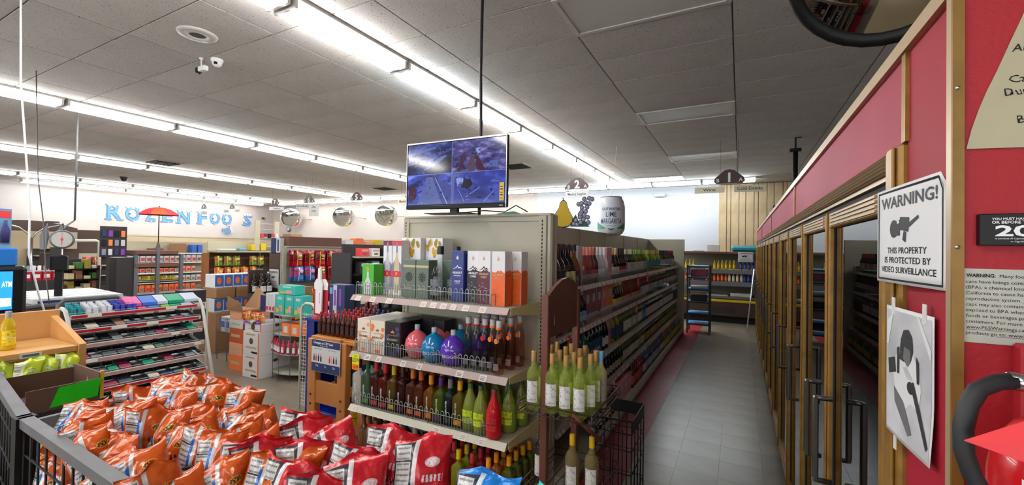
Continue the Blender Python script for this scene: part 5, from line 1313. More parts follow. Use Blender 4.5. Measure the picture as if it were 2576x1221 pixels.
# black folding wire rack in the aisle
br = thing('black_wire_rack', 'black wire magazine rack standing on the red floor strip', 'rack', (0, 0, 0))
q = MB()
xa, xb, ya, yb = -.78, -.56, 2.62, 2.98
q = MB(); q.box(xa, xb, yb - .004, yb + .004, .60, .68, 'black', .002); q.box(xb - .004, xb + .004, ya, yb, .60, .68, 'black', .002); link('header_band', q, br)
q = MB()
for z in (.60, .5, .36, .2, .06):
    q.tube([(xa, ya, z), (xb, ya, z), (xb, yb, z), (xa, yb, z)], .004, 'black', 5, True)
for k in range(5):
    y = ya + (yb - ya) * k / 4; q.tube([(xb, y, .0), (xb, y, .62)], .0045, 'black', 5)
    x = xa + (xb - xa) * k / 4; q.tube([(x, yb, .0), (x, yb, .62)], .004, 'black', 5); q.tube([(x, ya, .06), (x, ya, .62)], .004, 'black', 5)
q.tube([(xa, ya, .6), (xa - .02, 2.3, .76), (xa, 2.2, .80), (xb - .1, 2.35, .78), (xb, ya, .68)], .006, 'black', 6)
link('wire_frame', q, br)

# ---------------------------------------------------------------- wooden rack with poster and squat bottles
mat('pine', (186, 122, 62), .5, c2=(166, 102, 48), scale=3)
wr = thing('wooden_display_rack', 'varnished pine display rack beside the endcap holding red capped bottles', 'display rack', (0, 0, 0))
for x in (-3.235, -2.87):
    q = MB(); q.box(x - .05, x + .05, 2.48, 2.54, 0, .90, 'pine', .005)
    for zz in (.34, .42): q.box(x - .008, x + .008, 2.477, 2.48, zz, zz + .016, 'slot_black')
    link('post', q, wr)
for nm, (x0, x1, y0, y1, z0, z1) in {'top_board': (-3.27, -2.74, 2.5, 3.0, .885, .92), 'cross_board': (-3.19, -2.9, 2.49, 2.52, .36, .55), 'side_board': (-2.82, -2.78, 2.54, 3.0, .70, .9), 'lower_shelf': (-3.25, -2.55, 2.54, 2.98, .45, .47), 'bottom_rail': (-3.25, -2.8, 2.54, 2.98, .1, .13), 'header_board': (-3.22, -2.88, 2.475, 2.50, .72, .93)}.items():
    q = MB(); q.box(x0, x1, y0, y1, z0, z1, 'pine', .005); link(nm, q, wr)
for x in (-3.23, -2.6):
    q = MB(); q.box(x - .03, x + .03, 2.94, 3.0, 0, .9, 'pine', .004); link('rear_post', q, wr)
t = thing('price_change_poster', 'white and navy bottle price notice fixed to the pine rack', 'poster', (-3.04, 2.468, .77))
mat('navy', (28, 44, 92), .5)
q = MB(); q.box(-.175, .175, -.003, 0, -.135, .135, 'print_pale', .002); q.box(-.172, .172, -.0036, -.003, .075, .132, 'navy'); q.box(-.172, .172, -.0036, -.003, -.132, -.06, 'navy'); link('sheet', q, t)
q = MB(); q.text('Changes to CRV Law', .02, -.15, -.004, .1, 'white', 'l', .24, .02); q.text('Starting 1/1/2024', .009, -.02, -.004, .083, 'white', 'c', .1); q.text('Glass Containers', .009, -.09, -.004, .055, 'ink', 'c', .09); q.text('New to Program', .009, .08, -.004, .055, 'ink', 'c', .1); q.text('10c', .018, -.1, -.004, -.09, 'white', 'c'); q.text('5c', .018, 0, -.004, -.09, 'white', 'c'); q.text('25c', .018, .1, -.004, -.09, 'white', 'c'); link('lettering', q, t)
q = MB()
for k in range(8):
    x = (-.14, -.115, -.085, -.055, .05, .075, .1, .13)[k]; c = ('carton_dark', 'pinkred', 'ink', 'ink', 'pinkred', 'blossom', 'ink', 'berry')[k]
    q.poly([(x - .008, -.045), (x + .008, -.045), (x + .008, -.01), (x + .003, .0), (x + .003, .015), (x - .003, .015), (x - .003, 0), (x - .008, -.01)], c, (0, -.004, 0))
link('bottle_pictures', q, t)
bsp = SP('wine', bcol('cognac', (80, 30, 18), mixf=.7), capm((166, 26, 40)), labm((40, 30, 30)), 10, .8, scale=.62)
bsb = SP('wine', bcol('cognac', (80, 30, 18), mixf=.7), capm((26, 50, 120)), labm((40, 30, 30)), 10, .8, scale=.62)
k = 0
for r_ in range(4):
    for c_ in range(9):
        x = -3.24 + c_ * .057 + r_ * .012; y = 2.57 + r_ * .12
        if x > -2.72: continue
        blue = r_ >= 2 and c_ > 4
        bottle('miniature_bottle', 'small brandy bottle with %s cap on the pine rack, %s row, %s from the left' % ('blue' if blue else 'red', ORD[r_], ORD[c_]), 'bottle', (x, y, .925 + .0 * r_), 0, 'small capped bottles on the pine rack', bsb if blue else bsp)
for c_ in range(3):
    bottle('miniature_bottle', 'small brandy bottle with red cap on the raised step of the pine rack, %s' % ORD[c_], 'bottle', (-3.14 + .06 * c_, 2.99 - .0, .97), 0, 'raised red capped bottles on the pine rack', bsp)
for k, (x, y, c) in enumerate([(-3.13, 2.7, (50, 90, 110)), (-3.02, 2.7, (46, 84, 104)), (-2.75, 2.7, (56, 90, 104)), (-2.64, 2.7, (60, 96, 110))]):
    bottle('vodka_bottle', 'large blue tinted clear bottle on the lower pine shelf, %s from the left' % ORD[k], 'bottle', (x, y, .47), 0, 'blue tinted bottles on the lower pine shelf', SP('malibu', bcol('bluet', c, mixf=.5), capm((40, 50, 60)), None, 12, scale=1.15))
for k in range(3):
    q = MB(); q.cyl(0, 0, 0, .10, .028, ('yellow', 'white', 'yellow')[k], 10); q.cyl(0, 0, .05, .055, .0285, 'black', 10)
    tag(link('jar', q, None, (-3.14 + .07 * k, 2.75, .13)), ('yellow jar at the foot of the pine rack, left', 'white jar between two yellow jars at the foot of the pine rack', 'yellow jar at the foot of the pine rack, right')[k], 'jar')

# blue acrylic display with cartons on it
glassy('blue_acrylic', (20, 40, 150), 1.45, .05); mat('blue_panel', (10, 34, 130), .15)
t = thing('blue_display_stand', 'tall glossy cobalt blue liquor display stand behind the pine rack', 'display stand', (-3.53, 2.83, 0))
q = MB(); q.box(-.22, .22, 0, .012, 0, .10, 'blue_panel', .004); q.box(-.24, .26, -.02, .42, .96, .985, 'blue_panel', .004); q.box(-.24, -.225, 0, .4, 0, .96, 'blue_panel'); q.box(.225, .24, 0, .4, 0, .96, 'blue_panel'); q.box(-.22, .22, .39, .4, 0, .96, 'blue_panel'); link('cabinet', q, t)
q = MB(); q.box(-.22, -.13, -.002, .01, .1, .96, 'blue_panel'); link('front_panel', q, t)
for z in (.1, .52):
    q = MB(); q.box(-.22, .22, .0, .39, z, z + .015, 'blue_panel'); link('shelf', q, t)
skyy = SP('tall', bcol('skyy', (14, 30, 110), mixf=.8), capm((24, 34, 90)), None, 12, word=None, scale=1.1)
skyy = SP('malibu', bcol('skyy', (14, 30, 110), mixf=.8), capm((24, 34, 90)), labm((16, 28, 90)), 12, .7, word='SKYY', wcol='white', scale=1.1)
for k in range(3): bottle('vodka_bottle', 'dark blue vodka bottle in the cobalt display stand, %s from the left' % ORD[k], 'bottle', (-3.64 + .105 * k, 2.90, .535), 0, 'blue bottles in the cobalt display', skyy)
t = thing('tall_display_card', 'red and white standee shaped like a flask on the cobalt display', 'standee', (-3.62, 2.85, .985))
q = MB(); q.poly([(-.1, .02), (.09, .02), (.1, .3), (.08, .37), (.03, .4), (-.03, .40), (-.09, .37), (-.11, .3)], 'rail_red', (0, .02, 0), .006); q.poly([(-.1, .28), (.09, .28), (.095, .34), (.06, .385), (-.07, .385), (-.105, .34)], 'white', (0, .018, 0), .002); link('backing_card', q, t)
q = MB(); q.poly([(-.045, .05), (.04, .05), (.045, .33), (.02, .38), (.015, .49), (-.015, .49), (-.02, .38), (-.048, .33)], 'white', (0, -.01, 0), .015); link('front_card', q, t)
q = MB(); q.cyl(0, .02, 0, .012, .08, 'rail_red', 16); q.cyl(0, .02, .012, .06, .02, 'rail_red', 10); link('base', q, t)
q = MB(); q.text('Smirnoff', .014, .0, -.0115, 0, 'rail_red', 'c', .1, .01); q.v = [(v[2] + .008, -.0115, .2 - v[0]) for v in q.v]; link('lettering', q, t)
t = thing('vodka_gift_carton', 'tall dark blue carton with violet bottle pictures on the cobalt display', 'box', (-3.40, 2.87, .985))
mat('violet', (130, 60, 160), .4)
q = MB(); q.box(-.105, .105, 0, .12, 0, .34, 'navy', .003); link('box', q, t)
q = MB(); q.box(-.05, .0, -.001, 0, 0, .335, 'lilac'); q.box(-.04, -.01, -.0016, -.001, .14, .29, 'violet'); q.box(.03, .06, -.0016, 0, .14, .30, 'violet'); q.box(-.1, -.06, -.001, 0, .25, .31, 'blue_sky'); q.box(-.045, -.005, -.0018, -.001, .0, .05, 'white'); link('print', q, t)
# white grid rack beside it
t = thing('white_grid_rack', 'white wire grid rack with rounded top beside the cobalt display', 'rack', (0, 0, 0))
q = MB(); P_ = [(-4.02, 2.95, 0), (-4.02, 2.95, 1.02), (-4.0, 2.95, 1.07), (-3.95, 2.95, 1.1), (-3.86, 2.95, 1.1), (-3.82, 2.95, 1.07), (-3.80, 2.95, 1.02), (-3.80, 2.95, 0)]
q.tube(P_, .012, 'rack_cream', 8); link('outer_loop', q, t)
q = MB()
for k in range(26): q.tube([(-4.02, 2.955, .06 + k * .037), (-3.8, 2.955, .06 + k * .037)], .0025, 'rack_cream', 4)
for k in range(5): q.tube([(-3.98 + .036 * k, 2.955, .05), (-3.98 + .036 * k, 2.955, 1.0)], .0025, 'rack_cream', 4)
link('wire_grid', q, t)
q = MB(); q.box(-4.0, -3.78, 3.0, 3.4, 1.06, 1.085, 'cream_wall', .01); link('top_shelf', q, t)

# ---------------------------------------------------------------- left half: candy wall (pegboard gondola)
mat('peg_beige', (160, 156, 140), .6); mat('peg_brown', (96, 60, 42), .6); mat('wood_end', (158, 98, 54), .5); mat('panel_brown', (70, 50, 40), .6); mat('panel_dark', (44, 40, 42), .5); mat('cream_header', (196, 186, 160), .6)
def box_thing(name, label, cat, x0, x1, y0, y1, z0, z1, m, group=None, decos=None, bev=.003):
    q = MB(); cx, cy = (x0 + x1) / 2, (y0 + y1) / 2
    q.box(x0 - cx, x1 - cx, y0 - cy, y1 - cy, 0, z1 - z0, m, bev)
    if not decos: return tag(link(name, q, None, (cx, cy, z0)), label, cat, group)
    t = thing(name, label, cat, (cx, cy, z0), 0, group); link('box', q, t)
    q = MB(); decos(q, (x1 - x0) / 2, (y1 - y0) / 2, z1 - z0); link('print', q, t); return t
def pegboard(nm, label, X, y0, y1, z1, face, shelfz=(.12,), depth=.35, header=None):
    t = thing(nm, label, 'shelving', (0, 0, 0))
    q = MB(); q.box(X - .03, X, y0, y1, 0, z1, face, .002); link('back_panel', q, t)
    q = MB(); q.box(X - .04, X + .02, y0, y1, z1, z1 + .02, 'metal_beige'); link('top_rail', q, t)
    for z in shelfz:
        q = MB(); q.box(X, X + depth, y0, y1, z - .03, z, 'metal_beige', .003); link('shelf', q, t)
    n = int((y1 - y0) / 1.2) + 1
    for k in range(n + 1):
        y = y0 + (y1 - y0) * k / n; q = MB(); q.box(X - .01, X + .02, y - .015, y + .015, 0, z1, 'metal_beige'); link('upright', q, t)
    if header: q = MB(); q.box(X - .03, X - .01, y0, y1, z1 + .02, z1 + header, 'cream_header'); link('header', q, t)
    return t
rq = random.Random(5)
g2 = pegboard('candy_gondola', 'beige pegboard aisle unit hung with red candy bags and a brown end', -6.3, 4.32, 9.0, 1.66, 'peg_beige', (.14, .5))
q = MB(); q.box(-6.64, -6.33, 4.28, 4.31, 0, 1.56, 'panel_brown'); link('end_panel', q, g2)
q = MB(); q.box(-6.33, -6.26, 4.26, 4.31, 0, 1.66, 'peg_beige')
for k in range(40): q.box(-6.3, -6.29, 4.2585, 4.26, .3 + k * .033, .32 + k * .033, 'slot_black')
link('slotted_post', q, g2)
warning_sign('surveillance_sign', 'small white video surveillance notice on the brown end of the candy aisle', (-6.49, 4.27, 1.16), 0, .24, .30, .001)
rows = [(1.62, .26, ['red', 'red', 'red', 'red', 'red', 'red', 'red', 'red', 'red', 'red'], 4.42), (1.37, .24, ['blue', 'blue', 'red', 'red', 'orange', 'red', 'red', 'red'], 4.45), (1.02, .26, ['orange', 'red', 'red', 'red', 'red', 'red', 'red'], 4.5), (.75, .22, ['orange', 'red', 'green', 'red', 'red', 'red'], 4.5)]
for r_, (zt, h_, cs, y0) in enumerate(rows):
    for k, c in enumerate(cs):
        for d in (0, 1):
            place_bag('candy_bag', '%s candy bag on the pegboard, %s peg row, %s from the near end%s' % (c, ORD[r_], ORD[k], ', behind' if d else ''), 'bag_candy_' + c, (-6.3 + .15 - .09 * d, y0 + .215 * k + rq.uniform(-.01, .01), zt - h_), PI / 2 + rq.uniform(-.12, .12), rq.uniform(-.06, .06), rq.uniform(-.06, .06), 'candy bags on the pegboard', .19, h_, .03, seed=50 + (k + r_) % 3, cat='candy bag', nu=8, nv=8)
box_thing('cardboard_case', 'long brown cardboard case lying on top of the candy aisle', 'box', -6.5, -6.28, 4.36, 5.38, 1.68, 1.83, 'brown_board')
def vert2(q, a, b_, h):
    q.box(a, a + .002, -b_ + .01, b_ - .01, h * .05, h * .95, 'white'); q.box(a + .002, a + .003, -b_ * .5, b_ * .5, h * .2, h * .85, 'pinkred')
box_thing('narrow_carton', 'navy and white narrow carton on top of the brown end panel', 'box', -6.62, -6.5, 4.29, 4.36, 1.57, 1.80, 'navy'); box_thing('narrow_carton', 'white and red narrow carton beside the navy one on the brown end', 'box', -6.49, -6.39, 4.29, 4.36, 1.57, 1.80, 'print_pale', None, lambda q, a, b_, h: q.box(-a * .4, a * .4, -b_ - .001, -b_, h * .1, h * .9, 'navy'))
for k in range(7):
    q = MB(); c = ('white', 'peach', 'blossom', 'yellow', 'print_pale', 'tag_red', 'white')[k]
    box_thing('small_carton', 'small carton on top of the candy aisle past the cardboard case, %s' % ORD[k], 'box', -6.48, -6.32, 5.5 + .24 * k, 5.68 + .24 * k, 1.68, 1.68 + (.12, .16, .1, .14, .12, .1, .13)[k], c, 'small cartons on top of the candy aisle')

# dark end panel gondola with accessories
g1b = thing('accessory_gondola', 'aisle unit with tall black end panel and dark packaged goods', 'shelving', (0, 0, 0))
q = MB(); q.box(-4.86, -4.5, 4.0, 4.03, 0, 1.60, 'panel_dark'); link('end_panel', q, g1b)
q = MB(); q.box(-4.72, -4.68, 4.04, 8.5, 0, 1.72, 'panel_dark'); link('back_panel', q, g1b)
for k, z in enumerate((1.56, 1.33, 1.08, .82, .5, .15)):
    q = MB(); q.box(-4.68, -4.38, 4.04, 8.5, z - .02, z, 'metal_beige' if k == 0 else 'black'); link('shelf', q, g1b)
for r_, z in enumerate((1.56, 1.33, 1.08, .82, .5)):
    for k in range(12 if r_ else 9):
        c = ('carton_dark', 'bag_dark', 'slate', 'navy', 'panel_dark', 'ink')[rq.randrange(6)] if r_ else ('tag_red', 'white', 'ink', 'gold_box', 'blue_sky', 'carton_dark')[k % 6]
        h_ = rq.uniform(.13, .19) if r_ else .11
        def dc(q, a, b_, h, r_=r_): q.box(a, a + .002, -b_ * .8, b_ * .8, h * .6, h * .85, 'print_pale' if r_ else 'blossom'); q.box(a, a + .002, -b_ * .5, b_ * .5, h * .2, h * .4, 'print_mid')
        box_thing('accessory_pack', 'small dark packaged accessory on %s shelf of the black ended aisle, %s along' % (ORD[r_], ORD[k]), 'pack', -4.52, -4.42, 4.1 + .2 * k, 4.24 + .2 * k, z, z + h_, c, 'packs on the black ended aisle unit', dc)

# snack gondola with wooden end
g3 = pegboard('snack_gondola', 'brown pegboard snack aisle unit with wooden end and cream header', -9.0, 4.58, 6.6, 1.55, 'peg_brown', (.14, 1.56), .3, .2)
q = MB(); q.box(-9.05, -8.95, 4.5, 4.58, 0, 1.52, 'wood_end'); link('end_post', q, g3)
q = MB(); q.box(-9.0, -8.7, 6.05, 6.08, 0, 1.5, 'wood_end'); link('divider', q, g3)
rows = [(1.47, .20, ['green', 'green', 'green', None, 'green', 'green', None, 'blue', 'blue']), (1.25, .24, ['orange', 'orange', 'orange', 'orange', 'orange', 'dark', None, 'red', 'blue']), (.96, .24, ['dark', 'red', 'orange', 'orange', 'orange', 'orange']), (.70, .22, ['green', 'orange', 'green', 'orange', 'red', 'orange']), (.42, .2, ['orange', 'blue', 'blue'])]
for r_, (zt, h_, cs) in enumerate(rows):
    for k, c in enumerate(cs):
        if not c: continue
        m = 'bag_dark' if c == 'dark' else 'bag_candy_' + c
        place_bag('snack_packet', '%s snack packet on the wooden ended aisle, %s peg row, %s along' % (c, ORD[r_], ORD[k]), m, (-8.85, 4.70 + .165 * k, zt - h_), PI / 2 + rq.uniform(-.15, .15), 0, rq.uniform(-.06, .06), 'snack packets on the wooden ended aisle', .16, h_, .025, seed=60 + k % 3, cat='snack bag', nu=8, nv=8)
for r_, z in enumerate((1.25, 1.0, .72)):
    q = MB(); q.box(-9.0, -8.72, 6.1, 6.6, z - .02, z, 'metal_beige'); link('shelf', q, g3)
    for k in range(4): bottle('drink_bottle', 'dark orange drink bottle at the far end of the snack aisle, %s shelf, %s' % (ORD[r_], ORD[k]), 'bottle', (-8.8, 6.15 + .11 * k, z), PI / 2, 'drink bottles at the far end of the snack aisle', SP('malibu', bcol('drk', (60, 40, 30), mixf=.8), capm((30, 30, 30)), labm((206, 110, 40)), 8, 1.0, scale=.7))
for k, (y0, y1, h_, c) in enumerate([(4.7, 5.0, .03, 'white'), (5.05, 5.2, .04, 'blue_sky'), (5.3, 5.38, .12, 'yellow'), (5.5, 5.6, .14, 'yellow'), (5.95, 6.05, .2, 'white')]):
    box_thing('top_pack', ('flat white pack', 'flat blue pack', 'yellow bag', 'taller yellow bag', 'white carton')[k] + ' on top of the snack aisle header shelf', 'pack', -8.95, -8.8, y0, y1, 1.57, 1.57 + h_, c, None, None, .01)
t = thing('toy_rack', 'cream wire toy rack standing on top of the snack aisle', 'rack', (-8.85, 5.75, 1.57))
q = MB()
for y in (-.32, .1): q.box(-.02, .02, y - .05, y + .05, 0, .62, 'cream_header', .004)
link('side_post', q, t)
q = MB()
for z in (.08, .2, .32, .44, .56): q.tube([(0, -.32, z), (0, .1, z)], .005, 'rack_cream', 5)
link('cross_wire', q, t)
q = MB()
for k in range(5): q.box(-.02, .03, -.25 + .08 * k, -.19 + .08 * k, .26 + .03 * (k % 2), .36, ('pinkred', 'plum', 'ink', 'pinkred', 'white')[k], .008)
link('hanging_toy', q, t)
box_thing('cardboard_box', 'small open brown cardboard box behind the toy rack', 'box', -9.6, -9.3, 6.5, 6.8, 1.62, 1.95, 'cardboard')
q = MB(); q.box(-9.8, -9.1, 6.4, 6.9, 0, 1.6, 'metal_beige'); tag(link('shelf_end', q, None), 'plain beige shelf end standing behind the snack aisle', 'shelving')

# blue and white cartons on a cardboard tower
box_thing('cardboard_tower', 'brown cardboard tower below the blue and white cracker cartons', 'box', -7.62, -7.15, 3.78, 4.75, 0, .62, 'cardboard')
def cracker(q, a, b_, h): q.box(a, a + .002, -b_ * .95, b_ * .95, h * .1, h * .95, 'gum_4'); q.add([(a + .003, b_ * .55 * math.cos(t), h * .52 + h * .28 * math.sin(t)) for t in [k * PI / 5 for k in range(10)]], [tuple(range(10))], 'peach')
for lv, (z, n) in enumerate([(.62, 6), (1.0, 7)]):
    if lv: 
        for k in range(3): box_thing('cardboard_tray', 'brown tray between the two layers of cracker cartons, %s' % ORD[k], 'tray', -7.6, -7.2, 3.8 + .31 * k, 4.08 + .31 * k, .84, 1.0, 'cardboard', 'brown trays between cracker cartons')
    for k in range(n):
        box_thing('cracker_carton', 'blue and white cracker carton, %s layer, %s from the near end' % (('lower', 'upper')[lv], ORD[k]), 'box', -7.52, -7.25, 3.8 + .14 * k, 3.93 + .14 * k, z, z + .21, 'white', 'blue and white cracker cartons', cracker)

# bread shelves further left
g4 = thing('bread_gondola', 'grey shelves of packaged bread with a beige back in the middle distance', 'shelving', (0, 0, 0))
q = MB(); q.box(-12.3, -12.27, 4.3, 6.3, 0, 1.72, 'cream_header'); link('back_panel', q, g4)
for z in (1.46, 1.24, 1.0, .78, .55):
    q = MB(); q.box(-12.27, -11.95, 4.3, 6.3, z - .02, z, 'metal_beige'); q.box(-11.95, -11.94, 4.3, 6.3, z - .03, z + .002, 'white'); link('shelf', q, g4)
for r_, (z, m, n, h_) in enumerate([(1.24, 'print_pale', 14, .17), (1.0, 'blossom', 13, .14), (.78, 'print_pale', 15, .14), (.55, 'peach', 13, .17)]):
    for k in range(n):
        def dc(q, a, b_, h, r_=r_, k=k): q.box(a, a + .003, -b_ * .7, b_ * .7, h * .2, h * .6, ('pinkred', 'brown_print', 'slate', 'tag_red')[(r_ + k) % 4])
        box_thing('bread_pack', 'packaged loaf on the %s bread shelf, %s from the left' % (ORD[r_], ORD[k]), 'bread', -12.1, -11.97, 4.35 + .115 * k, 4.45 + .115 * k, z, z + h_, m, 'packaged loaves on the bread shelves', dc, .015)
for k, (y0, y1, h_, c, nm) in enumerate([(4.35, 4.75, .05, 'white', 'flat white tray'), (4.9, 5.15, .1, 'brown_board', 'brown tray'), (5.35, 5.62, .22, 'cardboard', 'open cardboard box'), (5.75, 5.85, .2, 'gum_4', 'blue pack'), (5.88, 5.98, .2, 'gum_4', 'second blue pack')]):
    box_thing('stored_box', nm + ' stored on top of the bread shelves', 'box', -12.2, -12.0, y0, y1, 1.46, 1.46 + h_, c)
# metal produce rack with trays, bananas and umbrella
mr = thing('produce_rack', 'grey metal post rack with brown trays and bananas before the bread', 'rack', (0, 0, 0))
mat('post_grey', (110, 112, 118), .4, metal=.4); mat('banana', (214, 178, 36), .5, c2=(150, 150, 40), scale=20); mat('umbrella_orange', (190, 84, 46), .6)
for y, z in ((3.47, 1.49), (3.78, 1.62), (4.14, 1.5)):
    q = MB(); q.box(-9.03, -8.98, y - .025, y + .025, 0, z, 'post_grey'); link('post', q, mr)
for z, m in ((1.49, 'panel_dark'), (1.27, 'panel_dark'), (1.02, 'panel_dark'), (.8, 'panel_dark')):
    q = MB(); q.box(-9.4, -9.03, 3.45, 4.16, z - .025, z, m); link('shelf', q, mr)
for k, (y0, y1, z) in enumerate([(3.45, 3.75, 1.27), (3.8, 4.08, 1.27), (3.45, 3.75, 1.49), (3.8, 4.08, 1.49)]):
    box_thing('brown_tray', 'long brown produce tray on the metal rack, %s' % ('second shelf left', 'second shelf right', 'top shelf left', 'top shelf right')[k], 'tray', -9.35, -8.97, y0, y1, z + .002, z + .07, 'brown_board')
for k in range(5):
    q = MB()
    for j in range(4):
        a = -.5 + j * .3; q.tube([(.0, -.05 + .02 * j, .09), (.03, -.06 + .03 * j, .03), (.02, -.02 + .04 * j, .0 + .02), (.0, .03 + .03 * j, .03)], .017, 'banana', 6)
    tag(link('banana_bunch', q, None, (-9.1, 3.52 + .13 * k, 1.02)), 'yellow banana bunch on the metal produce rack, %s from the left' % ORD[k], 'bananas', 'bananas on the produce rack')
t = thing('umbrella', 'orange and red beach umbrella standing on the grey metal post', 'umbrella', (-9.0, 3.78, 1.62))
q = MB(); pr = [(0, .70), (.08, .69), (.17, .66), (.25, .61), (.30, .56)]
for k in range(8):
    a0, a1 = 2 * PI * k / 8, 2 * PI * (k + 1) / 8; vs = []
    for r_, h_ in pr: vs += [(r_ * math.cos(a0), r_ * math.sin(a0), h_), (r_ * math.cos(a1), r_ * math.sin(a1), h_)]
    q.add(vs, [(2 * j, 2 * j + 2, 2 * j + 3, 2 * j + 1) for j in range(4)], 'umbrella_orange' if k % 2 else 'tag_red')
link('canopy', q, t)
q = MB(); q.tube([(0, 0, 0), (0, 0, .72)], .008, 'black', 6); q.lathe([(.03, 0), (.02, .05), (.01, .09)], 'brown_board', 8); link('pole', q, t)
# black candy shelf, dark cabinet, toy board
box_thing('dark_cabinet', 'tall plain black cabinet left of the metal produce rack', 'cabinet', -9.4, -9.0, 3.22, 3.45, 0, 1.44, 'panel_dark')
t = thing('toy_board', 'dark hanging board with colourful small toys above the black shelf', 'display', (-9.05, 3.02, 1.45))
q = MB(); q.box(-.02, 0, 0, .34, 0, .5, 'panel_dark'); q.box(-.05, .0, .1, .12, -1.45, 0, 'panel_dark'); link('board', q, t)
q = MB()
for k in range(12): q.box(0, .02, .02 + .08 * (k % 4), .07 + .08 * (k % 4), .03 + .15 * (k // 4), .13 + .15 * (k // 4), ('slate', 'peach', 'ink', 'violet', 'navy', 'print_pale')[(k * 5) % 6], .004)
tag(link('toy_card', q, t), kind='stuff')
t = thing('black_shelf', 'low black shelf of mixed goods left of the dark cabinet', 'shelf', (-9.5, 2.75, 0))
q = MB(); q.box(-.3, -.27, 0, .42, 0, 1.4, 'panel_dark'); q.box(-.3, 0, .4, .43, 0, 1.3, 'panel_dark'); q.box(-.3, 0, -.02, .01, 0, 1.0, 'panel_dark'); link('frame', q, t)
for z in (1.25, 1.08, .9, .7): q = MB(); q.box(-.27, 0, 0, .42, z - .02, z, 'black'); link('shelf_board', q, t)
for k in range(12):
    z = (1.25, 1.08, .9)[k // 4]; y = 2.8 + .1 * (k % 4)
    box_thing('grocery_item', 'small grocery item on the black shelf, %s shelf, %s' % (ORD[k // 4], ORD[k % 4]), 'grocery', -9.7, -9.55, y, y + .08, z, z + .05 + .05 * (k % 3), ('gold_box', 'leaf', 'olive_leaf', 'print_pale', 'gold_box', 'brown_print')[(k * 7) % 6], 'groceries on the black shelf')
# soda island, canopy, frame
box_thing('soda_island', 'low black cooler island below the red soda packs', 'cooler', -14.6, -13.9, 3.0, 4.45, 0, .80, 'panel_dark')
for k in range(9):
    def dc(q, a, b_, h): q.box(a, a + .004, -b_ * .6, b_ * .6, h * .3, h * .7, 'white'); q.box(-a * .9, a * .9, -b_ * .9, b_ * .9, h, h + .01, 'print_pale')
    box_thing('soda_pack', 'red soda pack on the black island, %s from the left' % ORD[k], 'soda', -14.2, -13.9, 3.05 + .155 * k, 3.19 + .155 * k, .80, 1.0, 'rail_red', 'red soda packs on the island', dc)
box_thing('can_tray', 'white tray of cans stepped up behind the red soda packs', 'tray', -14.5, -14.22, 3.04, 4.4, .80, 1.0, 'print_pale')
for k in range(14):
    q = MB(); q.lathe([(0, 0), (.03, 0), (.033, .01), (.033, .1), (.026, .12), (0, .12)], ('print_pale', 'white', 'slate')[k % 3], 8)
    tag(link('drink_can', q, None, (-14.35, 3.1 + .09 * k, 1.0)), 'pale drink can behind the red soda packs, %s along' % ORD[k], 'can', 'pale cans behind the soda packs')
for k in range(4): place_bag('chip_bag', 'large red chip bag right of the soda packs, %s' % ('upper left', 'upper right', 'lower left', 'lower right')[k], 'bag_candy_red', (-14.0, 4.45 + .16 * (k % 2), .78 + .28 * (1 - k // 2)), PI / 2, 0, 0, 'red chip bags right of the soda', .2, .27, .04, seed=70 + k, nu=8, nv=8)
q = MB(); q.box(-14.3, -14.0, 4.38, 4.72, 0, .78, 'panel_dark'); q.box(-14.3, -14.28, 4.38, 4.72, .78, 1.4, 'peg_beige'); q.box(-14.28, -14.0, 4.38, 4.72, 1.04, 1.06, 'peg_beige'); tag(link('chip_stand', q, None), 'small beige stand holding the red chip bags', 'shelving')
t = thing('tubular_arch', 'cream tubular door frame with rounded corner behind the hanging scale', 'frame', (0, 0, 0))
q = MB(); q.tube([(-13.7, 4.1, 1.71), (-13.7, 4.5, 1.72), (-13.7, 4.56, 1.68), (-13.7, 4.56, .0)], .035, 'rack_cream', 8); q.tube([(-13.7, 4.1, 1.71), (-13.7, 3.9, 1.70)], .03, 'rack_cream', 6); q.tube([(-13.7, 3.9, 1.7), (-13.7, 3.9, 0)], .03, 'rack_cream', 6); link('tube', q, t)
t = thing('produce_canopy', 'brown curved produce canopy on a chrome forked pole', 'canopy', (-15.0, 3.75, 0))
q = MB(); n = 10
q.add([(-.3, -.9 + 1.8 * i / n, 1.93) for i in range(n + 1)] + [(-.3, -.9 + 1.8 * i / n, 2.03 + .16 * math.sin(PI * i / n)) for i in range(n + 1)], [(i, i + 1, n + 2 + i, n + 1 + i) for i in range(n)], 'panel_brown'); q.box(-.34, -.3, -.9, .9, 1.5, 1.94, 'cream_wall'); link('canopy', q, t)
q = MB(); q.tube([(0, 0, 0), (0, 0, 1.75)], .03, 'chrome', 8)
for s_ in (-1, 1): q.tube([(0, 0, 1.72), (0, s_ * .06, 1.86), (0, s_ * .2, 2.0), (0, s_ * .55, 2.12)], .018, 'chrome', 6)
link('forked_pole', q, t)
box_thing('brown_cabinet', 'brown wooden cabinet top with an orange picture near the left wall', 'cabinet', -16.0, -15.6, 4.15, 5.25, 0, 2.0, 'panel_brown', None, lambda q, a, b_, h: q.box(a, a + .005, -b_ * .9, -b_ * .4, h * .93, h * .985, 'umbrella_orange'))
box_thing('wall_speaker', 'small dark speaker box on the brown cabinet', 'speaker', -15.9, -15.7, 4.2, 4.42, 2.0, 2.2, 'panel_dark', None, lambda q, a, b_, h: q.cyl(a - .02, .04, h * .3, h * .8, .06, 'rack_cream', 10))
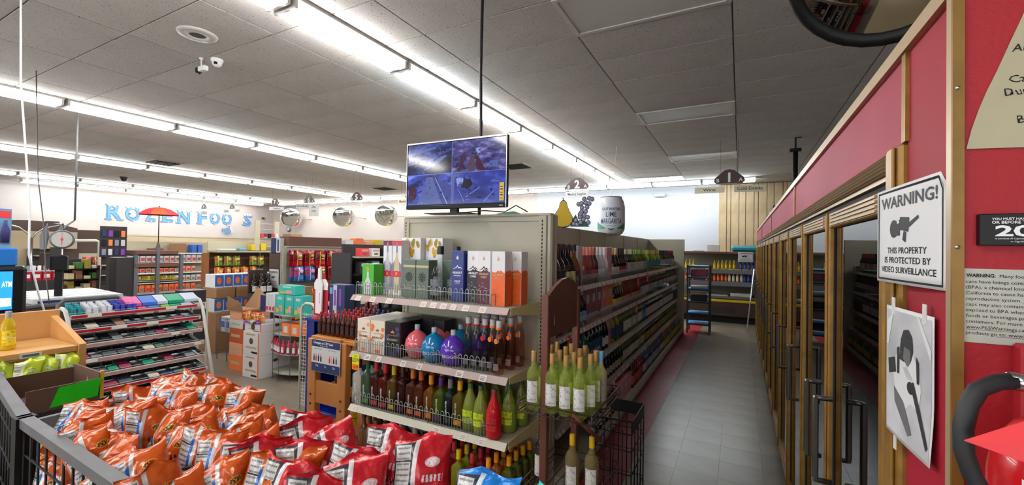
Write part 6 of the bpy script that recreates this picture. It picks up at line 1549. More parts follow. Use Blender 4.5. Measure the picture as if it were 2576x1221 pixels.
# hanging dial scale
ps = thing('dial_scale', 'round white dial produce scale on a black post', 'scale', (-7.0, 1.98, 1.36), math.radians(68))
ps.scale = (.64, .64, .66)
q = MB(); q.box(-.05, .05, -.05, .05, -.545, .0, 'black'); q.box(-.11, .11, -.12, .12, 0, .24, 'black', .01); q.box(-.16, -.1, -.14, -.12, .03, .23, 'panel_dark'); link('post', q, ps)
def disc(r0, z0, r1, z1, m, n=24): 
    g = MB().lathe([(r1, 0), (r1, -.04), (r0, -.04)] if 0 else [(0, .0), (r0, .0), (r1, -.02), (r1, -.06), (0, -.06)], m, n); g.xf(Matrix.Translation((.03, -.06, .54)) @ Matrix.Rotation(PI / 2, 4, 'X')); return g
link('dial_housing', disc(.145, 0, .165, 0, 'post_grey'), ps)
q = MB(); q.poly(ell(.03, .54, .135, .135, 24), 'rack_cream', (0, -.062, 0)); link('dial_face', q, ps)
q = MB()
for k in range(8):
    a = k * PI / 4; q.text(str(k or 8), .016, .03 + .11 * math.sin(a), -.0628, .532 + .11 * math.cos(a), 'ink', 'c')
for k in range(40): 
    a = k * PI / 20; q.poly([(.03 + .128 * math.sin(a - .01), .54 + .128 * math.cos(a - .01)), (.03 + .128 * math.sin(a + .01), .54 + .128 * math.cos(a + .01)), (.03 + .12 * math.sin(a), .54 + .12 * math.cos(a))], 'ink', (0, -.0626, 0))
tag(link('dial_marks', q, ps), kind='stuff')
q = MB(); q.poly([(.024, .45), (.036, .45), (.034, .54), (.031, .64), (.029, .64), (.026, .54)], 'tag_red', (0, -.065, 0), .002); q.poly(ell(.03, .54, .02, .025, 10), 'tag_red', (0, -.066, 0), .002); link('pointer', q, ps)
q = MB()
for s_ in (-.2, -.02): q.add([(s_ - .05, .0, .36), (s_ + .03, .0, .36), (s_ + .06, .02, .6), (s_ + .03, .02, .82), (s_, .02, .74), (s_ - .06, .02, .6), (s_ - .05, .03, .36), (s_ + .03, .03, .36), (s_ + .06, .05, .6), (s_ + .03, .05, .82), (s_, .05, .74), (s_ - .06, .05, .6)], [(0, 1, 2, 3, 4, 5), (11, 10, 9, 8, 7, 6), (0, 6, 7, 1), (1, 7, 8, 2), (2, 8, 9, 3), (3, 9, 10, 4), (4, 10, 11, 5), (5, 11, 6, 0)], 'post_grey')
q.tube([(-.25, 0, .3), (.1, -.02, .24)], .02, 'panel_dark', 6); q.box(-.12, .02, -.04, .04, .22, .4, 'panel_dark'); link('bracket_arms', q, ps)
# newspaper counter
t = thing('service_counter', 'dark brown service counter with light edge, carrying white newspaper stacks', 'counter', (0, 0, 0))
q = MB(); q.box(-8.0, -6.72, .9, 2.6, 0, .97, 'panel_brown', .004); link('body', q, t)
q = MB(); q.box(-8.02, -6.7, .88, 2.62, .97, 1.0, 'rail_grey', .004); link('top', q, t)
for k in range(5):
    def dc(q, a, b_, h): q.box(-a * .98, a * .98, -b_ * .98, b_ * .98, h, h + .002, 'white'); q.box(a, a + .002, -b_ * .9, b_ * .9, h * .1, h * .6, 'navy')
    o = box_thing('newspaper_stack', 'white topped newspaper stack on the brown counter, %s from the front' % ORD[k], 'newspapers', -7.0 - .24 * k, -6.79 - .24 * k, 1.72 + .05 * k, 2.5 + .02 * k, 1.0, 1.055, 'print_pale', 'newspaper stacks on the brown counter', dc)
# low wall shelving along the left wall and far wall, seen over the aisles
lw = thing('wall_shelving', 'long white edged shelving along the left wall', 'shelving', (0, 0, 0))
q = MB(); q.box(-20.0, -19.5, 5.0, 13.0, 1.50, 1.54, 'white'); q.box(-20.37, -20.0, 5.0, 13.0, 0, 1.54, 'panel_dark'); q.box(-20.0, -19.5, 5.0, 13.0, 0, .2, 'panel_dark'); link('top_shelf', q, lw)
for z in (.5, .85, 1.2):
    q = MB(); q.box(-20.0, -19.55, 5.0, 13.0, z, z + .03, 'metal_beige'); link('shelf', q, lw)
fw = thing('wall_shelving', 'long beige shelving along the far white wall', 'shelving', (0, 0, 0))
q = MB(); q.box(-20, -6.5, 12.9, 13.27, 1.50, 1.55, 'metal_beige'); q.box(-20, -6.5, 13.2, 13.27, 0, 1.5, 'metal_beige_dark'); link('top_shelf', q, fw)
for z in (.2, .6, 1.05):
    q = MB(); q.box(-20, -6.5, 12.85, 13.2, z, z + .03, 'metal_beige'); link('shelf', q, fw)
for k in range(34):
    c = ('white', 'navy', 'blossom', 'carton_dark', 'blue_sky', 'yellow', 'print_pale', 'tag_red')[rq.randrange(8)]
    x = -19.6 + .38 * k
    box_thing('grocery_box', 'grocery box on top of the far wall shelving, %s from the left' % ordw(k), 'box', x, x + rq.uniform(.2, .32), 12.95, 13.15, 1.55, 1.55 + rq.uniform(.12, .3), c, 'grocery boxes along the far wall')
for k in range(20):
    c = ('white', 'slate', 'gum_4', 'print_pale', 'cardboard')[rq.randrange(5)]
    y = 5.4 + .36 * k
    box_thing('grocery_box', 'low box on the left wall shelving, %s from the near end' % ordw(k), 'box', -19.9, -19.6, y, y + rq.uniform(.15, .3), 1.54, 1.54 + rq.uniform(.04, .14), c, 'low boxes along the left wall')

# central floor display of wine cases, teal cartons and juice
def wine_case(q, a, b_, h):
    for s_ in (-1, 1): q.box(a * .86 if s_ > 0 else -a, a if s_ > 0 else -a * .92, -b_ - .001, -b_, 0, h, 'peach')
    q.add([(a * .05 + .04 * math.cos(t), -b_ - .0015, h * .6 + .04 * math.sin(t)) for t in [k * PI / 6 for k in range(12)]], [tuple(range(12))], 'brown_board')
    q.add([(a + .0015, b_ * .05 + .04 * math.cos(t), h * .7 + .02 * math.sin(t)) for t in [k * PI / 6 for k in range(12)]], [tuple(range(12))], 'brown_board')
    q.box(-a * .6, a * .7, -b_ - .0015, -b_, h * .28, h * .36, 'gold_print'); q.box(a * .1, a * .8, -b_ - .0015, -b_, h * .08, h * .16, 'ink'); q.box(-a * .6, a * .5, -b_ - .0015, -b_, h * .85, h * .92, 'gold_print')
for k, (x0, y0, z0, h_) in enumerate([(-5.66, 3.32, 0, .29), (-5.66, 3.32, .292, .29), (-5.66, 3.34, .584, .1), (-5.30, 3.96, 0, .29), (-5.30, 3.96, .292, .29), (-5.30, 3.96, .584, .20)]):
    box_thing('wine_case', 'white wine case with orange stripe in the floor display, %s stack, %s up' % (('left', 'right')[k // 3], ('bottom', 'second', 'top')[k % 3]), 'box', x0, x0 + .345, y0, y0 + .42 if k < 3 else y0 + .25, z0, z0 + h_, 'carton_white', None, wine_case)
for k, (h_, c) in enumerate([(.2, 'peach'), (.17, 'blossom'), (.19, 'umbrella_orange'), (.12, 'print_pale'), (.12, 'blossom')]):
    z0 = sum([.2, .17, .19, .12, .12][:k])
    box_thing('beverage_case', '%s case in the left stack of the floor display' % ('orange bottom', 'pale pink', 'burnt orange', 'white', 'pink top')[k], 'box', -6.14, -5.84, 3.42, 3.8, z0, z0 + h_ - .003, c, None, lambda q, a, b_, h: q.box(-a * .7, a * .6, -b_ - .0015, -b_, h * .4, h * .6, 'gold_print'))
box_thing('navy_case', 'tall narrow navy carton between the orange and white stacks', 'box', -5.83, -5.69, 3.42, 3.8, 0, .64, 'navy')
t = thing('cardboard_tray', 'open brown cardboard tray with tall flap on the orange case stack', 'box', (-6.0, 3.6, .80))
q = MB(); q.box(-.18, .2, -.2, .2, 0, .02, 'cardboard'); q.add([(-.14, .0, 0), (.18, .0, 0), (.18, .12, .18), (-.0, .12, .30), (-.14, -.05, 0), (.18, -.05, 0)], [(0, 1, 2, 3), (3, 2, 1, 0)], 'cardboard'); q.add([(-.16, -.2, 0), (.2, -.2, 0), (.22, -.24, .12), (-.1, -.24, .2)], [(0, 1, 2, 3), (3, 2, 1, 0)], 'cardboard'); link('tray', q, t)
for k in range(8):
    place_bag('sweet_packet', 'yellow and red sweet packet on the white case stack, %s from the left' % ORD[k], 'bag_candy_orange' if k % 3 else 'bag_candy_red', (-5.83 + .06 * k, 3.42, .70 if k < 3 else .69), rq.uniform(-.3, .4), -.1, rq.uniform(-.2, .2), 'sweet packets on the white case stack', .085, .13, .02, seed=80 + k % 3, nu=8, nv=8)
for k in range(8):
    q = MB(); q.box(-.03, .03, -.025, .025, 0, .03, ('violet', 'slate', 'gold_box', 'navy')[k % 4], .008)
    tag(link('wrapped_bar', q, None, (-5.62 + .06 * (k % 5), 3.35 + .05 * (k // 5), .685)), 'small shiny wrapped bar heaped before the yellow packets, %s' % ORD[k], 'candy', 'wrapped bars on the white cases')
mat('teal_box', (60, 184, 172), .4)
def tealp(q, a, b_, h):
    q.box(-a * .1, a * .6, -b_ - .0015, -b_, h * .15, h * .45, 'blossom'); q.box(-a * .8, -a * .2, -b_ - .0015, -b_, h * .1, h * .3, 'yellow'); q.box(-a * .5, a * .5, -b_ - .0015, -b_, h * .75, h * .88, 'print_pale')
for k, (x0, x1, z0, z1) in enumerate([(-5.22, -5.05, .82, 1.07), (-5.03, -4.87, .82, 1.07), (-4.86, -4.70, .82, 1.07), (-5.16, -4.84, 1.075, 1.19)]):
    box_thing('teal_carton', 'teal drinks carton on the wire display rack, %s' % ('lower left', 'lower middle', 'lower right', 'lying on top')[k], 'box', x0, x1, 3.46, 3.6, z0, z1, 'teal_box', None, tealp)
for k in range(3): box_thing('white_carton', 'white and red carton left of the teal cartons, %s' % ORD[k], 'box', -5.42 + .065 * k, -5.36 + .065 * k, 3.46, 3.6, .83, .83 + .24, 'print_pale', 'white cartons beside the teal ones', lambda q, a, b_, h: q.box(-a * .7, a * .7, -b_ - .0015, -b_, h * .1, h * .3, 'pinkred'))
box_thing('blue_pack', 'dark blue pack leaning on the cartons of the floor display', 'box', -5.6, -5.44, 3.5, 3.6, .83, 1.03, 'navy')
box_thing('cardboard_box', 'open brown cardboard box behind the teal cartons', 'box', -5.42, -5.1, 3.62, 3.9, .83, 1.14, 'cardboard')
t = thing('wire_display_rack', 'grey wire rack with curved shelves beside the wine cases', 'rack', (-5.0, 3.42, 0))
for z in (.82, .58, .34, .1):
    q = MB(); q.lathe([(.34, z - .012), (.34, z), (0, z)], 'metal_beige_dark', 14, -.06, .25, 0, 1.0, .75, PI, 2 * PI); q.box(-.4, .28, .25, .5, z - .012, z, 'metal_beige_dark'); link('shelf', q, t)
q = MB()
for a in range(7):
    an = PI + PI * a / 6; q.tube([(-.06 + .34 * math.cos(an), .25 + .255 * math.sin(an), 0), (-.06 + .34 * math.cos(an), .25 + .255 * math.sin(an), .92)], .004, 'post_grey', 5)
tag(link('upright_wire', q, t), kind='stuff')
for k in range(8):
    bottle('juice_bottle', 'white labelled pink juice bottle on the wire display rack, %s from the left' % ORD[k], 'bottle', (-5.30 + .075 * k, 3.42 + .08 * abs(3.5 - k) / 3.5, .34), 0, 'pink juice bottles on the wire rack', SP('malibu', bcol('juice', (206, 60, 90), mixf=.8), capm((206, 50, 80)), labm((236, 236, 236)), 10, 1.0, scale=.6))
for k in range(2): box_thing('juice_pack', 'orange juice multipack on the upper wire shelf, %s' % ('left', 'right')[k], 'pack', -5.05 + .17 * k, -4.9 + .17 * k, 3.44, 3.56, .58, .72, 'peach', None, lambda q, a, b_, h: q.box(-a * .5, a * .5, -b_ - .0015, -b_, h * .2, h * .75, 'print_pale'))
t = thing('small_wire_stand', 'thin wire newspaper stand on the floor left of the orange cases', 'stand', (-6.7, 3.62, 0))
q = MB()
for x, y in ((-.1, 0), (.15, 0), (.15, .2), (-.1, .2)): q.tube([(x, y, 0), (x * .9, y, .62)], .006, 'post_grey', 5)
for z in (.12, .4, .6): q.tube([(-.1, 0, z), (.15, 0, z), (.15, .2, z), (-.1, .2, z)], .004, 'post_grey', 5, True)
link('wire_frame', q, t)
for k in range(2):
    box_thing('paper_bundle', 'blue and white paper bundle in the thin wire stand, %s' % ('left', 'right')[k], 'papers', -6.79 + .12 * k, -6.69 + .12 * k, 3.66, 3.78, .4, .62, 'print_pale', None, lambda q, a, b_, h: q.box(-a * .8, a * .8, -b_ - .0015, -b_, h * .3, h * .7, 'gum_4'))
# black boxes on white rack right of the gum rack
for k in range(3):
    box_thing('black_tray', 'black merchandise tray right behind the gum rack, %s' % ('lowest', 'middle', 'uppermost')[k], 'tray', -6.55, -6.3, 2.95, 3.2, .42 + .25 * k, .58 + .25 * k, 'panel_dark', None, lambda q, a, b_, h: (q.box(-a, a, -b_ - .004, -b_, -.03, 0, 'rack_cream'), q.box(-a * .5, a * .5, -b_ - .002, -b_, h * .3, h * .5, 'print_pale')))
q = MB(); [q.box(x - .01, x + .01, y - .01, y + .01, 0, .95, 'rack_cream') for x in (-6.56, -6.29) for y in (2.94, 3.21)]
for z in (.40, .65, .9): q.box(-6.54, -6.31, 2.94, 3.2, z, z + .015, 'rack_cream')
tag(link('white_tray_rack', q, None), 'white tray rack standing right behind the gum rack', 'rack')
# display of dark bottles behind the cartons (mid distance)
t = thing('bottle_display', 'dark wooden bottle display beyond the teal cartons', 'display', (-6.35, 3.95, 0))
q = MB(); q.box(-.3, .0, 0, .29, 0, .95, 'panel_brown'); q.box(-.3, -.27, 0, .29, .95, 1.3, 'panel_brown'); link('body', q, t)
for k in range(5): bottle('spirit_bottle', 'dark bottle with white label beyond the teal cartons, %s from the left' % ORD[k], 'bottle', (-6.56 + .115 * (k % 2), 4.0 + .05 * k, .95), PI / 2, 'dark bottles beyond the teal cartons', SP('flask', bcol('dkb', (50, 40, 36), mixf=.8), capm((30, 30, 34)), labm((226, 226, 226)), 10, 1.0, scale=.95))

# ---------------------------------------------------------------- television
tv = thing('television', 'flat television on the endcap showing four blue security camera views', 'television', (-1.85, 2.575, 1.955), math.radians(2.5))
TW, THh = .86, .505
q = MB(); q.box(-TW / 2, TW / 2, 0, .035, .03, .03 + THh, 'black', .006); q.box(-TW / 2, TW / 2, -.006, 0, .03, .055, 'black_gloss', .002); q.box(-.3, .3, .035, .07, .08, .4, 'black', .01); link('casing', q, tv)
q = MB(); e = .006
for bx in ((-TW / 2, TW / 2, .525, .531 + .004), (-TW / 2, -TW / 2 + e, .03, .535), (TW / 2 - e, TW / 2, .03, .535)): q.box(bx[0], bx[1], -.006, .0, bx[2], bx[3], 'chrome')
link('bezel', q, tv)
def screenmat(name, seed, c0, c1, c2_, scale):
    m, t, b = nt(name); N, L = t.nodes, t.links
    tc = N.new('ShaderNodeTexCoord'); mp = N.new('ShaderNodeMapping'); mp.inputs['Location'].default_value = (seed, seed * .7, 0); mp.inputs['Rotation'].default_value = (0, seed * .9, 0); mp.inputs['Scale'].default_value = (1, 1, 2.2)
    n = N.new('ShaderNodeTexNoise'); n.inputs['Scale'].default_value = scale; n.inputs['Detail'].default_value = 4
    r = N.new('ShaderNodeValToRGB')
    for k, (p, c) in enumerate(((.35, c0), (.55, c1), (.72, c2_))):
        if k > 1: r.color_ramp.elements.new(p)
        el_ = r.color_ramp.elements[k]; el_.position = p; el_.color = lin(c) + (1,)
    L.new(tc.outputs['Object'], mp.inputs[0]); L.new(mp.outputs[0], n.inputs[0]); L.new(n.outputs[0], r.inputs[0])
    b.inputs['Base Color'].default_value = (.01, .01, .02, 1); b.inputs['Roughness'].default_value = .08
    L.new(r.outputs[0], b.inputs['Emission Color']); b.inputs['Emission Strength'].default_value = .55
    MATS[name] = m
screenmat('feed_a', 1.3, (14, 18, 44), (34, 50, 120), (90, 110, 190), 6); screenmat('feed_b', 2.7, (26, 26, 70), (70, 66, 130), (140, 130, 190), 14)
screenmat('feed_c', 4.1, (20, 24, 70), (60, 80, 190), (130, 150, 230), 9); screenmat('feed_d', 6.3, (28, 36, 110), (44, 58, 150), (80, 100, 190), 5)
for nm, c, e_ in (('feed_line', (150, 170, 230), .4), ('feed_dark', (12, 14, 40), .4), ('feed_light', (110, 132, 210), .27), ('feed_mid', (56, 74, 160), .4), ('feed_warm', (120, 60, 90), .16), ('feed_tan', (130, 100, 130), .2)): mat(nm, (8, 8, 14), .1); MATS[nm].node_tree.nodes['Principled BSDF'].inputs['Emission Color'].default_value = lin(c) + (1,); MATS[nm].node_tree.nodes['Principled BSDF'].inputs['Emission Strength'].default_value = e_
x0, x1, z0, z1 = -TW / 2 + .01, TW / 2 - .01, .062, .522; xm, zm = -.02, .29
for nm, a, c, d, e2, m in (('upper_left_view', x0, xm, zm, z1, 'feed_a'), ('upper_right_view', xm, x1, zm, z1, 'feed_b'), ('lower_left_view', x0, xm, z0, zm, 'feed_c'), ('lower_right_view', xm, x1, z0, zm, 'feed_d')):
    q = MB(); q.poly([(a + .0015, d + .0015), (c - .0015, d + .0015), (c - .0015, e2 - .0015), (a + .0015, e2 - .0015)], m, (0, -.0008, 0))
    Y = -.0014
    if nm == 'upper_left_view':
        for pts, mm in (([(x0, .36), (-.13, .43), (-.02, .46), (-.02, .48), (-.15, .45), (x0, .40)], 'feed_mid'), ([(x0, .43), (-.16, .48), (-.16, .50), (x0, .455)], 'feed_light'), ([(-.2, .37), (-.09, .43), (-.06, .42), (-.16, .355)], 'feed_light'), ([(-.27, .33), (-.22, .36), (-.2, .345), (-.25, .32)], 'feed_light'), ([(-.3, .3), (-.02, .42), (-.02, .3)], 'feed_dark')): q.poly(pts, mm, (0, Y, 0)); Y -= .0003
    if nm == 'upper_right_view':
        for pts, mm in (([(.1, .295), (.18, .295), (.165, .42), (.14, .42)], 'feed_tan'), ([(.02, .3), (.06, .3), (.1, .42), (.07, .42)], 'feed_warm'), ([(.19, .3), (.26, .3), (.2, .40), (.18, .40)], 'feed_warm'), ([(.28, .32), (.36, .31), (.36, .36), (.3, .36)], 'feed_light'), ([(.19, .42), (.22, .42), (.21, .46), (.18, .455)], 'feed_line')): q.poly(pts, mm, (0, Y, 0)); Y -= .0003
    if nm == 'lower_left_view':
        for pts, mm in (([(-.33, .065), (-.1, .065), (-.19, .27), (-.24, .27)], 'feed_light'), ([(-.1, .065), (-.02, .065), (-.02, .2), (-.16, .26), (-.19, .26)], 'feed_mid'), ([(x0 + .01, .1), (-.35, .1), (-.33, .18), (-.38, .21), (x0 + .01, .2)], 'feed_warm'), ([(-.06, .065), (-.05, .065), (-.16, .26), (-.165, .26)], 'feed_line')): q.poly(pts, mm, (0, Y, 0)); Y -= .0003
    if nm == 'lower_right_view':
        for pts, mm in (([(-.015, .065), (.0, .065), (.005, .26), (.09, .28), (-.015, .28)], 'feed_light'), ([(.06, .18), (.09, .24), (.14, .24), (.16, .2), (.12, .17)], 'feed_dark'), ([(.1, .11), (.22, .18), (.222, .177), (.104, .107)], 'feed_line'), ([(.25, .075), (.33, .15), (.333, .148), (.255, .073)], 'feed_line'), ([(.04, .16), (.09, .075), (.093, .077), (.043, .162)], 'feed_line'), ([(.02, .25), (.08, .25), (.08, .215), (.03, .19)], 'feed_line'), ([(.3, .21), (.38, .205), (.38, .215), (.32, .225)], 'feed_light')): q.poly(pts, mm, (0, Y, 0)); Y -= .0003
    rf = random.Random(int(a * 1000) + int(d * 100))
    for k in range(34):
        px, pz = rf.uniform(a + .02, c - .03), rf.uniform(d + .02, e2 - .03); sw, sk = rf.uniform(.006, .02), rf.uniform(-.01, .01)
        q.poly([(px, pz), (px + sw, pz + sk * .4), (px + sw + sk, pz + rf.uniform(.005, .014)), (px + sk, pz + rf.uniform(.005, .014))], rf.choice(('feed_mid', 'feed_dark', 'feed_light', 'feed_warm', 'feed_mid', 'feed_dark')), (0, -.0030 - .00001 * k, 0))
    Y = -.0036
    cap_ = {'upper_left_view': ('CH 7', -.27, .30), 'upper_right_view': ('CH 8', .11, .30), 'lower_left_view': ('CH 9', -.28, .075), 'lower_right_view': ('CH 13', .12, .085)}[nm]
    q.text(cap_[0], .008, cap_[1], Y - .0004, cap_[2], 'feed_line', 'c', None, .02)
    link(nm, q, tv)
q = MB(); q.box(-.0012 + xm, xm + .0012, -.0012, -.0006, z0, z1, 'feed_line'); q.box(x0, x1, -.0012, -.0006, zm - .0012, zm + .0012, 'feed_line'); link('dividing_line', q, tv)
q = MB(); q.box(.378, .412, -.0075, -.006, .075, .20, 'yellow')
for k in range(5): q.box(.384, .404, -.0082, -.0075, .09 + .02 * k, .094 + .02 * k + .004 * (k % 2), 'ink')
link('yellow_label', q, tv)
q = MB(); q.text('VIZIO', .008, .39, -.0066, .038, 'print_pale', 'c', None, .02); link('maker_lettering', q, tv)
q = MB(); q.box(-.03, .03, .0, .03, -.005, .032, 'black'); q.box(-.22, .16, -.06, .10, -.010, -.004, 'black_gloss', .002); link('stand', q, tv)
q = MB(); q.tube([(-1.705, 2.69, 3.58), (-1.71, 2.69, 3.0), (-1.698, 2.69, 2.6), (-1.70, 2.69, 1.945)], .012, 'panel_dark', 8); q.lathe([(.03, 3.575), (.03, 3.58)], 'panel_dark', 8, -1.705, 2.69)
tag(link('ceiling_pole', q, None), 'thin dark conduit pole running from ceiling down behind the television', 'pole')
q = MB(); q.tube([(-1.8, 2.62, 1.955), (-1.6, 2.60, 1.965), (-1.45, 2.62, 1.952), (-1.38, 2.66, 2.0), (-1.3, 2.68, 1.955)], .004, 'black', 5)
tag(link('cable', q, None), 'loose black cable trailing along the top of the endcap', 'cable')

# ---------------------------------------------------------------- aisle signs
mat('sign_brown', (74, 56, 54), .5); mat('sign_cream', (240, 232, 204), .5); mat('sign_grey', (222, 222, 218), .5)
def aisle_sign(num, label, x, y, z, panels, s=1.0, letters=True, up=None):
    t = thing('aisle_sign', label, 'sign', (x, y, z))
    W = .235 * s
    q = MB(); pts = [(-W, -.02 * s), (-W * .93, .035 * s), (-.07 * s, .165 * s), (0, .18 * s), (.07 * s, .165 * s), (W * .93, .035 * s), (W, -.02 * s), (W * .85, -.055 * s), (-W * .85, -.055 * s)]
    q.poly(pts, 'sign_brown', (0, 0, 0), .012); link('board', q, t)
    q = MB(); q.text(num, .15 * s, 0, -.001, -.03 * s, 'white', 'c', None, .03)
    if letters: q.text('B', .06 * s, -W * .72, -.001, -.03 * s, 'white', 'c', None, .02); q.text('A', .06 * s, W * .72, -.001, -.03 * s, 'white', 'c', None, .02)
    link('number', q, t)
    q = MB()
    for xx in (-.13 * s, .13 * s): q.tube([(xx, .006, .1 * s), (xx, .006, 3.58 - z)], .002, 'panel_dark', 4)
    link('hanging_wire', q, t)
    for (cx, cz, w_, h_, a, txt, cm) in panels:
        q = MB(); q.box(-w_ / 2, w_ / 2, 0, .006, -h_ / 2, h_ / 2, cm, .001)
        o = link('name_board', q, t, (cx, .0, cz), a)
        q = MB(); 
        for k, tx in enumerate(txt.split('|')): q.text(tx, h_ * (.5 if '|' not in txt else .2), 0, -.001, -h_ * .2 + (0 if '|' not in txt else h_ * (.35 - .3 * k)), 'black', 'c', w_ * .82 if len(tx) > 6 else w_ * .42, .004)
        link('lettering', q, o)
        q = MB()
        for xx in (-w_ * .4, w_ * .4): q.tube([(xx, .003, h_ / 2), (xx, .003, h_ / 2 + .06)], .002, 'panel_dark', 4)
        link('hook', q, o)
    return t
aisle_sign('1', 'brown aisle sign number 1 with Wine and Cold Drinks boards', -.17, 8.0, 2.90, [(-.30, -.155, .46, .1, 0, 'Wine', 'sign_cream'), (.30, -.155, .46, .11, .18, 'Cold Drinks', 'sign_cream')])
aisle_sign('2', 'brown aisle sign number 2 with a Medical Supplies board', -2.82, 8.0, 2.93, [(0, -.15, .46, .11, 0, 'Medical Supplies', 'sign_grey')])
aisle_sign('5', 'brown aisle sign number 5 near the round mirrors', -8.83, 8.0, 2.93, [(.12, -.17, .4, .16, -.5, 'Pet Food|Candy', 'sign_grey')], .95)
aisle_sign('6', 'brown aisle sign number 6 with grey boards below', -10.7, 8.0, 2.93, [(-.25, -.13, .4, .13, .4, 'Cookies', 'sign_grey'), (.22, -.25, .4, .36, 0, 'Salsa|Soups', 'sign_grey')], .95)
aisle_sign('7', 'brown aisle sign number 7 near the far left corner', -12.3, 8.05, 2.93, [(.1, -.16, .5, .1, .3, 'Snacks', 'sign_grey')], .85)
aisle_sign('8', 'small aisle sign before the blue O letters with two grey boards', -14.4, 8.0, 2.85, [(-.3, -.1, .3, .1, 0, 'Bread', 'sign_grey'), (.3, -.1, .3, .1, 0, 'Soda', 'sign_grey')], .6)
aisle_sign('9', 'small aisle sign hanging in front of the blue FOO letters', -16.05, 8.0, 2.9, [(0, -.16, .4, .1, 0, 'Dairy', 'sign_grey')], .7)
t = thing('aisle_sign', 'cream Baking Goods board hanging left of the television', 'sign', (-7.1, 8.0, 2.80))
q = MB(); q.box(-.3, .5, 0, .006, -.07, .07, 'sign_cream'); link('board', q, t)
q = MB(); q.text('Baking Goods', .06, -.26, -.001, -.03, 'black', 'l', .62, .02); link('lettering', q, t)
q = MB(); q.tube([(-.2, .003, .07), (-.2, .003, .78)], .003, 'panel_dark', 4); q.tube([(.4, .003, .07), (.4, .003, .78)], .003, 'panel_dark', 4); link('hanging_wire', q, t)

# ---------------------------------------------------------------- wall letters ROZEN FOO S
mat('letter_blue', (78, 132, 184), .55); mat('letter_snow', (196, 200, 206), .6); mat('letter_edge', (44, 92, 156), .6)
def letter(ch, y, z, h_, lab):
    t = thing('wall_letter', lab, 'letter', (XL + .0, y, z), PI / 2)
    W = {'R': .46, 'O': .5, 'Z': .4, 'E': .4, 'N': .5, 'F': .4, 'S': .38, 'D': .5}[ch] * h_ / .55
    g = glyphs(ch, .02); kx = W * .86 / (g[3] - g[2]); kz = h_ / (g[5] - g[4])
    def put(q, m, y_, sc=1.0, dz=0.0, th=.05):
        vs = [((a - (g[2] + g[3]) / 2) * kx, y_, (b_ - g[4]) * kz) for a, b_ in g[0]]
        q.add(vs, g[1], m)
    q = MB(); g0 = glyphs(ch, .035); g = g0; put(q, 'letter_edge', -.028)
    # depth walls: a back copy joined by boxes of serif
    st = .12 * h_ / .55
    ser = {'R': [(-W * .36, 0), (-W * .36, 1), (W * .36, 0)], 'N': [(-W * .38, 0), (-W * .38, 1), (W * .38, 1)], 'F': [(-W * .36, 0), (-W * .36, 1)], 'E': [(-W * .36, 0), (-W * .36, 1)], 'Z': [], 'O': [], 'S': [(W * .36, .86), (-W * .36, .14)], 'D': [(-W * .36, 0), (-W * .36, 1)]}[ch]
    for sx, p in ser: q.box(sx - st * .8, sx + st * .8, -.03, 0, max(0, p * h_ - st * .35), min(h_, max(0, p * h_ - st * .35) + st * .4), 'letter_blue')
    g = glyphs(ch, .012); put(q, 'letter_blue', -.031)
    q.box(-W * .2, -W * .1, -.027, 0, h_ * .45, h_ * .55, 'letter_edge')
    link('letter_face', q, t)
    q = MB(); n = 7
    for k in range(3):
        cx = (-.3 + .3 * k) * W; q.poly([(cx - W * .17, h_ * .99)] + [(cx + W * (.17 * math.cos(a)), h_ * (.99 - .0) + h_ * .07 * math.sin(a)) for a in [PI - PI * j / n for j in range(n + 1)]][1:] + [(cx + W * .1, h_ * .90), (cx, h_ * (.84 - .04 * (k % 2))), (cx - W * .1, h_ * .91)], 'letter_snow', (0, -.036, 0), .004)
    link('snow_cap', q, t)
    q = MB(); q.poly([(W * .02, h_ * .04), (W * .14, h_ * .02), (W * .08, -h_ * .05), (-W * .02, h_ * .0)], 'letter_snow', (0, -.038, 0), .004); link('icicle', q, t)
    return t
for ch, y, z, h_ in (('R', 7.18, 2.50, .58), ('O', 7.72, 2.49, .57), ('Z', 8.28, 2.52, .54), ('E', 8.85, 2.52, .54), ('N', 9.42, 2.50, .55), ('F', 10.12, 2.52, .53)):
    letter(ch, y, z, h_, 'snow capped blue letter %s of the first letters on the left wall' % ch)
letter('O', 10.62, 2.53, .53, 'snow capped blue letter O right after the F on the left wall')
letter('O', 11.12, 2.53, .53, 'snow capped blue letter O before the gap in the wall lettering')
letter('S', 12.02, 2.53, .55, 'blue letter S at the right end of the wall lettering')
o = letter('D', 11.05, 2.05, .36, 'fallen blue letter D lying tilted below the wall lettering'); o.rotation_euler = (0, 1.2, PI / 2); o.location = (XL + .06, 10.95, 2.2)

# ---------------------------------------------------------------- mirrors on the far wall, clock, cutouts
for k, (x, z, nm) in enumerate([(-18.0, 2.93, 'left'), (-14.55, 2.92, 'middle'), (-12.15, 2.93, 'right')]):
    convex_mirror('round convex mirror on an arm at the far wall, %s of three' % nm, (x - .25, 12.75, z), (.72, -.62, -.34), .44, .012, 'rack_cream', (x + .5, 13.28, z - .05), None)
t = thing('wall_dial', 'small grey round wall dial near the far left corner', 'dial', (-19.15, 13.27, 2.45))
g = MB().lathe([(0, .03), (.12, .03), (.14, .0)], 'post_grey', 20); g.xf(Matrix.Rotation(PI / 2, 4, 'X')); link('rim', g, t)
q = MB(); q.poly(ell(0, 0, .08, .08, 16), 'rack_cream', (0, -.032, 0)); link('face', q, t)
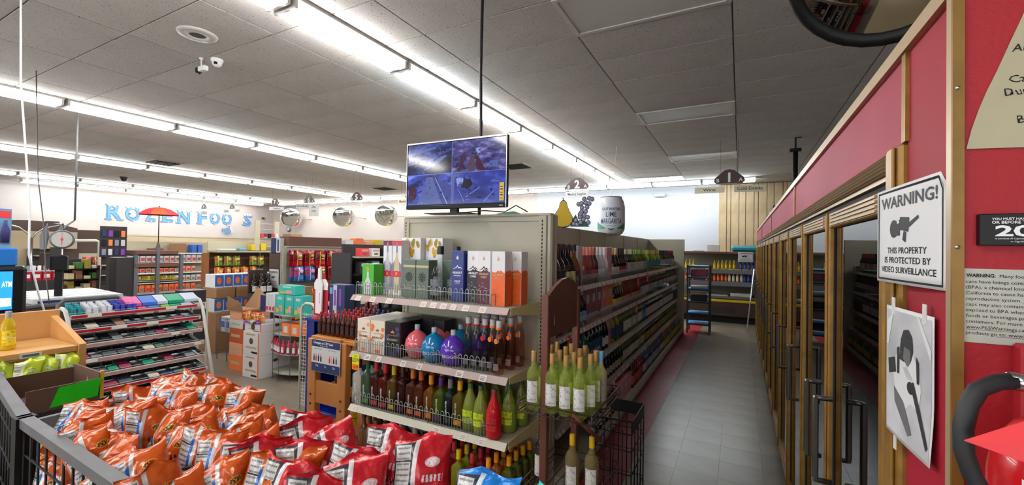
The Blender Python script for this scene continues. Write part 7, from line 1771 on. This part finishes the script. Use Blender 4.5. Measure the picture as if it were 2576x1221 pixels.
# fruit cutouts
mat('pear_yellow', (226, 190, 50), .5); mat('grape', (140, 140, 170), .4); mat('leaf_green', (50, 110, 80), .5); mat('outline', (30, 30, 50), .6)
t = thing('fruit_cutout', 'flat cutout of a yellow pear with purple grapes on the aisle top', 'cutout', (-1.66, 4.5, 1.952), .36)
t.scale = (.76, .76, .80)
def pearpts(s, cx, cz): return [(cx + s * a, cz + s * c) for a, c in [(0, -.02), (.08, .0), (.13, .06), (.125, .13), (.09, .19), (.06, .25), (.045, .31), (.015, .34), (-.02, .335), (-.05, .3), (-.06, .24), (-.1, .18), (-.14, .12), (-.135, .05), (-.09, .0)]]
q = MB(); q.poly(pearpts(1.08, -.10, -.0), 'outline', (0, 0, 0), .006); q.poly(pearpts(1.0, -.10, .015), 'pear_yellow', (0, -.002, 0), .003); q.poly([(-.105, .35), (-.095, .35), (-.10, .40), (-.115, .40)], 'outline', (0, 0, 0), .006); link('pear', q, t)
q = MB(); q.poly([(.0, .0), (.28, .0), (.2, .1), (.12, .08), (.08, .17), (.03, .1)], 'leaf_green', (0, .006, 0), .004); link('leaf', q, t)
gp = [(.05, .03), (.1, .02), (.08, .08), (.15, .05), (.19, .09), (.14, .12), (.2, .15), (.16, .19), (.22, .2), (.17, .25), (.14, .16), (.24, .26), (.16, .31), (.22, .32), (.27, .31), (.2, .37), (.27, .38), (.31, .37), (.12, .3), (.25, .12), (.26, .05)]
for k, (a, c) in enumerate(gp):
    q = MB(); q.poly(ell(a, c + .01, .034, .034, 12), 'outline', (0, -.001 - k * .0001, 0), .003); q.poly(ell(a, c + .01, .027, .027, 12), 'grape', (0, -.003 - k * .0001, 0), .002); q.poly(ell(a - .006, c + .017, .01, .01, 8), 'print_pale', (0, -.0045 - k * .0001, 0), .001); link('grape', q, t)
t = thing('fruit_cutout', 'partly hidden flat fruit cutout behind the television', 'cutout', (-2.2, 4.0, 1.952), 0)
q = MB(); q.poly([(-.15, 0), (.2, 0), (.22, .1), (.1, .14), (-.1, .12)], 'leaf_green', (0, 0, 0), .006); link('leaf', q, t)
for k in range(4): q = MB(); q.poly(ell(.2 + .05 * (k % 2), .03 + .05 * (k // 2), .03, .03, 12), 'grape', (0, -.002 - .001 * k, 0), .003); link('grape', q, t)
q = MB(); q.poly(ell(-.3, .05, .1, .06, 12), 'blossom', (0, 0, 0), .005); q.poly(ell(-.55, .05, .08, .05, 12), 'pear_yellow', (0, 0, 0), .005); link('fruit', q, t)
# inflatable can
mat('can_white', (212, 218, 226), .3); mat('can_navy', (36, 58, 96), .4); mat('can_green', (40, 140, 110), .4)
t = thing('inflatable_can', 'large inflatable white can reading CUTWATER LIME MARGARITA above the aisle', 'inflatable', (-1.74, 6.5, 1.93), .27)
t.scale = (.86, .86, .86)
q = MB(); q.lathe([(.0, .0), (.16, .0), (.2, .03), (.235, .1), (.24, .2), (.24, .5), (.225, .58), (.19, .64), (.175, .665), (0, .665)], 'can_white', 32); q.lathe([(.182, .655), (.188, .668), (.178, .672)], 'post_grey', 24); link('body', q, t)
fc = onc(.2425, -PI / 2)
q = MB(); q.text('CUTWATER', .045, 0, 0, .42, 'can_navy', 'c', .33, .02, fc); q.text('LIME', .085, 0, 0, .31, 'can_navy', 'c', .18, .005, fc); q.text('MARGARITA', .09, 0, 0, .19, 'can_navy', 'c', .38, .005, fc); q.text('VODKA MIXED DRINK', .012, 0, 0, .15, 'can_green', 'c', .18, 0, fc); link('lettering', q, t)
q = MB()
for s_ in (-1, 1):
    for k in range(6):
        x_ = s_ * (.1 + .035 * k); q.add([fc(*p) for p in [(x_, 0, .1 - .0), (x_ + s_ * .035, 0, .1), (x_ + s_ * .035, 0, .125 + .018 * (k + 1)), (x_, 0, .125 + .018 * k - .02)]], [(0, 1, 2, 3) if s_ > 0 else (3, 2, 1, 0)], 'can_green')
q.add([fc(*p) for p in [(-.06, 0, .1), (0, 0, .075), (.06, 0, .1), (.05, 0, .11), (0, 0, .095), (-.05, 0, .11)]], [(0, 1, 2, 3, 4, 5)], 'can_navy'); link('leaf_print', q, t)
q = MB(); q.tube([(0, 0, .668), (.05, .02, 1.1), (.08, .05, 1.59)], .003, 'rack_cream', 4); link('string', q, t)

# ---------------------------------------------------------------- ceiling details
def disc_thing(name, label, cat, x, y, r, m1, m2, r2):
    t = thing(name, label, cat, (x, y, ZC))
    q = MB(); q.lathe([(r, 0), (r * .96, -.012), (r2, -.016), (r2, -.006), (0, -.006)], m1, 32); link('ring', q, t)
    q = MB(); q.lathe([(r2, -.008), (0, -.008)], m2, 24); link('grille', q, t); return t
disc_thing('ceiling_speaker', 'large round ceiling speaker with grey grille at upper left', 'speaker', -4.33, 2.07, .155, 'troffer_frame', 'print_mid', .065)
t = thing('dome_camera', 'white dome security camera on the ceiling near the speaker', 'camera', (-4.74, 2.45, ZC))
q = MB(); q.lathe([(.055, 0), (.055, -.02), (.045, -.03)], 'white', 20); link('base', q, t)
q = MB(); q.lathe([(.045, -.028), (.043, -.05), (.03, -.07), (0, -.078)], 'white', 20); q.cyl(.028, -.028, -.06, -.04, .016, 'black', 12); link('dome', q, t)
t = thing('bullet_camera', 'small white and black bullet camera hanging beside the dome camera', 'camera', (-4.85, 2.36, ZC))
q = MB(); q.lathe([(.02, 0), (.02, -.01), (.006, -.02), (.006, -.09)], 'white', 10); link('stem', q, t)
q = MB(); q.box(-.02, .09, -.025, .025, -.14, -.09, 'white', .006); q.box(-.07, -.02, -.025, .025, -.145, -.09, 'black', .008); link('body', q, t)
q = MB(); q.tube([(.01, .0, -.02), (.05, .01, -.05), (.06, 0, -.09)], .002, 'tag_red', 4); q.tube([(-.04, 0, -.145), (-.03, 0, -.165), (-.01, 0, -.145)], .002, 'black', 4); link('wire', q, t)
for x, y, nm in ((-12.0, 5.1, 'left, near the third light row'), (-4.52, 8.7, 'beyond the television'), (-10.2, 10.4, 'far, above aisle six')):
    t = thing('ceiling_vent', 'dark louvered ceiling vent, ' + nm, 'vent', (x, y, ZC))
    q = MB(); q.box(-.3, .3, -.3, .3, -.012, 0, 'metal_beige_dark'); link('frame', q, t)
    for k in range(6): q = MB(); q.box(-.26, .26, -.25 + .085 * k, -.2 + .085 * k, -.03, -.013, 'slot_black'); link('slat', q, t)
t = thing('dome_camera', 'small dark dome camera under the far left ceiling', 'camera', (-15.8, 5.75, ZC))
q = MB(); q.lathe([(.1, 0), (.1, -.03), (.07, -.06), (.06, -.1), (0, -.13)], 'panel_dark', 16); link('dome', q, t)
t = thing('wall_camera', 'dark camera on the left wall right of the letter S', 'camera', (XL + .0, 12.75, 2.95))
q = MB(); q.box(0, .12, -.04, .04, -.04, .04, 'panel_dark', .01); link('body', q, t)
t = thing('track_bracket', 'black pipe bracket hanging from the ceiling above the cooler', 'bracket', (.78, 8.3, 2.15))
q = MB(); q.tube([(0, 0, 0), (0, 0, 1.2)], .035, 'black', 8); q.box(-.08, .08, -.03, .03, 1.2, 1.25, 'black'); q.lathe([(.045, .0), (.045, .06), (.03, .08)], 'rack_cream', 8); link('pipe', q, t)
q = MB(); q.tube([(.08, 0, 1.43), (0, 0, 1.43), (0, 0, 1.2)], .015, 'black', 6); link('elbow', q, t)
t = thing('electrical_box', 'dark grey electrical box on top of the far cooler end', 'box', (.62, 9.3, 2.15))
q = MB(); q.box(-.1, .3, -.1, .1, 0, .42, 'panel_dark', .01); q.box(-.14, -.1, -.1, .1, 0, .3, 'white'); q.box(-.06, .2, -.102, -.1, .3, .38, 'print_mid'); link('box', q, t)
# cords at the left
q = MB(); q.tube([(-4.45, 1.02, 3.58), (-4.42, 1.03, 2.8), (-4.38, 1.07, 2.1), (-4.37, 1.08, 1.9), (-4.36, 1.08, 1.6), (-4.31, 1.12, 1.33), (-4.26, 1.14, 1.2), (-4.26, 1.14, 1.0)], .006, 'white', 6)
tag(link('power_cord', q, None), 'white power cord dropping from the ceiling at the left', 'cord')
q = MB(); q.tube([(-6.9, 1.72, 3.58), (-6.9, 1.76, 2.4), (-6.85, 1.8, 1.9), (-6.8, 1.82, 1.3), (-6.75, 1.84, 1.0)], .005, 'print_mid', 5)
tag(link('thin_cable', q, None), 'thin grey cable hanging right of the white cord', 'cord')
q = MB(); q.tube([(-8.5, 2.55, 3.58), (-8.5, 2.55, 2.0)], .012, 'print_mid', 6); q.tube([(-8.5, 2.55, 2.0), (-8.5, 2.45, 1.9), (-7.3, 2.1, 1.85)], .01, 'print_mid', 6)
tag(link('hanging_rod', q, None), 'thin grey rod hanging from the ceiling above the dial scale', 'rod')

# ---------------------------------------------------------------- end of the right aisle
eu = thing('end_cooler', 'open grey shelf cooler with brown top board across the end of the aisle', 'cooler', (0, 0, 0))
EY = 11.6
q = MB(); q.box(-1.6, 1.2, EY - .05, 12.6, 1.66, 1.71, 'brown_board', .005); link('top_board', q, eu)
q = MB(); q.box(-1.6, 1.2, 12.5, 12.6, .5, 1.66, 'metal_beige_dark'); q.box(-1.6, 1.2, EY + .05, 12.6, 0, .16, 'slot_black'); link('back_panel', q, eu)
q = MB(); q.box(-1.6, 1.2, EY - .02, 12.6, .16, .50, 'panel_brown', .004); q.box(-.6, -.1, EY - .025, EY - .02, .24, .40, 'panel_dark'); link('base_panel', q, eu)
q = MB(); q.box(-1.6, 1.2, EY - .03, EY + .05, .50, .56, 'yellow', .004); link('yellow_rail', q, eu)
for z in (1.28, .98, .62):
    q = MB(); q.box(-1.6, 1.2, EY + (.05 if z > .7 else 0), 12.5, z - .02, z, 'metal_beige_dark'); q.box(-1.6, 1.2, EY + (.04 if z > .7 else -.01), EY + (.05 if z > .7 else 0), z - .10 if z > .7 else z - .04, z + .01, 'post_grey'); link('shelf', q, eu)
drk = [('yellow', 6, -.10, 1.28), ('navy', 3, .62, 1.28), ('pinkred', 3, .9, 1.28)]
mats_d = {'yellow': (214, 180, 20), 'navy': (20, 50, 140), 'pinkred': (200, 40, 60), 'orange': (220, 90, 30), 'cream': (206, 196, 160)}
k0 = 0
for nm, n, xx, z in [('yellow', 6, -.55, 1.28), ('navy', 4, .02, 1.28), ('pinkred', 3, .4, 1.28), ('orange', 6, -.72, .98), ('cream', 4, -.22, .98), ('navy', 4, .1, .98), ('pinkred', 5, .42, .98), ('yellow', 3, -1.2, 1.28), ('orange', 3, -1.2, .98)]:
    for k in range(n):
        bottle('soft_drink_bottle', '%s soft drink bottle, end cooler %s shelf, %s%s of that colour' % ({'pinkred': 'red', 'navy': 'blue'}.get(nm, nm), 'upper' if z > 1.1 else 'middle', 'behind the tray rack, ' if xx < -1 else '', ordw(k)), 'bottle', (xx + .085 * k, EY + .12, z), 0, '%s drinks in the end cooler' % nm, SP('malibu', bcol('sd_' + nm, mats_d[nm], mixf=.85), capm(mats_d[nm]), labm(tuple(min(255, v + 30) for v in mats_d[nm])), 8, 1.0, scale=.75))
for k, (x0, x1, c, h_, nm) in enumerate([(-.75, -.25, 'print_pale', .03, 'flat white pack'), (-.2, .25, 'troffer_frame', .09, 'clear wrapped pack'), (.3, .8, 'panel_dark', .05, 'dark tray')]):
    box_thing('chilled_pack', nm + ' on the lowest shelf of the end cooler', 'pack', x0, x1, EY + .1, EY + .45, .62, .62 + h_, c, None, None, .02)
for k in range(10): box_thing('yellow_label', 'yellow price label along the upper shelf of the end cooler, %s' % ORD[k], 'label', -.75 + .16 * k, -.62 + .16 * k, EY + .03, EY + .04, 1.22 + .06, 1.30 + .0, 'yellow', 'yellow labels on the end cooler')
box_thing('teal_liner', 'folded teal plastic liner heaped on the brown top board', 'liner', -.2, .5, EY + .05, EY + .6, 1.71, 1.86, 'jar_teal' if 'jar_teal' in MATS else mat('jar_teal', (20, 130, 140), .5, bump=.6, bscale=12) and 'jar_teal', None, None, .05)
box_thing('cardboard_carton', 'open white cardboard carton on the brown top board', 'box', -.72, -.45, EY + .1, EY + .35, 1.71, 1.88, 'print_pale')
box_thing('blue_pad', 'flat pale blue pad left of the white carton', 'pad', -1.05, -.8, EY + .1, EY + .3, 1.71, 1.73, 'slate')
warning_sign('surveillance_sign', 'small surveillance notice hanging from the brown board at the aisle end', (.12, EY - .055, 1.59), 0, .32, .24, .001)
cr = thing('blue_tray_rack', 'narrow black shelf rack with bright blue trays at the aisle end', 'rack', (-.97, 9.75, 0))
for x in (0, .42):
    for y in (0, .4):
        q = MB(); q.box(x - .014, x + .014, y - .014, y + .014, 0, 1.42, 'panel_dark'); link('post', q, cr)
for z in (1.40, 1.17, .92, .66, .42, .2):
    q = MB(); q.box(0, .42, 0, .4, z - .02, z + .01, 'blue_sky', .004); q.box(0, .42, -.006, 0, z - .03, z - .005, 'panel_dark'); link('tray', q, cr)
for k, (z, c, nm) in enumerate([(1.17 + .01, 'plum', 'dark red carton row'), (.66 + .01, 'panel_dark', 'row of dark bottles tray'), (.92 + .01, 'print_pale', 'white folded bag')]):
    box_thing('rack_goods', nm + ' on the blue tray rack', 'goods', -.92, -.6, 9.78, 10.1, z, z + (.14, .12, .05)[k], c, None, None, .01)
t = thing('ladder', 'aluminium ladder leaning at the far end of the cooler', 'ladder', (.14, 10.45, 0), 0)
t.scale = (.6, 1, 1)
q = MB()
for y in (0, .35): q.tube([(0, y, 0), (.22, y, 1.35)], .018, 'chrome', 6)
link('side_rail', q, t)
for k in range(5): q = MB(); a = (k + .6) / 5.2; q.tube([(.22 * a, 0, 1.35 * a), (.22 * a, .35, 1.35 * a)], .012, 'chrome', 6); link('rung', q, t)
q = MB(); q.box(-.14, .14, -.05, .05, 0, .07, 'white', .01); tag(link('exit_light', q, None, (-2.1, 13.22, 3.30)), 'small white emergency light unit high on the far wall', 'light')
